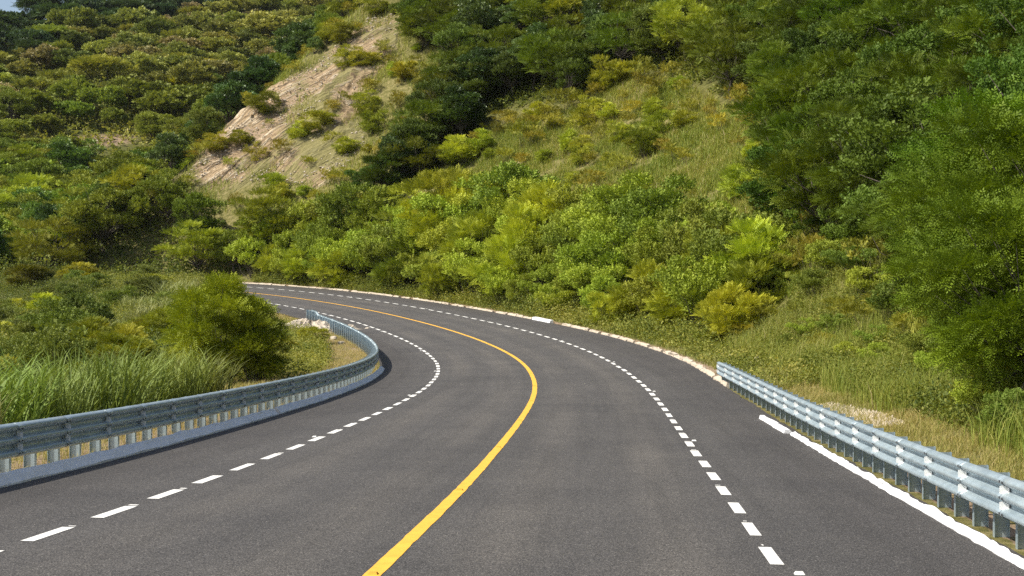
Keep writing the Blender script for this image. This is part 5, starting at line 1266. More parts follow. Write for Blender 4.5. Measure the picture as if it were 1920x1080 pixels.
(2,7,-75.8,290.9,6.03,1.07,3.9,.299,.302,.079,127,-1,0,11),
(12,6,-74.8,410.8,7.06,1.32,5.5,.262,.26,.059,130,-1,0,5),
(2,1,-115.1,362,5.79,1.3,2.8,.068,.125,.043,129,-1,0,26),
(2,1,-77.8,195.3,6.34,1.29,2.2,.248,.304,.04,126,-1,0,23),
(12,7,-67.5,298.9,4.06,1.4,1.2,.317,.312,.075,130,-1,0,5),
(9,7,-62.3,205.7,4.39,1.23,3.3,.241,.282,.039,126,-1,0,23),
(2,7,-123.7,312.3,3.43,1.08,5.8,.068,.127,.048,129,-1,0,26),
(9,1,-58.1,238.2,6.06,1.13,1.3,.229,.263,.035,126,-1,0,23),
(2,6,-66.3,246.9,3.57,1.11,2.8,.246,.288,.041,126,-1,0,23),
(2,2,-84.5,241.4,3.78,1.45,3.2,.203,.235,.035,126,-1,0,23),
(2,3,-99.4,401.8,3.29,1.42,1.1,.089,.153,.059,129,-1,0,26),
(2,1,-108.9,399.6,4.66,1.05,2.7,.073,.134,.049,129,-1,0,26),
(12,5,-113.4,341.9,7.63,1.1,3.7,.08,.136,.051,129,-1,0,26),
(2,2,-74.1,304.9,6.31,1.31,6.3,.244,.278,.07,127,-1,0,11),
(2,5,-83.7,257.6,6.91,1.09,2.6,.235,.289,.04,126,-1,0,23),
(9,2,-49.8,254.1,5.05,1.27,4.1,.249,.297,.045,126,-1,0,23),
(2,1,-95.6,247.9,5.22,1.14,5.7,.208,.282,.035,126,-1,0,23),
(12,1,-76.5,307.9,4.25,.9,4.3,.6,.6,.025,132,-1,0,30),
(12,8,-68.1,275.3,5,.9,1.9,.6,.6,.026,133,-1,0,30),
(12,2,-75.7,265.6,3.25,.9,6.2,.6,.6,.025,134,-1,0,30),
(0,0,-90.8,257.6,5.5,1.1,3.1,.6,.469,.288,135,-1,0,9),
(0,1,-87.2,290.1,5.5,1.1,1.1,.6,.457,.288,136,-1,0,9)]
PLANTS = [(KINDS[a], b, x, y, h, w, r, (cr, cg, cb), WORDS[i]+(ORD[j]+WORDS[k] if j >= 0 else ''), GROUPS[g]) for a, b, x, y, h, w, r, cr, cg, cb, i, j, k, g in _P]
STONES = [(-13.86, 86.94, 0.55, 'whitish boulder at the left end of the rubble heap', 'loose stones inside the bend'), (-13.9, 89.87, 0.38, 'pale stone behind the rubble heap', 'loose stones inside the bend'), (-12.24, 86.4, 0.32, 'pale stone at the right end of the rubble heap', 'loose stones inside the bend'), (-11.9, 81.49, 0.28, 'small pale stone in front of the rubble heap', 'loose stones inside the bend'), (-10.11, 76.09, 0.28, 'flat stone in the grass inside the bend, nearest the rubble heap', 'loose stones inside the bend'), (-9.31, 73.3, 0.24, 'flat stone in the grass inside the bend, second from the rubble heap', 'loose stones inside the bend'), (-9.66, 69.77, 0.32, 'flat stone below the others in the grass inside the bend', 'loose stones inside the bend'), (9.23, 51.11, 0.35, 'pale stone at the foot of the bank behind the guardrail end', 'loose stones by the bank'), (8.9, 54.05, 0.25, 'small pale stone just right of the guardrail end', 'loose stones by the bank')]
# ------------------------------------------------------------------ Blender helpers
import bpy
from mathutils import Vector
RNG = np.random.default_rng(7)
scene = bpy.context.scene
COL = scene.collection

def tag(o, label=None, cat=None, group=None, kind=None):
    if label: o['label'] = label
    if cat: o['category'] = cat
    if group: o['group'] = group
    if kind: o['kind'] = kind
    return o

def mesh_np(name, V, F, mat=None, tone=None, smooth=False, extra=None):
    V = np.asarray(V, np.float32).reshape(-1, 3); F = np.asarray(F, np.int32)
    me = bpy.data.meshes.new(name); n = F.shape[1]
    me.vertices.add(len(V)); me.vertices.foreach_set('co', V.ravel())
    me.loops.add(F.size); me.loops.foreach_set('vertex_index', F.ravel())
    me.polygons.add(len(F)); me.polygons.foreach_set('loop_start', np.arange(0, F.size, n, dtype=np.int32))
    me.polygons.foreach_set('use_smooth', np.full(len(F), smooth, bool))
    if tone is not None:
        a = me.attributes.new('tone', 'FLOAT', 'FACE'); a.data.foreach_set('value', np.asarray(tone, np.float32))
    for k, v in (extra or {}).items():
        a = me.attributes.new(k, 'FLOAT', 'POINT'); a.data.foreach_set('value', np.asarray(v, np.float32))
    me.update(calc_edges=True); me.validate()
    if mat: me.materials.append(mat)
    return me

def link(name, me, parent=None, loc=None):
    o = bpy.data.objects.new(name, me); COL.objects.link(o)
    if parent: o.parent = parent
    if loc is not None: o.location = loc
    return o

def empty(name, loc=(0, 0, 0), rz=0):
    o = bpy.data.objects.new(name, None); COL.objects.link(o); o.location = loc; o.rotation_euler = (0, 0, rz)
    o.empty_display_size = .2
    return o

class MB:
    """collects polygons of several shapes for one mesh"""
    def __init__(self): self.v = []; self.f = []
    def add(self, V, F):
        b = len(self.v); self.v += [tuple(p) for p in V]; self.f += [tuple(i+b for i in q) for q in F]
    def box(self, c, ax, ay, az, taper=1.0):
        c, ax, ay, az = map(np.asarray, (c, ax, ay, az)); V = []
        for k in (-1, 1):
            t = taper if k > 0 else 1.0
            for i, j in ((-1, -1), (1, -1), (1, 1), (-1, 1)): V.append(c+ax*i*t+ay*j*t+az*k)
        self.add(V, [(3, 2, 1, 0), (4, 5, 6, 7), (0, 1, 5, 4), (1, 2, 6, 5), (2, 3, 7, 6), (3, 0, 4, 7)])
    def tube(self, pts, rad, n=6):
        pts = np.asarray(pts, float); V = []; F = []
        for i, p in enumerate(pts):
            d = pts[min(i+1, len(pts)-1)]-pts[max(i-1, 0)]; d = d/(np.linalg.norm(d)+1e-9)
            a = np.cross(d, (0.3, 1, .2)); a /= np.linalg.norm(a)+1e-9; b = np.cross(d, a)
            for k in range(n): V.append(p+(a*math.cos(2*math.pi*k/n)+b*math.sin(2*math.pi*k/n))*rad[i])
        for i in range(len(pts)-1):
            for k in range(n): F.append((i*n+k, i*n+(k+1) % n, (i+1)*n+(k+1) % n, (i+1)*n+k))
        F.append(tuple(range((len(pts)-1)*n, len(pts)*n))); self.add(V, F)
    def mesh(self, name, mat, smooth=False):
        me = bpy.data.meshes.new(name); me.from_pydata(self.v, [], self.f); me.materials.append(mat)
        if smooth: me.polygons.foreach_set('use_smooth', [True]*len(me.polygons))
        me.update(); return me

# ------------------------------------------------------------------ materials
class NT:
    def __init__(self, name):
        self.m = bpy.data.materials.new(name); self.m.use_nodes = True; self.t = self.m.node_tree
        self.bsdf = self.t.nodes['Principled BSDF']; self.out = self.t.nodes['Material Output']
        self.tc = self.t.nodes.new('ShaderNodeTexCoord')
    def n(self, typ, **kw):
        nd = self.t.nodes.new('ShaderNode'+typ)
        for k, v in kw.items():
            if k in nd.inputs: nd.inputs[k].default_value = v
            else: setattr(nd, k, v)
        return nd
    def l(self, a, b): self.t.links.new(a, b)
    def noise(self, scale, detail=4, rough=.6, vec=None, dist=0):
        nd = self.n('TexNoise', Scale=scale, Detail=detail, Roughness=rough, Distortion=dist)
        self.l(vec or self.tc.outputs['Object'], nd.inputs['Vector']); return nd.outputs['Fac']
    def ramp(self, fac, stops, interp='LINEAR'):
        nd = self.n('ValToRGB'); cr = nd.color_ramp; cr.interpolation = interp
        while len(cr.elements) < len(stops): cr.elements.new(.5)
        for e, (p, c) in zip(cr.elements, stops):
            e.position = p; e.color = (*c, 1) if hasattr(c, '__len__') else (c, c, c, 1)
        self.l(fac, nd.inputs['Fac']); return nd.outputs['Color']
    def mix(self, fac, a, b, mode='MIX'):
        nd = self.n('Mix', data_type='RGBA', blend_type=mode)
        for s_, v in ((nd.inputs[0], fac), (nd.inputs[6], a), (nd.inputs[7], b)):
            if hasattr(v, 'is_linked') or isinstance(v, bpy.types.NodeSocket): self.l(v, s_)
            elif hasattr(v, '__len__'): s_.default_value = (*v, 1) if len(v) == 3 else v
            else: s_.default_value = v if s_.type == 'VALUE' else (v, v, v, 1)
        return nd.outputs[2]
    def math(self, op, a, b=0.0):
        nd = self.n('Math', operation=op)
        for s_, v in ((nd.inputs[0], a), (nd.inputs[1], b)):
            if isinstance(v, bpy.types.NodeSocket): self.l(v, s_)
            else: s_.default_value = v
        return nd.outputs[0]
    def attr(self, name): return self.n('Attribute', attribute_name=name).outputs['Fac']
    def bump(self, h, strength, dist=.02):
        nd = self.n('Bump', Strength=strength, Distance=dist); self.l(h, nd.inputs['Height']); self.l(nd.outputs['Normal'], self.bsdf.inputs['Normal'])
    def col(self, c): self.l(c, self.bsdf.inputs['Base Color']) if isinstance(c, bpy.types.NodeSocket) else setattr(self.bsdf.inputs['Base Color'], 'default_value', (*c, 1))
    def set(self, **kw):
        for k, v in kw.items(): self.bsdf.inputs[k.replace('_', ' ')].default_value = v
        return self

def foliage(name, lo, hi, trans=.2, rough=.6, spec=.22):
    """leaves: the object's own colour times a leaf-to-leaf variation, a little light coming through"""
    a = NT(name)
    oi = a.n('ObjectInfo')
    var = a.ramp(a.attr('tone'), [(0, lo), (1, hi)])
    c = a.mix(1.0, oi.outputs['Color'], var, 'MULTIPLY'); a.col(c)
    a.set(Roughness=rough); a.bsdf.inputs['Specular IOR Level'].default_value = spec
    tr = a.n('BsdfTranslucent'); a.l(a.mix(1.0, c, (1.25, 1.2, .55), 'MULTIPLY'), tr.inputs['Color'])
    mx = a.n('MixShader', Fac=trans); a.l(a.bsdf.outputs[0], mx.inputs[1]); a.l(tr.outputs[0], mx.inputs[2]); a.l(mx.outputs[0], a.out.inputs['Surface'])
    return a.m

def mat_asphalt():
    a = NT('asphalt')
    fine = a.noise(62, 4, .85); mid = a.noise(16, 4, .7); big = a.noise(.5, 4, .6); wide = a.noise(.12, 2, .5)
    c = a.ramp(fine, [(.37, (.013, .012, .013)), (.50, (.062, .059, .057)), (.58, (.124, .117, .112)), (.68, (.38, .36, .33))])
    c = a.mix(1.0, c, a.ramp(mid, [(.3, .80), (.7, 1.16)]), 'MULTIPLY')
    c = a.mix(1.0, c, a.ramp(big, [(.3, (.86, .86, .87)), (.7, (1.12, 1.11, 1.09))]), 'MULTIPLY')
    wheel = a.attr('wheel')
    c = a.mix(a.math('MULTIPLY', wheel, a.ramp(wide, [(.35, .25), (.65, .8)])), c, a.mix(1.0, c, (1.40, 1.36, 1.28), 'MULTIPLY'))
    c = a.mix(a.attr('edge'), c, a.mix(1.0, c, (.70, .68, .68), 'MULTIPLY'))
    cv = a.n('CombineXYZ'); a.l(a.math('MULTIPLY', a.attr('across'), 2.6), cv.inputs[0]); a.l(a.math('MULTIPLY', a.attr('along'), .10), cv.inputs[1])
    c = a.mix(1.0, c, a.ramp(a.noise(1.0, 5, .7, cv.outputs[0]), [(.32, .84), (.5, 1.0), (.68, 1.10)]), 'MULTIPLY')
    vo = a.n('TexVoronoi', Scale=9.0, feature='F1'); a.l(a.tc.outputs['Object'], vo.inputs['Vector'])
    sp = a.ramp(vo.outputs['Distance'], [(.03, 1), (.06, 0)])
    c = a.mix(a.math('MULTIPLY', sp, a.ramp(a.noise(2.3, 2), [(.5, 0), (.62, .8)])), c, (.42, .40, .36))
    a.col(c); a.set(Roughness=.82); a.bsdf.inputs['Specular IOR Level'].default_value = .35
    a.bump(fine, .55, .012)
    return a.m

def mat_paint(name, c, worn=.55):
    a = NT(name); n1 = a.noise(60, 4, .8); n2 = a.noise(5, 3, .6)
    f = a.ramp(a.math('ADD', a.math('MULTIPLY', n1, .75), a.math('MULTIPLY', n2, .25)), [(worn+.02, 0), (worn+.16, .9)])
    base = a.mix(1.0, c, a.ramp(n2, [(.3, .88), (.7, 1.06)]), 'MULTIPLY')
    a.col(a.mix(f, base, (.22, .20, .19))); a.set(Roughness=.6); a.bump(n1, .35, .006); return a.m

def mat_kerb(name, c, dirt, amt):
    a = NT(name); n1 = a.noise(3.5, 6, .7); n2 = a.noise(40, 3, .7)
    base = a.mix(1.0, c, a.ramp(n2, [(.3, .86), (.7, 1.08)]), 'MULTIPLY')
    a.col(a.mix(a.ramp(n1, [(.5, 0), (.72, amt)]), base, dirt)); a.set(Roughness=.85); a.bump(n2, .5, .02); return a.m

def mat_galv():
    a = NT('galvanised_steel'); n1 = a.noise(2.2, 5, .65); n2 = a.noise(34, 3, .6)
    st = a.n('Mapping'); st.inputs['Scale'].default_value = (1, 1, 7); a.l(a.tc.outputs['Object'], st.inputs['Vector'])
    n3 = a.noise(3.0, 4, .6, st.outputs[0])
    c = a.ramp(n1, [(.3, (.35, .44, .49)), (.7, (.52, .61, .65))])
    c = a.mix(1.0, c, a.ramp(n3, [(.3, .84), (.7, 1.08)]), 'MULTIPLY')
    c = a.mix(a.ramp(a.noise(1.1, 5, .7), [(.58, 0), (.75, .5)]), c, (.30, .27, .22))
    a.col(c); a.set(Metallic=.55); a.l(a.ramp(n2, [(.2, .34), (.8, .56)]), a.bsdf.inputs['Roughness']); a.bump(n1, .05, .01); return a.m

def mat_flat(name, c, rough=.6, metal=0.0, nz=.12, scale=20):
    a = NT(name); a.col(a.mix(1.0, c, a.ramp(a.noise(scale, 4, .6), [(.3, 1-nz), (.7, 1+nz)]), 'MULTIPLY')); a.set(Roughness=rough, Metallic=metal); return a.m

def mat_bark():
    a = NT('bark'); st = a.n('Mapping'); st.inputs['Scale'].default_value = (1, 1, .25); a.l(a.tc.outputs['Object'], st.inputs['Vector'])
    n = a.noise(14, 5, .7, st.outputs[0]); a.col(a.ramp(n, [(.3, (.035, .029, .022)), (.7, (.13, .11, .088))])); a.set(Roughness=.9); a.bump(n, .6, .02); return a.m

def mat_ground():
    """soil with dry grass, green growth and, where the attributes say so, bare earth"""
    a = NT('hill_soil'); P = a.tc.outputs['Object']
    n1 = a.noise(.35, 6, .65); n2 = a.noise(3.0, 5, .7); n3 = a.noise(18, 4, .7)
    grass = a.ramp(n2, [(.28, (.07, .075, .022)), (.5, (.17, .155, .055)), (.7, (.31, .26, .13))])
    green = a.ramp(n2, [(.3, (.03, .040, .010)), (.7, (.12, .13, .030))])
    c = a.mix(a.math('MAXIMUM', a.attr('green'), a.ramp(n1, [(.55, 0), (.7, .5)])), grass, green)
    soil = a.ramp(a.math('ADD', a.math('MULTIPLY', n3, .5), a.math('MULTIPLY', n2, .5)), [(.3, (.15, .10, .065)), (.5, (.29, .21, .14)), (.72, (.46, .36, .26))])
    soil = a.mix(a.attr('orange'), soil, a.ramp(n3, [(.3, (.30, .12, .05)), (.7, (.48, .24, .11))]))
    b = a.math('ADD', a.attr('bare'), a.math('MULTIPLY', a.math('SUBTRACT', n2, .5), 1.4))
    c = a.mix(a.ramp(b, [(.38, 0), (.6, 1)]), c, soil)
    c = a.mix(1.0, c, a.ramp(n3, [(.25, .7), (.75, 1.2)]), 'MULTIPLY')
    a.col(c); a.set(Roughness=.95); a.bsdf.inputs['Specular IOR Level'].default_value = .1; a.bump(n3, .8, .06); return a.m

def mat_rock():
    a = NT('rock_strata'); at = a.attr('layer')
    cv = a.n('CombineXYZ'); a.l(at, cv.inputs[0]); a.l(a.math('MULTIPLY', a.attr('along'), .07), cv.inputs[1])
    lay = a.noise(2.6, 3, .55, cv.outputs[0], .4); fine = a.noise(2.2, 5, .75); n3 = a.noise(9, 4, .7)
    c = a.ramp(lay, [(.34, (.13, .10, .065)), (.43, (.28, .20, .12)), (.50, (.38, .285, .175)), (.56, (.25, .18, .105)), (.62, (.54, .45, .33)), (.70, (.30, .225, .13))])
    c = a.mix(1.0, c, a.ramp(fine, [(.36, .55), (.64, 1.25)]), 'MULTIPLY')
    c = a.mix(1.0, c, a.ramp(n3, [(.36, .7), (.64, 1.2)]), 'MULTIPLY')
    g = a.math('ADD', a.attr('cover'), a.math('MULTIPLY', a.math('SUBTRACT', fine, .5), 1.6))
    c = a.mix(a.ramp(g, [(.45, 0), (.7, .85)]), c, a.ramp(n3, [(.3, (.10, .10, .03)), (.7, (.24, .22, .09))]))
    a.col(c); a.set(Roughness=.92); a.bsdf.inputs['Specular IOR Level'].default_value = .15; a.bump(lay, 1.0, .5); return a.m

M = dict(asphalt=mat_asphalt(), white=mat_paint('white_line_paint', (.80, .79, .75), .60), yellow=mat_paint('yellow_line_paint', (.82, .445, .05), .63),
         wkerb=mat_kerb('white_kerb_paint', (.80, .81, .82), (.40, .40, .39), .45), stone=mat_kerb('pale_kerb_stone', (.50, .43, .34), (.32, .24, .15), .75),
         galv=mat_galv(), reflect=mat_flat('white_reflector', (.80, .80, .78), .35), bolt=mat_flat('dark_bolt_steel', (.10, .10, .105), .5, .6),
         bark=mat_bark(), ground=mat_ground(), rock=mat_rock(), rubble=mat_flat('pale_broken_stone', (.46, .40, .32), .9, 0, .35, 6),
         leaf=foliage('small_leaves', (.62, .66, .55), (1.38, 1.30, 1.35)), frond=foliage('feathery_leaves', (.60, .66, .5), (1.42, 1.30, 1.3), .20),
         gloss=foliage('glossy_leaves', (.6, .65, .6), (1.4, 1.35, 1.5), .15, .42, .4), grass=foliage('grass_blades', (1, 1, 1), (1, 1, 1), .3, .6, .25),
         ystud=mat_flat('orange_stud', (.70, .34, .03), .4), wstud=mat_flat('white_stud', (.75, .75, .72), .4))

def grass_mat(name, stops, trans=.3):
    a = NT(name); c = a.ramp(a.attr('tone'), stops); a.col(c); a.set(Roughness=.6); a.bsdf.inputs['Specular IOR Level'].default_value = .25
    tr = a.n('BsdfTranslucent'); a.l(a.mix(1.0, c, (1.2, 1.15, .6), 'MULTIPLY'), tr.inputs['Color'])
    mx = a.n('MixShader', Fac=trans); a.l(a.bsdf.outputs[0], mx.inputs[1]); a.l(tr.outputs[0], mx.inputs[2]); a.l(mx.outputs[0], a.out.inputs['Surface']); return a.m

# ------------------------------------------------------------------ ground sheet
def in_poly(x, y, poly):
    c = np.zeros(len(x), bool); n = len(poly)
    for i in range(n):
        (x1, y1), (x2, y2) = poly[i], poly[i-1]
        m = ((y1 > y) != (y2 > y)) & (x < (x2-x1)*(y-y1)/((y2-y1) or 1e-9)+x1); c ^= m
    return c
def soft_poly(x, y, poly, w):
    """about 1 inside the outline, 0 outside, over a border of about w metres"""
    k = [(0, 0), (1, 0), (-1, 0), (0, 1), (0, -1), (.7, .7), (-.7, .7), (.7, -.7), (-.7, -.7)]
    return sum(in_poly(x+a*w, y+b*w, poly).astype(float) for a, b in k)/len(k)

def build_ground():
    th = np.concatenate([np.linspace(-180, -34, 50, endpoint=False), np.linspace(-34, 34, 520, endpoint=False), np.linspace(34, 180, 50)])*math.pi/180
    r = np.concatenate([[.4, 1.2, 2.4], 4*np.exp(np.linspace(0, math.log(480/4), 430)), [560, 720]])
    T, R_ = np.meshgrid(th, r); x = (R_*np.sin(T)).ravel(); y = (R_*np.cos(T)).ravel()
    z = terrain(x, y); z = np.where(np.hypot(x, y) > 500, np.minimum(z, 8), z)
    nt, nr = len(th), len(r)
    i = np.arange(nr-1)[:, None]*nt+np.arange(nt-1)[None, :]
    F = np.stack([i, i+1, i+nt+1, i+nt], -1).reshape(-1, 4)[:, ::-1]
    s, off = road_coords(x, y)
    green = np.clip(sst(8, 14, off)*.9+soft_poly(x, y, ZONES['thicket'], 1.5)+soft_poly(x, y, ZONES['right_wood'], 2)+soft_poly(x, y, ZONES['upper_wood'], 2), 0, 1)
    green = np.maximum(green, sst(150, 190, y)*.75)
    bare = np.zeros(len(x)); orange = np.zeros(len(x))
    for k, a in (('bare_strip', 1.0), ('gravel_patch', .95), ('rubble_ground', .9), ('ochre_scar', 1.0), ('orange_soil', 1.0), ('rock', .6), ('kerb_soil', .8)):
        if k in ZONES: bare = np.maximum(bare, a*soft_poly(x, y, ZONES[k], .8 if k != 'bare_strip' else 3))
    for k in ('orange_soil', 'ochre_scar'): orange = np.maximum(orange, soft_poly(x, y, ZONES[k], 1))
    gr = (abs(off) > 6.2) & (abs(off) < 6.9); bare = np.maximum(bare, np.where(gr, .62, 0))
    bare = np.maximum(bare, np.where((off > 6) & (s < 90), .50*(1-sst(7.5, 10, off)), 0))
    bare = np.maximum(bare, np.where((off < -6.1) & (s > 75), .75*(1-sst(6.8, 7.8, -off)), 0))
    me = mesh_np('ground', np.stack([x, y, z], -1), F, M['ground'], smooth=True, extra=dict(green=green, bare=bare, orange=orange))
    o = link('ground', me); tag(o, kind='structure'); return o

# ------------------------------------------------------------------ road, paint and kerbs
def strip(sv, offs, dz=0.0):
    sv = np.asarray(sv, float); n = len(sv); m = len(offs)
    P = np.stack([road_pt(sv, o if np.ndim(o) else np.full(n, o), dz) for o in offs], 1).reshape(-1, 3)
    i = np.arange(n-1)[:, None]*m+np.arange(m-1)[None, :]
    return P, np.stack([i, i+m, i+m+1, i+1], -1).reshape(-1, 4)

def sweep(name, sv, prof, mat, smooth=False, jit=None, caps=True):
    """closed profile [(offset, height)] swept along the road"""
    sv = np.asarray(sv, float); n, m = len(sv), len(prof); P = np.zeros((n, m, 3))
    for j, (o, h) in enumerate(prof):
        jo = jit[0][:, j] if jit else 0; jh = jit[1][:, j] if jit else 0
        P[:, j] = road_pt(sv, o+jo+np.zeros(n)); P[:, j, 2] += h+jh
    i = np.arange(n-1)[:, None]*m+np.arange(m)[None, :]; k = np.arange(n-1)[:, None]*m+(np.arange(m)[None, :]+1) % m
    F = [tuple(q) for q in np.stack([i, k, k+m, i+m], -1).reshape(-1, 4)]
    if caps: F += [tuple(range(m))[::-1], tuple(range((n-1)*m, n*m))]
    me = bpy.data.meshes.new(name); me.from_pydata(P.reshape(-1, 3).tolist(), [], F); me.materials.append(mat)
    if smooth: me.polygons.foreach_set('use_smooth', [True]*len(me.polygons))
    me.update(); return me

def right_edge(s): return -np.interp(s, [-30, 14, 28, 33, 42, 60, 200], [5.95, 5.95, 5.95, 6.05, 6.30, 6.25, 6.2])

def build_road():
    sv = np.arange(-24, 170, .5)
    offs = list(np.linspace(5.98, -5.4, 40)); cols = [np.full(len(sv), o) for o in offs]+[right_edge(sv)+.25, right_edge(sv)+RNG.normal(0, .025, len(sv))]
    P, F = strip(sv, cols)
    O = np.stack(cols, 1).ravel()
    lane = np.where(O > 0, O-1.75, O+1.75); wheel = np.exp(-((abs(lane)-.85)/.38)**2)*(abs(lane) < 2.1)
    edge = np.clip(sst(3.9, 5.0, abs(O)), 0, 1)*.55
    road = link('road', mesh_np('road', P, F[:, ::-1], M['asphalt'], smooth=True, extra=dict(wheel=wheel, edge=edge, across=O, along=np.repeat(sv, len(cols))))); tag(road, kind='structure')
    # yellow centre line with slightly uneven edges
    sv = np.arange(-20, 150, .25); w = .075
    P, F = strip(sv, [w+RNG.normal(0, .003, len(sv)), np.zeros(len(sv)), -w+RNG.normal(0, .004, len(sv))], .004)
    link('centre_line', mesh_np('centre_line', P, F[:, ::-1], M['yellow']), road)
    for side, off, s0, p, n in ((1, W_L, 1.8833, 1.7407, 62), (-1, -W_R, 1.8848, 1.7922, 74)):
        V = []; Q = []
        k0 = -6
        kk = np.interp
        # dashes are equally spaced along their own line
        g = np.arange(-24, 170, .05); kap = np.interp(g, RS, RKk); arc = np.concatenate([[0], np.cumsum((1-kap[1:]*off)*.05)]); arc -= np.interp(0, g, arc)
        for i in range(k0, n):
            c = s0+p*i; hl = .50+RNG.normal(0, .012); a, b = np.interp([c-hl, c+hl], arc, g)
            ss = np.linspace(a, b, 4); j = RNG.normal(0, .006, 2)
            P, F = strip(ss, [np.full(4, off+.070+j[0]), np.full(4, off-.066+j[1])], .004)
            Q.append(F[:, ::-1]+len(V)*0+sum(len(v) for v in V)); V.append(P)
            if RNG.random() < .55:      # smear of paint left past the end of a dash
                e = b+RNG.uniform(.05, .11); P, F = strip(np.array([e, e+RNG.uniform(.04, .10)]), [np.full(2, off+RNG.uniform(0, .07)), np.full(2, off-RNG.uniform(.0, .06))], .004)
                Q.append(F[:, ::-1]+sum(len(v) for v in V)); V.append(P)
        link('edge_line', mesh_np('edge_line', np.concatenate(V), np.concatenate(Q), M['white']), road)
    # kerbs
    def kerb(name, s0, s1, o_in, sgn, mat, w=.24, h=.16, jitter=.012, step=.22, batter=.06):
        sv = np.arange(s0, s1, step); n = len(sv)
        prof = [(o_in, -.12), (o_in, h*.2), (o_in+sgn*batter*.75, h*.85), (o_in+sgn*batter, h), (o_in+sgn*w, h+.01), (o_in+sgn*(w+.01), -.12)]
        if sgn < 0: prof = prof[::-1]
        sm = lambda a: np.convolve(a, [.25, .5, .25], 'same')
        jo = np.stack([sm(RNG.normal(0, jitter, n)) for _ in prof], 1); jh = np.stack([sm(RNG.normal(0, jitter*.8, n)) for _ in prof], 1)
        o = link(name, sweep(name, sv, prof, mat, jit=(jo, jh))); return o
    o = kerb('left_kerb', -20, 20.4, 5.72, 1, M['wkerb'], w=.19, h=.135, batter=.115); tag(o, kind='structure')
    o = kerb('left_kerb', 20.62, 45.5, 5.74, 1, M['wkerb'], w=.19, h=.135, jitter=.014, batter=.115); tag(o, kind='structure')
    o = kerb('right_kerb', -20, 17.0, -5.70, -1, M['wkerb'], w=.10, h=.055, jitter=.020, step=.13); tag(o, kind='structure')
    # loose, kicked out length of white kerb
    mb = MB(); a = road_pt(20.9, -5.62); b = road_pt(17.15, -5.70); c = (a+b)/2; d = b-a; L = np.linalg.norm(d); d /= L; nrm = np.array([d[1], -d[0], 0])
    for f0, f1 in ((0, .56), (.575, 1)):
        q0, q1 = a+(b-a)*f0, a+(b-a)*f1; V = []; n = 7
        for i in range(n):
            q = q0+(q1-q0)*i/(n-1)+nrm*(.02 if f0 else 0)
            for o_, h_ in ((-.085, -.03), (-.085, .03), (-.05, .075), (.05, .08), (.085, -.03)): V.append(q+nrm*(o_+RNG.normal(0, .006))+np.array([0, 0, h_+RNG.normal(0, .005)]))
        F = [(i*5+j, i*5+(j+1) % 5, (i+1)*5+(j+1) % 5, (i+1)*5+j) for i in range(n-1) for j in range(5)]+[(0, 1, 2, 3, 4)[::-1], tuple(range((n-1)*5, n*5))]
        mb.add(V, F)
    o = link('kerb_piece', mb.mesh('kerb_piece', M['wkerb'])); tag(o, 'loose white kerb length knocked out of line beside the right guardrail', 'kerb')
    # pale rough stone kerb farther along, one block after another
    s = 31.5; first = None; i = 0
    while s < 121:
        L = RNG.uniform(.9, 1.9)
        if 68.3 < s+L and s < 72.6 and not (s > 70):     # the painted block
            s0, s1 = 68.9, 72.4
            o = kerb('painted_kerb', s0, s1, float(right_edge(70.))-.02+.1, -1, M['wkerb'], w=.24, h=.15, jitter=.006); tag(o, 'clean white painted kerb block among the rough tan kerb stones', 'kerb')
            s = s1+.15; continue
        n = max(4, int(L/.22)); sv = np.linspace(s, s+L, n); oi = float(right_edge(s+L/2)); h = RNG.uniform(.05, .10); w = RNG.uniform(.14, .20)
        prof = [(oi+.03, -.12), (oi, h*.5), (oi-.04, h), (oi-w, h+.015), (oi-w-.02, -.12)][::-1]
        jo = RNG.normal(0, .025, (n, 5)); jh = RNG.normal(0, .018, (n, 5))
        o = link('kerb_stone', sweep('kerb_stone', sv, prof, M['stone'], jit=(jo, jh)))
        mid = s+L/2
        KERB.append((o, mid)); s += L+(RNG.uniform(.02, .12) if RNG.random() < .75 else RNG.uniform(.3, .7))
    return road

KERB = []
def nth(i): return ORD[min(i, 19)]

def label_kerbs():
    ks = sorted(KERB, key=lambda k: k[1]); sec = [(0, 50, 'beyond the far end of the right guardrail'), (50, 70, 'toward the camera from the white painted kerb block'), (70, 88, 'beyond the white painted kerb block'), (88, 130, 'back from where the road disappears behind the bend')]
    for a, b, w in sec:
        li = [o for o, m in ks if a <= m < b]
        if 'toward' in w or 'back' in w: li = li[::-1]
        for i, o in enumerate(li): tag(o, 'rough tan kerb stone, %s %s' % (nth(i), w), 'kerb stone', 'rough kerb stones along the outer edge')

def build_studs():
    def stud_mesh(name, mat):
        mb = MB(); mb.box((0, 0, .008), (.045, 0, 0), (0, .035, 0), (0, 0, .010), .7); return mb.mesh(name, mat)
    ym, wm = stud_mesh('road_stud', M['ystud']), stud_mesh('road_stud', M['wstud'])
    def put(s, off, me, lab, grp):
        p = road_pt(s, off); o = link('road_stud', me, loc=(p[0], p[1], p[2]+.004)); o.rotation_euler = (0, 0, float(np.interp(s, RS, RTH))); tag(o, lab, 'road stud', grp)
    for i, s in enumerate([.2]+[6.55+6.47*k for k in range(16)]): put(s, 0.0, ym, 'orange road stud on the yellow centre line, %s from the camera' % nth(i), 'orange studs on the yellow line')
    for i, s in enumerate([.4, 14.5, 28.3, 42.4, 57.0, 71.3, 85.7]): put(s, W_L+.13, wm, 'white road stud beside the inner dashed line, %s from the camera' % nth(i), 'white studs by the inner dashes')
    for i, s in enumerate([.9, 15.1, 29.7, 43.5, 57.1, 71.4, 85.6, 100]): put(s, -W_R-.13, wm, 'white road stud beside the outer dashed line, %s from the camera' % nth(i), 'white studs by the outer dashes')

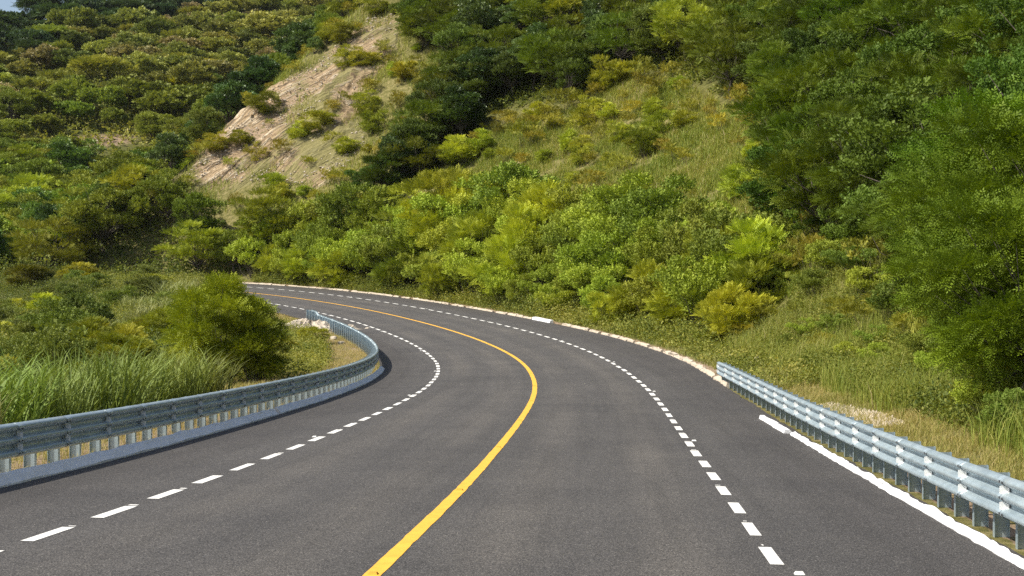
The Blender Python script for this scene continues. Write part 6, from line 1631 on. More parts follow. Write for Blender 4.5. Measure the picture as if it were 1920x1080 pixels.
# ------------------------------------------------------------------ guardrails
def rail_profile(n=25, H=.44):
    z = np.linspace(0, H, n); c = np.cos(2*np.pi*(z-H*.125)/(H*.375)); return z, .042*(1+np.tanh(1.7*c)/math.tanh(1.7))

def guardrail(side, s_a, s_b, off, top, pitch, label, lift=None, first_joint=0, H=.44):
    """side +1: left of the road. off: distance of the beam's back from the centre line"""
    root = empty('guardrail', road_pt((s_a+s_b)/2, side*off)); tag(root, label, 'guardrail')
    base = np.array(root.location); z, d = rail_profile(H=H)
    lift = lift or (lambda s: 0.0*np.asarray(s))
    th = 1.0
    def frame(s):
        a = float(np.interp(s, RS, RTH)); t = np.array([-math.sin(a), math.cos(a), 0]); n = np.array([math.cos(a), math.sin(a), 0])*side   # n points to the road
        return t, n
    ns = int(round((s_b-s_a)/(2*pitch)))
    for i in range(ns):
        a, b = s_a+2*pitch*i, s_a+2*pitch*(i+1)
        sv = np.linspace(a-.06, b+.06, 8); P = []
        out = .003 if i % 2 else 0.0
        for thick in (0, 1):
            for k in range(len(z)):
                q = road_pt(sv, side*(off-d[k]-out)+side*(.004 if thick else 0)); q[:, 2] += top-H+z[k]+lift(sv); P.append(q)
        m = len(z); P = np.stack(P, 1); idx = lambda r, c: r*2*m+c; F = []
        for r in range(7):
            for k in range(m-1):
                F.append((idx(r, k), idx(r, k+1), idx(r+1, k+1), idx(r+1, k))); F.append((idx(r, m+k+1), idx(r, m+k), idx(r+1, m+k), idx(r+1, m+k+1)))
            F.append((idx(r, m-1), idx(r, 2*m-1), idx(r+1, 2*m-1), idx(r+1, m-1))); F.append((idx(r, m), idx(r, 0), idx(r+1, 0), idx(r+1, m)))
        for r in (0, 7):
            for k in range(m-1):
                q = (idx(r, k), idx(r, m+k), idx(r, m+k+1), idx(r, k+1)); F.append(q if r == 0 else q[::-1])
        me = bpy.data.meshes.new('rail_panel'); me.from_pydata((P.reshape(-1, 3)-base).tolist(), [], F); me.materials.append(M['galv'])
        me.polygons.foreach_set('use_smooth', [True]*len(F)); me.update(); link('rail_panel', me, root)
    pm = MB(); hgt = top-.035+.25     # C-section post, web across the road's direction, 0.15 deep
    for c, ax, ay in (((0, 0, 0), (.075, 0, 0), (0, .003, 0)), ((-.0785, 0, 0), (.003, 0, 0), (0, .036, 0)), ((.0785, 0, 0), (.003, 0, 0), (0, .036, 0))):
        pm.box(np.array(c)+[0, 0, hgt/2-.25], ax, ay, (0, 0, hgt/2))
    post = pm.mesh('post', M['galv'])
    bm_ = MB(); bm_.box((0, 0, 0), (.035, 0, 0), (0, .05, 0), (0, 0, .15)); block = bm_.mesh('spacer_block', M['galv'])
    tm = MB()      # small folded reflector plate that stands in a valley of the beam
    tm.add([(0, 0, -.065), (.085, 0, -.04), (.085, 0, .035), (0, 0, .065), (0, .003, -.065), (.085, .003, -.04), (.085, .003, .035), (0, .003, .065)],
           [(0, 1, 2, 3), (7, 6, 5, 4), (0, 4, 5, 1), (1, 5, 6, 2), (2, 6, 7, 3), (3, 7, 4, 0)])
    tm.box((.004, .03, 0), (.004, 0, 0), (0, .03, 0), (0, 0, .035))
    tab = tm.mesh('reflector', M['reflect'])
    bo = MB()
    for zz in (.055, .14, .22, .30, .385):
        for yy in (-.045, .045):
            k = int(np.argmin(abs(z-zz))); bo.box((d[k]+.008, yy, zz), (.006, 0, 0), (0, .011, 0), (0, 0, .011), 1)
    bv = [(d[k]+.006, yy, z[k]) for k in range(len(z)) for yy in (-.055, .055)]; bo.add(bv, [(2*k, 2*k+1, 2*k+3, 2*k+2) for k in range(len(z)-1)])
    bolts = bo.mesh('splice_plate', M['galv'])
    bolts.materials.append(M['bolt'])
    bolts.polygons.foreach_set('material_index', [1]*60+[0]*(len(z)-1))
    npost = int(round((s_b-s_a)/pitch))+1
    for i in range(npost):
        s = s_a+pitch*i; t, n = frame(s); a = math.atan2(n[1], n[0]); lf = float(lift(s))
        def put(name, me, p):
            o = link(name, me, root, loc=Vector(p-base)); o.rotation_euler = (0, 0, a); return o
        p = road_pt(s, side*(off+.15)); p[2] += lf; put('post', post, p)
        if i % 2 == first_joint:
            q = road_pt(s, side*(off+.04)); q[2] += top-H/2+lf; put('spacer_block', block, q)
            b = road_pt(s, side*off); b[2] += top-H+lf; put('splice_plate', bolts, b)
            for zz in (.1375, .3025):
                v = road_pt(s+.03, side*(off-.012)); v[2] += top-H+zz+lf; put('reflector', tab, v)
    return root

# ------------------------------------------------------------------ plants
def rot_frames(f, up, rng, tilt=.6):
    """rotation matrices whose y axis is f and whose z axis leans to up"""
    f = f/np.linalg.norm(f, axis=1, keepdims=True); u = up+rng.normal(0, tilt, f.shape); x = np.cross(f, u); x /= np.linalg.norm(x, axis=1, keepdims=True)+1e-9
    z = np.cross(x, f); return np.stack([x, f, z], 1)     # rows

def quad(c, l, w, d, n=None, fold=.0):
    """leaf lozenge from c along d, length l, width w"""
    c, d = np.array(c, float), np.array(d, float); d /= np.linalg.norm(d); n = np.array(n if n is not None else (0, 0, 1), float)
    s_ = np.cross(d, n); s_ /= np.linalg.norm(s_)+1e-9
    return np.array([c, c+d*l*.5+s_*w*.5-n*fold, c+d*l, c+d*l*.5-s_*w*.5-n*fold])

def sprig_frond(L=.36, pairs=6, l=.13, w=.042, droop=.10):
    Q = []
    for i in range(pairs):
        t = (i+.6)/pairs; y = t*L; z = -droop*t*t; s_ = 1-.45*abs(t-.45)
        for sd in (-1, 1): Q.append(quad((0, y, z), l*s_, w, (sd*.85, .5, -.12)))
    Q.append(quad((0, L, -droop), l*.8, w, (0, 1, -.2))); return np.array(Q)
def sprig_leaf(n=7, l=.13, w=.065, L=.26):
    Q = []
    for i in range(n):
        t = (i+.5)/n; a = 2.4*i; Q.append(quad((0, t*L, 0), l*(1.1-.4*t), w, (math.cos(a)*.8, .45+.4*t, math.sin(a)*.5+.1), (math.sin(a)*.3, -.3, 1), .006))
    return np.array(Q)
def sprig_big(n=5, l=.30, w=.17, L=.25): return sprig_leaf(n, l, w, L)
def sprig_card(n=4, l=.55, w=.36, L=.5): return sprig_leaf(n, l, w, L)

def crown_shape(rng, npads, R, hc, flat, lobes=3, shell=(.55, 1.0), low=-.5):
    """pad centres on an uneven, lobed crown"""
    ld = rng.normal(0, 1, (lobes, 3)); ld[:, 2] = abs(ld[:, 2])*.6; ld /= np.linalg.norm(ld, axis=1, keepdims=True)
    out = []
    while len(out) < npads:
        v = rng.normal(0, 1, 3); v /= np.linalg.norm(v)
        if v[2] < low: continue
        g = .72+.34*max(0, (ld@v).max())**3*1.2+rng.normal(0, .06)
        rr = rng.uniform(*shell)**.7*g
        out.append((v[0]*R*rr, v[1]*R*rr, hc+v[2]*R*flat*rr))
    return np.array(out)

def make_plant(seed, H, R, hc, flat, npads, pad_r, pad_flat, nspr, sprig, outw, up, mat, trunk_r, stems=1, low=-.45, lobes=3, shell=(.5, 1.0), bare=.0, tilt=.6):
    rng = np.random.default_rng(seed)
    pads = crown_shape(rng, npads, R, hc, flat, lobes, shell, low); pads[:, 2] = np.maximum(pads[:, 2], .12*H)
    pos, fw, tone = [], [], []
    for p in pads:
        pr = pad_r*rng.uniform(.7, 1.3); n = int(nspr*rng.uniform(.7, 1.3)*(pr/pad_r)**1.6)
        v = rng.normal(0, 1, (n, 3)); v /= np.linalg.norm(v, axis=1, keepdims=True); v[:, 2] = np.where(rng.random(n) < .7, abs(v[:, 2]), v[:, 2])
        rr = rng.uniform(.25, 1, (n, 1))**.5
        q = p+v*rr*np.array([pr, pr, pr*pad_flat]); o = p-np.array([0, 0, hc*.55]); o /= np.linalg.norm(o)+1e-9
        pos.append(q); f = v*outw+o*outw*.7+np.array([0, 0, up])+rng.normal(0, .35, (n, 3)); fw.append(f)
        tone.append(np.full(n, rng.normal(.5, .16))+rng.normal(0, .13, n))
    pos = np.concatenate(pos); fw = np.concatenate(fw); tone = np.clip(np.concatenate(tone), 0, 1)
    pos[:, 2] = np.maximum(pos[:, 2], .08)
    Rm = rot_frames(fw, np.array([[0, 0, 1.0]]), rng, tilt); sc = rng.uniform(.75, 1.25, (len(pos), 1, 1, 1))
    V = np.einsum('qvk,nkj->nqvj', sprig, Rm)*sc+pos[:, None, None, :]
    nq = sprig.shape[0]; F = np.arange(V.size//3).reshape(-1, 4); T = np.repeat(tone, nq)+rng.normal(0, .07, len(tone)*nq)
    crown = mesh_np('crown', V, F, mat, tone=np.clip(T, 0, 1))
    mb = MB()
    if stems == 1:
        fork = np.array([rng.normal(0, .08)*R, rng.normal(0, .08)*R, hc*rng.uniform(.35, .5)])
        bend = fork*.5+rng.normal(0, .04, 3)*H; bend[2] = fork[2]*.5
        mb.tube([(0, 0, -.6), (0, 0, 0), bend, fork], [trunk_r*1.3, trunk_r*1.15, trunk_r*.9, trunk_r*.75], 8)
        starts = [fork]*npads
    else:
        starts = []
        for k in range(npads):
            a = rng.uniform(0, 6.28); starts.append(np.array([math.cos(a)*.12, math.sin(a)*.12, -.3]))
    for p, st in zip(pads, starts):
        mid = (p+st)/2+rng.normal(0, .07, 3)*R; mid[2] += .06*H*rng.uniform(-.5, 1)
        r0 = trunk_r*(.5 if stems == 1 else .55)*rng.uniform(.7, 1.1)
        mb.tube([st, st+(mid-st)*.55+rng.normal(0, .03, 3)*R, mid, p], [r0, r0*.75, r0*.5, r0*.16], 5)
    trunk = mb.mesh('trunk', M['bark'], True)
    return crown, trunk

SP_FROND, SP_LEAF, SP_BIG, SP_CARD = sprig_frond(), sprig_leaf(), sprig_big(), sprig_card(5, .40, .26, .42)
SP_FINE = sprig_frond(.25, 5, .075, .026, .09); SP_LEAF2 = sprig_leaf(7, .155, .08, .28); SP_CARDF = sprig_frond(.7, 4, .38, .15, .12)
PROTO = {}
def protos():
    def add(kind, n, f): PROTO[kind] = [f(k) for k in range(n)]
    # H and R are for a unit plant about 5 m (trees) or 3 m (shrubs) tall; each plant is scaled from these
    add('feathery_tree', 4, lambda k: make_plant(100+k, 5, 2.5, 2.65, .88, 36, .74, .32, 72, SP_FROND, .8, .25, M['frond'], .10, 1, -.8))
    add('leafy_tree', 4, lambda k: make_plant(200+k, 5, 2.3, 2.6, .95, 36, .60, .55, 76, SP_LEAF2, .7, .45, M['leaf'], .10, 1, -.8))
    add('glossy_tree', 3, lambda k: make_plant(300+k, 5, 2.2, 2.8, .88, 28, .60, .58, 64, sprig_leaf(6, .22, .12, .32), .8, .2, M['gloss'], .12, 1))
    add('leafy_shrub', 5, lambda k: make_plant(400+k, 3, 1.65, 1.55, .85, 24, .46, .72, 62, SP_LEAF, .45, .85, M['leaf'], .035, 2, -.8))
    add('feathery_shrub', 4, lambda k: make_plant(500+k, 3, 1.75, 1.40, .92, 32, .50, .42, 64, SP_FROND, .8, .4, M['frond'], .04, 2, -.95))
    add('sparse_shrub', 4, lambda k: make_plant(600+k, 3, 1.45, 1.6, .9, 15, .50, .55, 20, SP_FROND, .7, .6, M['frond'], .03, 2, -.6, shell=(.35, 1.1)))
    add('canopy_tree', 5, lambda k: make_plant(700+k, 5, 2.7, 3.0, .72, 32, .80, .55, 24, SP_CARD, .8, .35, M['leaf'], .11, 1))
    add('umbrella_tree', 4, lambda k: make_plant(800+k, 5, 3.2, 3.4, .36, 26, 1.0, .28, 30, SP_CARDF, .9, .15, M['frond'], .11, 1))
    add('bare_tree', 2, lambda k: make_plant(900+k, 5, 2.4, 3.2, .7, 46, .5, .6, 3, sprig_leaf(3, .16, .05, .3), .6, .6, M['leaf'], .10, 1))
    add('drooping_acacia', 3, lambda k: make_plant(980+k, 5, 2.3, 2.5, 1.0, 48, .62, .34, 220, SP_FINE, .9, .05, M['frond'], .05, 1, -.95))
    add('dense_bush', 3, lambda k: make_plant(990+k, 3, 1.75, 1.35, .88, 34, .50, .36, 190, SP_FINE, .9, .15, M['frond'], .05, 2, -.95))
    add('big_leaf_plant', 2, lambda k: make_plant(950+k, 3, 1.3, 1.7, .95, 13, .42, .5, 9, SP_BIG, .7, .5, M['leaf'], .028, 2, -.5))
    PROTO['reed_clump'] = [reed(k) for k in range(3)]

def blade_strip(base, hgt, wid, lean_dir, lean, nseg, rng):
    """curved tapering blades; returns vertices and quads"""
    n = len(base); t = np.linspace(0, 1, nseg+1); side = np.stack([-lean_dir[:, 1], lean_dir[:, 0], np.zeros(n)], 1)
    tw = rng.uniform(-1, 1, (n, 1)); side = side*np.sqrt(1-(tw*.7)**2)+lean_dir*tw*.7
    V = np.zeros((n, nseg+1, 2, 3))
    for j, tt in enumerate(t):
        c = base+np.stack([np.zeros(n), np.zeros(n), hgt*(tt-.32*lean*tt**3)], 1)+lean_dir*(hgt*lean*tt**2.2)[:, None]
        w = wid*(1-tt**1.6)*.5+wid*.02
        V[:, j, 0] = c-side*w[:, None]; V[:, j, 1] = c+side*w[:, None]
    b = np.arange(n)[:, None]*(nseg+1)*2+np.arange(nseg)[None, :]*2
    F = np.stack([b, b+1, b+3, b+2], -1).reshape(-1, 4)
    return V.reshape(-1, 3), F

def reed(k):
    rng = np.random.default_rng(60+k); n = 230; a = rng.uniform(0, 6.28, n); r = rng.uniform(0, 1, n)**.6*.75
    base = np.stack([np.cos(a)*r, np.sin(a)*r, np.full(n, -.25)], 1); la = a+rng.normal(0, .7, n); ld = np.stack([np.cos(la), np.sin(la), np.zeros(n)], 1)
    V, F = blade_strip(base, rng.uniform(.9, 2.1, n), rng.uniform(.026, .05, n), ld, rng.uniform(.12, .62, n), 5, rng)
    # leaves leaving the stalks part way up
    m = 260; i = rng.integers(0, n, m); hb = rng.uniform(.3, 1.2, m); bb = base[i]+np.stack([np.zeros(m), np.zeros(m), hb], 1)+ld[i]*(.15*hb)[:, None]
    a2 = rng.uniform(0, 6.28, m); l2 = np.stack([np.cos(a2), np.sin(a2), np.zeros(m)], 1)
    V2, F2 = blade_strip(bb, rng.uniform(.5, 1.0, m), rng.uniform(.02, .038, m), l2, rng.uniform(.4, .95, m), 4, rng)
    tone = np.concatenate([np.repeat(np.clip(rng.normal(.5, .22, n), 0, 1), 5), np.repeat(np.clip(rng.normal(.55, .22, m), 0, 1), 4)])
    return mesh_np('reed_blades', np.concatenate([V, V2]), np.concatenate([F, F2+len(V)]), M['leaf'], tone=tone), None

NAMES = {'feathery_tree': ('acacia_tree', 'tree'), 'leafy_tree': ('tree', 'tree'), 'glossy_tree': ('broadleaf_tree', 'tree'), 'leafy_shrub': ('shrub', 'shrub'), 'feathery_shrub': ('acacia_shrub', 'shrub'),
         'sparse_shrub': ('wispy_shrub', 'shrub'), 'canopy_tree': ('round_tree', 'tree'), 'umbrella_tree': ('umbrella_tree', 'tree'), 'drooping_acacia': ('acacia_tree', 'tree'), 'dense_bush': ('acacia_shrub', 'shrub'), 'bare_tree': ('bare_tree', 'tree'), 'big_leaf_plant': ('leafy_plant', 'plant'), 'reed_clump': ('reed_clump', 'reeds')}
UNIT = {'dense_bush': 3, 'leafy_shrub': 3, 'feathery_shrub': 3, 'sparse_shrub': 3, 'big_leaf_plant': 3, 'reed_clump': 1.9}
def place_plants():
    xs = np.array([p[2] for p in PLANTS]); ys = np.array([p[3] for p in PLANTS]); zs = terrain(xs, ys)
    for (kind, var, x, y, h, wd, rz, c, lab, grp), z in zip(PLANTS, zs):
        nm, cat = NAMES[kind]; k = h/UNIT.get(kind, 5); crown, trunk = PROTO[kind][var % len(PROTO[kind])]
        if trunk is None or kind in FAR_KINDS:
            o = link(nm, crown, loc=(x, y, z)); o.rotation_euler = (0, 0, rz); o.scale = (k*wd, k*wd, k); o.color = (*c, 1); tag(o, lab, cat, grp); continue
        o = empty(nm, (x, y, z), rz); o.scale = (k*wd, k*wd, k); tag(o, lab, cat, grp)
        cr = link('crown', crown, o); cr.color = (*c, 1)
        tr = link('trunk' if UNIT.get(kind, 5) == 5 else 'stems', trunk, o)
FAR_KINDS = ('canopy_tree', 'umbrella_tree')

# ------------------------------------------------------------------ grass and weeds
def scatter(poly, n, rng):
    P = np.array(poly); lo, hi = P.min(0), P.max(0); out = []
    tot = 0
    while tot < n:
        q = rng.uniform(lo, hi, (n, 2)); q = q[in_poly(q[:, 0], q[:, 1], poly)]
        if len(q) == 0: break
        out.append(q); tot += len(q)
    return np.concatenate(out)[:n]
def road_scatter(s0, s1, o0, o1, n, rng, power=1.0):
    s = rng.uniform(s0, s1, n); o = o0+(o1-o0)*rng.uniform(0, 1, n)**power; p = road_pt(s, o); return p[:, :2]
def clump_noise(x, y, f=1.0, k=0):
    return .5+.5*(np.sin(x*1.9*f+k+1.7*np.sin(y*1.1*f+k))*.5+np.sin(y*2.3*f+2.1+k+1.3*np.sin(x*1.4*f))*.5)*.8+.1*np.sin(x*7.1*f+y*5.3*f+k)
def blades(name, xy, hgt, wid, lean, mat, rng, tone_mean=.5, tone_sd=.2, nseg=2, noise_f=.5, keep=.0, label=None, tone_amp=.5):
    nz = clump_noise(xy[:, 0], xy[:, 1], noise_f)
    if keep: m = rng.random(len(xy)) < np.clip((nz-keep)*3+.25, .03, 1); xy, nz = xy[m], nz[m]
    n = len(xy); z = terrain(xy[:, 0], xy[:, 1]); base = np.stack([xy[:, 0], xy[:, 1], z-.03], 1)
    a = rng.uniform(0, 6.28, n); ld = np.stack([np.cos(a), np.sin(a), np.zeros(n)], 1)
    h = rng.uniform(*hgt, n)*(.65+.6*nz); V, F = blade_strip(base, h, rng.uniform(*wid, n), ld, rng.uniform(*lean, n), nseg, rng)
    tone = np.clip(tone_mean+(clump_noise(xy[:, 0], xy[:, 1], noise_f*.4, 3)-.5)*tone_amp+rng.normal(0, tone_sd, n), 0, 1)
    o = link(name, mesh_np(name, V, F, mat, tone=np.repeat(tone, nseg))); tag(o, label, kind='stuff'); return o
def weeds(name, xy, hgt, leaf, mat, rng, per=7, tone_mean=.5, noise_f=.5, keep=.0, label=None):
    """low leafy growth: little tufts of leaf-sized faces"""
    nz = clump_noise(xy[:, 0], xy[:, 1], noise_f, 1.5)
    if keep: m = rng.random(len(xy)) < np.clip((nz-keep)*3+.25, .03, 1); xy, nz = xy[m], nz[m]
    n = len(xy); z = terrain(xy[:, 0], xy[:, 1]); h = rng.uniform(*hgt, n)*(.5+.9*nz)
    pos = np.stack([xy[:, 0], xy[:, 1], z], 1)[:, None, :]+rng.normal(0, 1, (n, per, 3))*np.array([.10, .10, 0]); pos[:, :, 2] += h[:, None]*rng.uniform(.05, 1, (n, per))
    pos = pos.reshape(-1, 3); N = len(pos); d = rng.normal(0, 1, (N, 3)); d[:, 2] = abs(d[:, 2])*.6+.2; Rm = rot_frames(d, np.array([[0, 0, 1.0]]), rng, .5)
    q = np.array([[0, 0, 0], [.5*.6, .5, -.05], [0, 1, 0], [-.5*.6, .5, -.05]]); sc = rng.uniform(*leaf, (N, 1, 1))
    V = np.einsum('vk,nkj->nvj', q, Rm)*sc+pos[:, None, :]
    tone = np.clip(tone_mean+(np.repeat(clump_noise(xy[:, 0], xy[:, 1], noise_f*.5, 5), per)-.5)*.5+rng.normal(0, .16, N), 0, 1)
    o = link(name, mesh_np(name, V, np.arange(N*4).reshape(-1, 4), mat, tone=tone)); tag(o, label, kind='stuff'); return o

def build_cover():
    rng = np.random.default_rng(11)
    dry = grass_mat('dry_grass', [(0, (.50, .40, .19)), (.4, (.40, .34, .12)), (.7, (.27, .27, .065)), (1, (.14, .175, .032))])
    slope = grass_mat('slope_grass', [(0, (.46, .37, .22)), (.25, (.42, .375, .14)), (.55, (.335, .35, .07)), (1, (.175, .235, .035))])
    lush = grass_mat('green_grass', [(0, (.40, .36, .14)), (.4, (.27, .29, .08)), (.75, (.17, .21, .045)), (1, (.09, .135, .03))])
    grey = grass_mat('grey_green_grass', [(0, (.38, .36, .18)), (.4, (.25, .28, .11)), (.75, (.16, .205, .065)), (1, (.09, .13, .035))])
    weed = grass_mat('weed_leaves', [(0, (.42, .37, .10)), (.4, (.27, .28, .05)), (.75, (.15, .185, .030)), (1, (.075, .11, .022))], .35)
    blades('slope_grass', scatter(ZONES['grass_slope'], 150000, rng), (.35, 1.0), (.03, .07), (.15, .8), slope, rng, .68, .26, 2, .5, .22, 'tall dry and green grass covering the cut slope')
    sg = scatter(ZONES['rock_grass'], 150000, rng); sg = sg[(soft_poly(sg[:, 0], sg[:, 1], ZONES['rock'], 1.0) < .6) | (clump_noise(sg[:, 0], sg[:, 1], .3, 4) > .66)]
    blades('spur_grass', sg, (.4, 1.2), (.035, .08), (.15, .8), slope, rng, .62, .2, 2, .35, .30, 'sparse yellow green grass round the bare rock face')
    blades('verge_grass', road_scatter(31, 118, -6.65, -10.5, 70000, rng, .8), (.12, .45), (.012, .03), (.2, .8), lush, rng, .42, .25, 2, .8, .15, 'short grass along the outer kerb')
    weeds('verge_weeds', road_scatter(31, 118, -6.9, -10.0, 14000, rng, .9), (.1, .55), (.06, .13), weed, rng, 7, .5, .7, .3, 'low leafy weeds along the outer kerb')
    blades('roadside_grass', road_scatter(-8, 32, -6.9, -10.6, 90000, rng), (.06, .30), (.006, .014), (.2, .9), dry, rng, .5, .2, 2, .9, .15, 'short dry grass behind the right guardrail')
    weeds('bank_weeds', road_scatter(-4, 47, -9.0, -15.5, 46000, rng, .9), (.15, .75), (.045, .11), weed, rng, 9, .68, .35, .24, 'leafy weeds covering the bank behind the right guardrail')
    blades('bank_grass', road_scatter(-4, 47, -8.6, -16.0, 80000, rng), (.3, 1.2), (.008, .02), (.15, .7), slope, rng, .80, .22, 2, .35, .42, 'tall grass among the weeds on the right bank')
    blades('inner_verge_grass', road_scatter(0, 95, 6.05, 11.5, 120000, rng), (.05, .28), (.006, .016), (.2, .9), dry, rng, .34, .2, 2, .8, .1, 'short dry grass behind the left guardrail')
    weeds('inner_verge_weeds', road_scatter(38, 86, 8.2, 15.0, 18000, rng), (.2, .8), (.05, .12), weed, rng, 8, .5, .6, .25, 'leafy weeds inside the bend')
    blades('valley_grass', scatter(ZONES['valley'], 170000, rng), (.4, 1.15), (.016, .04), (.15, .75), grey, rng, .66, .22, 3, .22, .12, 'tall grey green grass in the low ground left of the road')
    weeds('valley_weeds', scatter(ZONES['valley'], 46000, rng), (.3, 1.5), (.07, .17), weed, rng, 8, .68, .2, .2, 'leafy undergrowth in the low ground left of the road')
    weeds('wood_undergrowth', scatter(ZONES['left_wood'], 16000, rng), (.3, 2.2), (.18, .4), weed, rng, 7, .8, .2, .1, 'undergrowth beneath the wood left of the road')
    weeds('thicket_undergrowth', scatter(ZONES['thicket'], 22000, rng), (.2, 1.3), (.08, .18), weed, rng, 7, .6, .3, .1, 'undergrowth between the roadside shrubs')
    weeds('upper_undergrowth', scatter(ZONES['upper_wood'], 20000, rng), (.3, 1.6), (.15, .35), weed, rng, 6, .7, .25, .1, 'undergrowth beneath the wood on the upper slope')
    weeds('right_undergrowth', scatter(ZONES['right_wood'], 26000, rng), (.3, 1.5), (.09, .2), weed, rng, 7, .65, .25, .1, 'undergrowth beneath the wood on the right')
    weeds('far_undergrowth', scatter(ZONES['far_hill'], 34000, rng), (.4, 3.0), (.4, .8), weed, rng, 5, .45, .06, .1, 'scrub between the trees of the far hillside')
    weeds('far_ridge_undergrowth', scatter(ZONES['far_dark'], 16000, rng), (.4, 3.0), (.4, .8), weed, rng, 5, .85, .06, .1, 'dark scrub between the trees on the far ridge')

# ------------------------------------------------------------------ rock face and stones
def build_rock():
    P = np.array(ZONES['rock']); lo, hi = P.min(0)-3, P.max(0)+3; st = .30
    gx = np.arange(lo[0], hi[0], st); gy = np.arange(lo[1], hi[1], st); X, Y = np.meshgrid(gx, gy); x, y = X.ravel(), Y.ravel()
    z = terrain(x, y); m = soft_poly(x, y, ZONES['rock'], 2.0)
    # beds dip down to the left across the face
    along = x*.80+z*.60; layer = -x*.55+z*.83+y*.10+.5*np.sin(along*.21)
    rng = np.random.default_rng(5); tab = rng.normal(0, 1, 4000)
    def vn(q, f, k=0):
        u = q*f+500+k*37; i = np.floor(u).astype(int); t = u-i; t = t*t*(3-2*t); return tab[i % 4000]*(1-t)+tab[(i+1) % 4000]*t
    def vn2(a, b, f, k=0):
        ai = np.floor(a*f).astype(int); bi = np.floor(b*f).astype(int); ta, tb = a*f-ai, b*f-bi; ta = ta*ta*(3-2*ta); tb = tb*tb*(3-2*tb)
        h = lambda i, j: tab[(i*131+j*57+k*911) % 4000]
        return (h(ai, bi)*(1-ta)+h(ai+1, bi)*ta)*(1-tb)+(h(ai, bi+1)*(1-ta)+h(ai+1, bi+1)*ta)*tb
    saw = (layer*.75+.8*vn2(along, layer, .12)) % 1.0
    rel = .02+.55*saw*(1+.6*vn2(along, layer, .3, 2))+.30*vn2(along*.12, layer, 1.1, 1)+.10*vn2(x, y, .22, 4)
    cover = np.clip(.5+.5*vn2(x, y, .13, 6)+.25*vn2(x, y, .4, 7), 0, 1)*1.05+.6*(1-m)
    zz = z+np.where(m > 0, rel*m-.25*(1-m), -1.0)
    nx, ny = len(gx), len(gy); i = np.arange(ny-1)[:, None]*nx+np.arange(nx-1)[None, :]
    F = np.stack([i, i+1, i+nx+1, i+nx], -1).reshape(-1, 4); F = F[(m[F] > 0).any(1)]
    use = np.unique(F); mp = np.full(len(x), -1); mp[use] = np.arange(len(use))
    o = link('rock_face', mesh_np('rock_face', np.stack([x, y, zz], -1)[use], mp[F], M['rock'], extra=dict(layer=layer[use], along=along[use], cover=cover[use]))); tag(o, kind='structure')

def stone_mesh(k):
    rng = np.random.default_rng(40+k); n, m = 7, 10; V = []; F = []
    for i in range(n):
        t = math.pi*i/(n-1)
        for j in range(m):
            a = 2*math.pi*j/m; v = np.array([math.sin(t)*math.cos(a), math.sin(t)*math.sin(a)*.75, math.cos(t)*.5]); v = np.sign(v)*abs(v)**.75; V.append(v*(1+rng.normal(0, .10)))
    for i in range(n-1):
        for j in range(m): F.append((i*m+j, (i+1)*m+j, (i+1)*m+(j+1) % m, i*m+(j+1) % m))
    me = bpy.data.meshes.new('stone'); me.from_pydata([tuple(v) for v in V], [], F); me.materials.append(M['rubble']); me.update(); return me

def build_stones():
    rng = np.random.default_rng(3); ms = [stone_mesh(k) for k in range(4)]
    for i, (x, y, sz, lab, grp) in enumerate(STONES):
        o = link('rock', ms[i % 4], loc=(x, y, float(terrain(np.array([x]), np.array([y]))[0])+sz*.2)); o.scale = (sz, sz*rng.uniform(.6, 1), sz*rng.uniform(.5, .9)); o.rotation_euler = (rng.normal(0, .2), rng.normal(0, .2), rng.uniform(0, 6)); tag(o, lab, 'rock', grp)
    # mound of broken pale stone at the end of the left guardrail
    for name, (cx, cy), r, hh, lab in (('rubble_mound', ZONES['mound_at'], 1.9, .55, 'pale heap of broken stone and soil at the end of the left guardrail'),):
        n = 40; th = np.linspace(0, 2*np.pi, n, endpoint=False); rr = np.linspace(0, 1, 14); V = []
        for q in rr:
            for t in th:
                R_ = r*q*(1+.25*math.sin(2*t+1)+.12*math.sin(5*t)); x, y = cx+R_*math.cos(t)*1.5, cy+R_*math.sin(t)*1.1
                z = float(terrain(np.array([x]), np.array([y]))[0]); V.append((x, y, z-.06+hh*(1-q*q)**1.3+.10*rng.normal()*(q < .95)))
        F = [(i*n+j, i*n+(j+1) % n, (i+1)*n+(j+1) % n, (i+1)*n+j) for i in range(13) for j in range(n)]
        me = bpy.data.meshes.new(name); me.from_pydata(V, [], F); me.materials.append(M['rubble']); me.update(); o = link(name, me); tag(o, lab, 'rubble heap')
    # loose gravel on the bare ground behind the right guardrail
    for nm, zn, n, sz, lab in (('gravel', 'gravel_patch', 2600, (.02, .09), 'pale gravel on the flat ground behind the right guardrail'), ('scree', 'rock', 4200, (.05, .17), 'loose stones lying on the bare rock face')):
        xy = scatter(ZONES[zn], n, rng); z = terrain(xy[:, 0], xy[:, 1])+(.3 if zn == 'rock' else 0); s_ = rng.uniform(*sz, (n, 1, 1))
        q = np.array([[1, 0, 0], [0, 1, 0], [-1, 0, 0], [0, -1, 0], [0, 0, .8], [0, 0, -.8]], float); V = (q[None]*(1+rng.normal(0, .25, (n, 6, 3))))*s_*rng.uniform(.5, 1.3, (n, 1, 3))+np.stack([xy[:, 0], xy[:, 1], z], 1)[:, None]
        f = np.array([[0, 1, 4], [1, 2, 4], [2, 3, 4], [3, 0, 4], [1, 0, 5], [2, 1, 5], [3, 2, 5], [0, 3, 5]]); F = (np.arange(n)[:, None, None]*6+f[None]).reshape(-1, 3)
        o = link(nm, mesh_np(nm, V, F, M['rubble'])); tag(o, lab, kind='stuff')

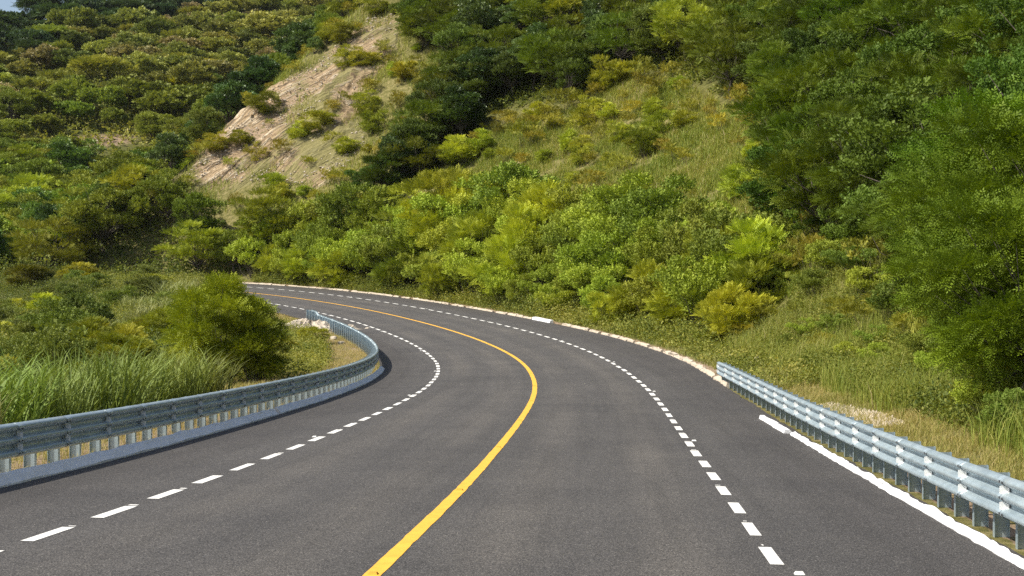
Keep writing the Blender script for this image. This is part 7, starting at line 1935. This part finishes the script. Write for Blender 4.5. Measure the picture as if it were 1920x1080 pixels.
# ------------------------------------------------------------------ light, camera
def lighting():
    w = bpy.data.worlds.new('World'); scene.world = w; w.use_nodes = True; nt = w.node_tree
    sky = nt.nodes.new('ShaderNodeTexSky'); sky.sky_type = 'NISHITA'; sky.sun_disc = False
    d = Vector(SUN_DIR).normalized()      # towards the sun
    el = math.asin(d.z); az = math.atan2(d.x, d.y)
    sky.sun_elevation = el; sky.sun_rotation = az; sky.air_density = 1.0; sky.dust_density = 2.5; sky.ozone_density = .6
    bg = nt.nodes['Background']; bg.inputs['Strength'].default_value = SKY; nt.links.new(sky.outputs[0], bg.inputs['Color'])
    l = bpy.data.lights.new('sun', 'SUN'); l.energy = SUN; l.angle = math.radians(.53); l.color = (1, .94, .82)
    o = bpy.data.objects.new('sun', l); COL.objects.link(o); o.rotation_euler = (-d).to_track_quat('-Z', 'Y').to_euler(); o.location = (-30, 10, 60)

def haze():
    mb = MB(); mb.box((0, 0, 60), (740, 0, 0), (0, 740, 0), (0, 0, 75)); m = bpy.data.materials.new('thin_haze'); m.use_nodes = True; nt = m.node_tree; nt.nodes.clear()
    out = nt.nodes.new('ShaderNodeOutputMaterial'); v = nt.nodes.new('ShaderNodeVolumePrincipled'); v.inputs['Color'].default_value = (.86, .91, 1, 1); v.inputs['Density'].default_value = HAZE; v.inputs['Anisotropy'].default_value = .2
    nt.links.new(v.outputs[0], out.inputs['Volume']); o = link('haze', mb.mesh('haze', m)); tag(o, 'thin pale air haze over the hills', kind='stuff')

HAZE = .00004
def camera():
    c = bpy.data.cameras.new('camera'); o = bpy.data.objects.new('camera', c); COL.objects.link(o); scene.camera = o
    c.sensor_width = 36; c.lens = CAM_F/1920*36; c.clip_start = .2; c.clip_end = 4000
    o.location = (0, 0, CAM_Z); o.rotation_euler = (math.pi/2-CAM_PITCH, 0, 0)

SUN_DIR = (-.64, -.20, .75)
SUN, SKY, EXPOSURE = 4.9, .115, .40
def main():
    scene.view_settings.view_transform = 'Standard'; scene.view_settings.look = 'None'; scene.view_settings.exposure = EXPOSURE; scene.view_settings.gamma = 1
    scene.view_settings.use_curve_mapping = False
    cy = scene.cycles; cy.max_bounces = 6; cy.diffuse_bounces = 3; cy.glossy_bounces = 2; cy.transmission_bounces = 3; cy.transparent_max_bounces = 4; cy.use_denoising = DENOISE
    cy.sample_clamp_indirect = 4.0
    build_ground(); build_road(); label_kerbs(); build_studs()
    guardrail(1, 1.9, 81.1, 6.12, .74, .825, 'galvanised guardrail with close-set posts along the inside of the bend, left of the road', lift=lambda s: .16*sst(78.6, 79.3, s), H=.47)
    guardrail(-1, -6.75, 33.0, 6.05, .68, .83, 'galvanised guardrail with white reflectors in front of the weedy bank, right of the road')
    build_rock(); build_stones(); protos(); place_plants(); build_cover()
    lighting(); camera(); haze()
DENOISE = False
main()
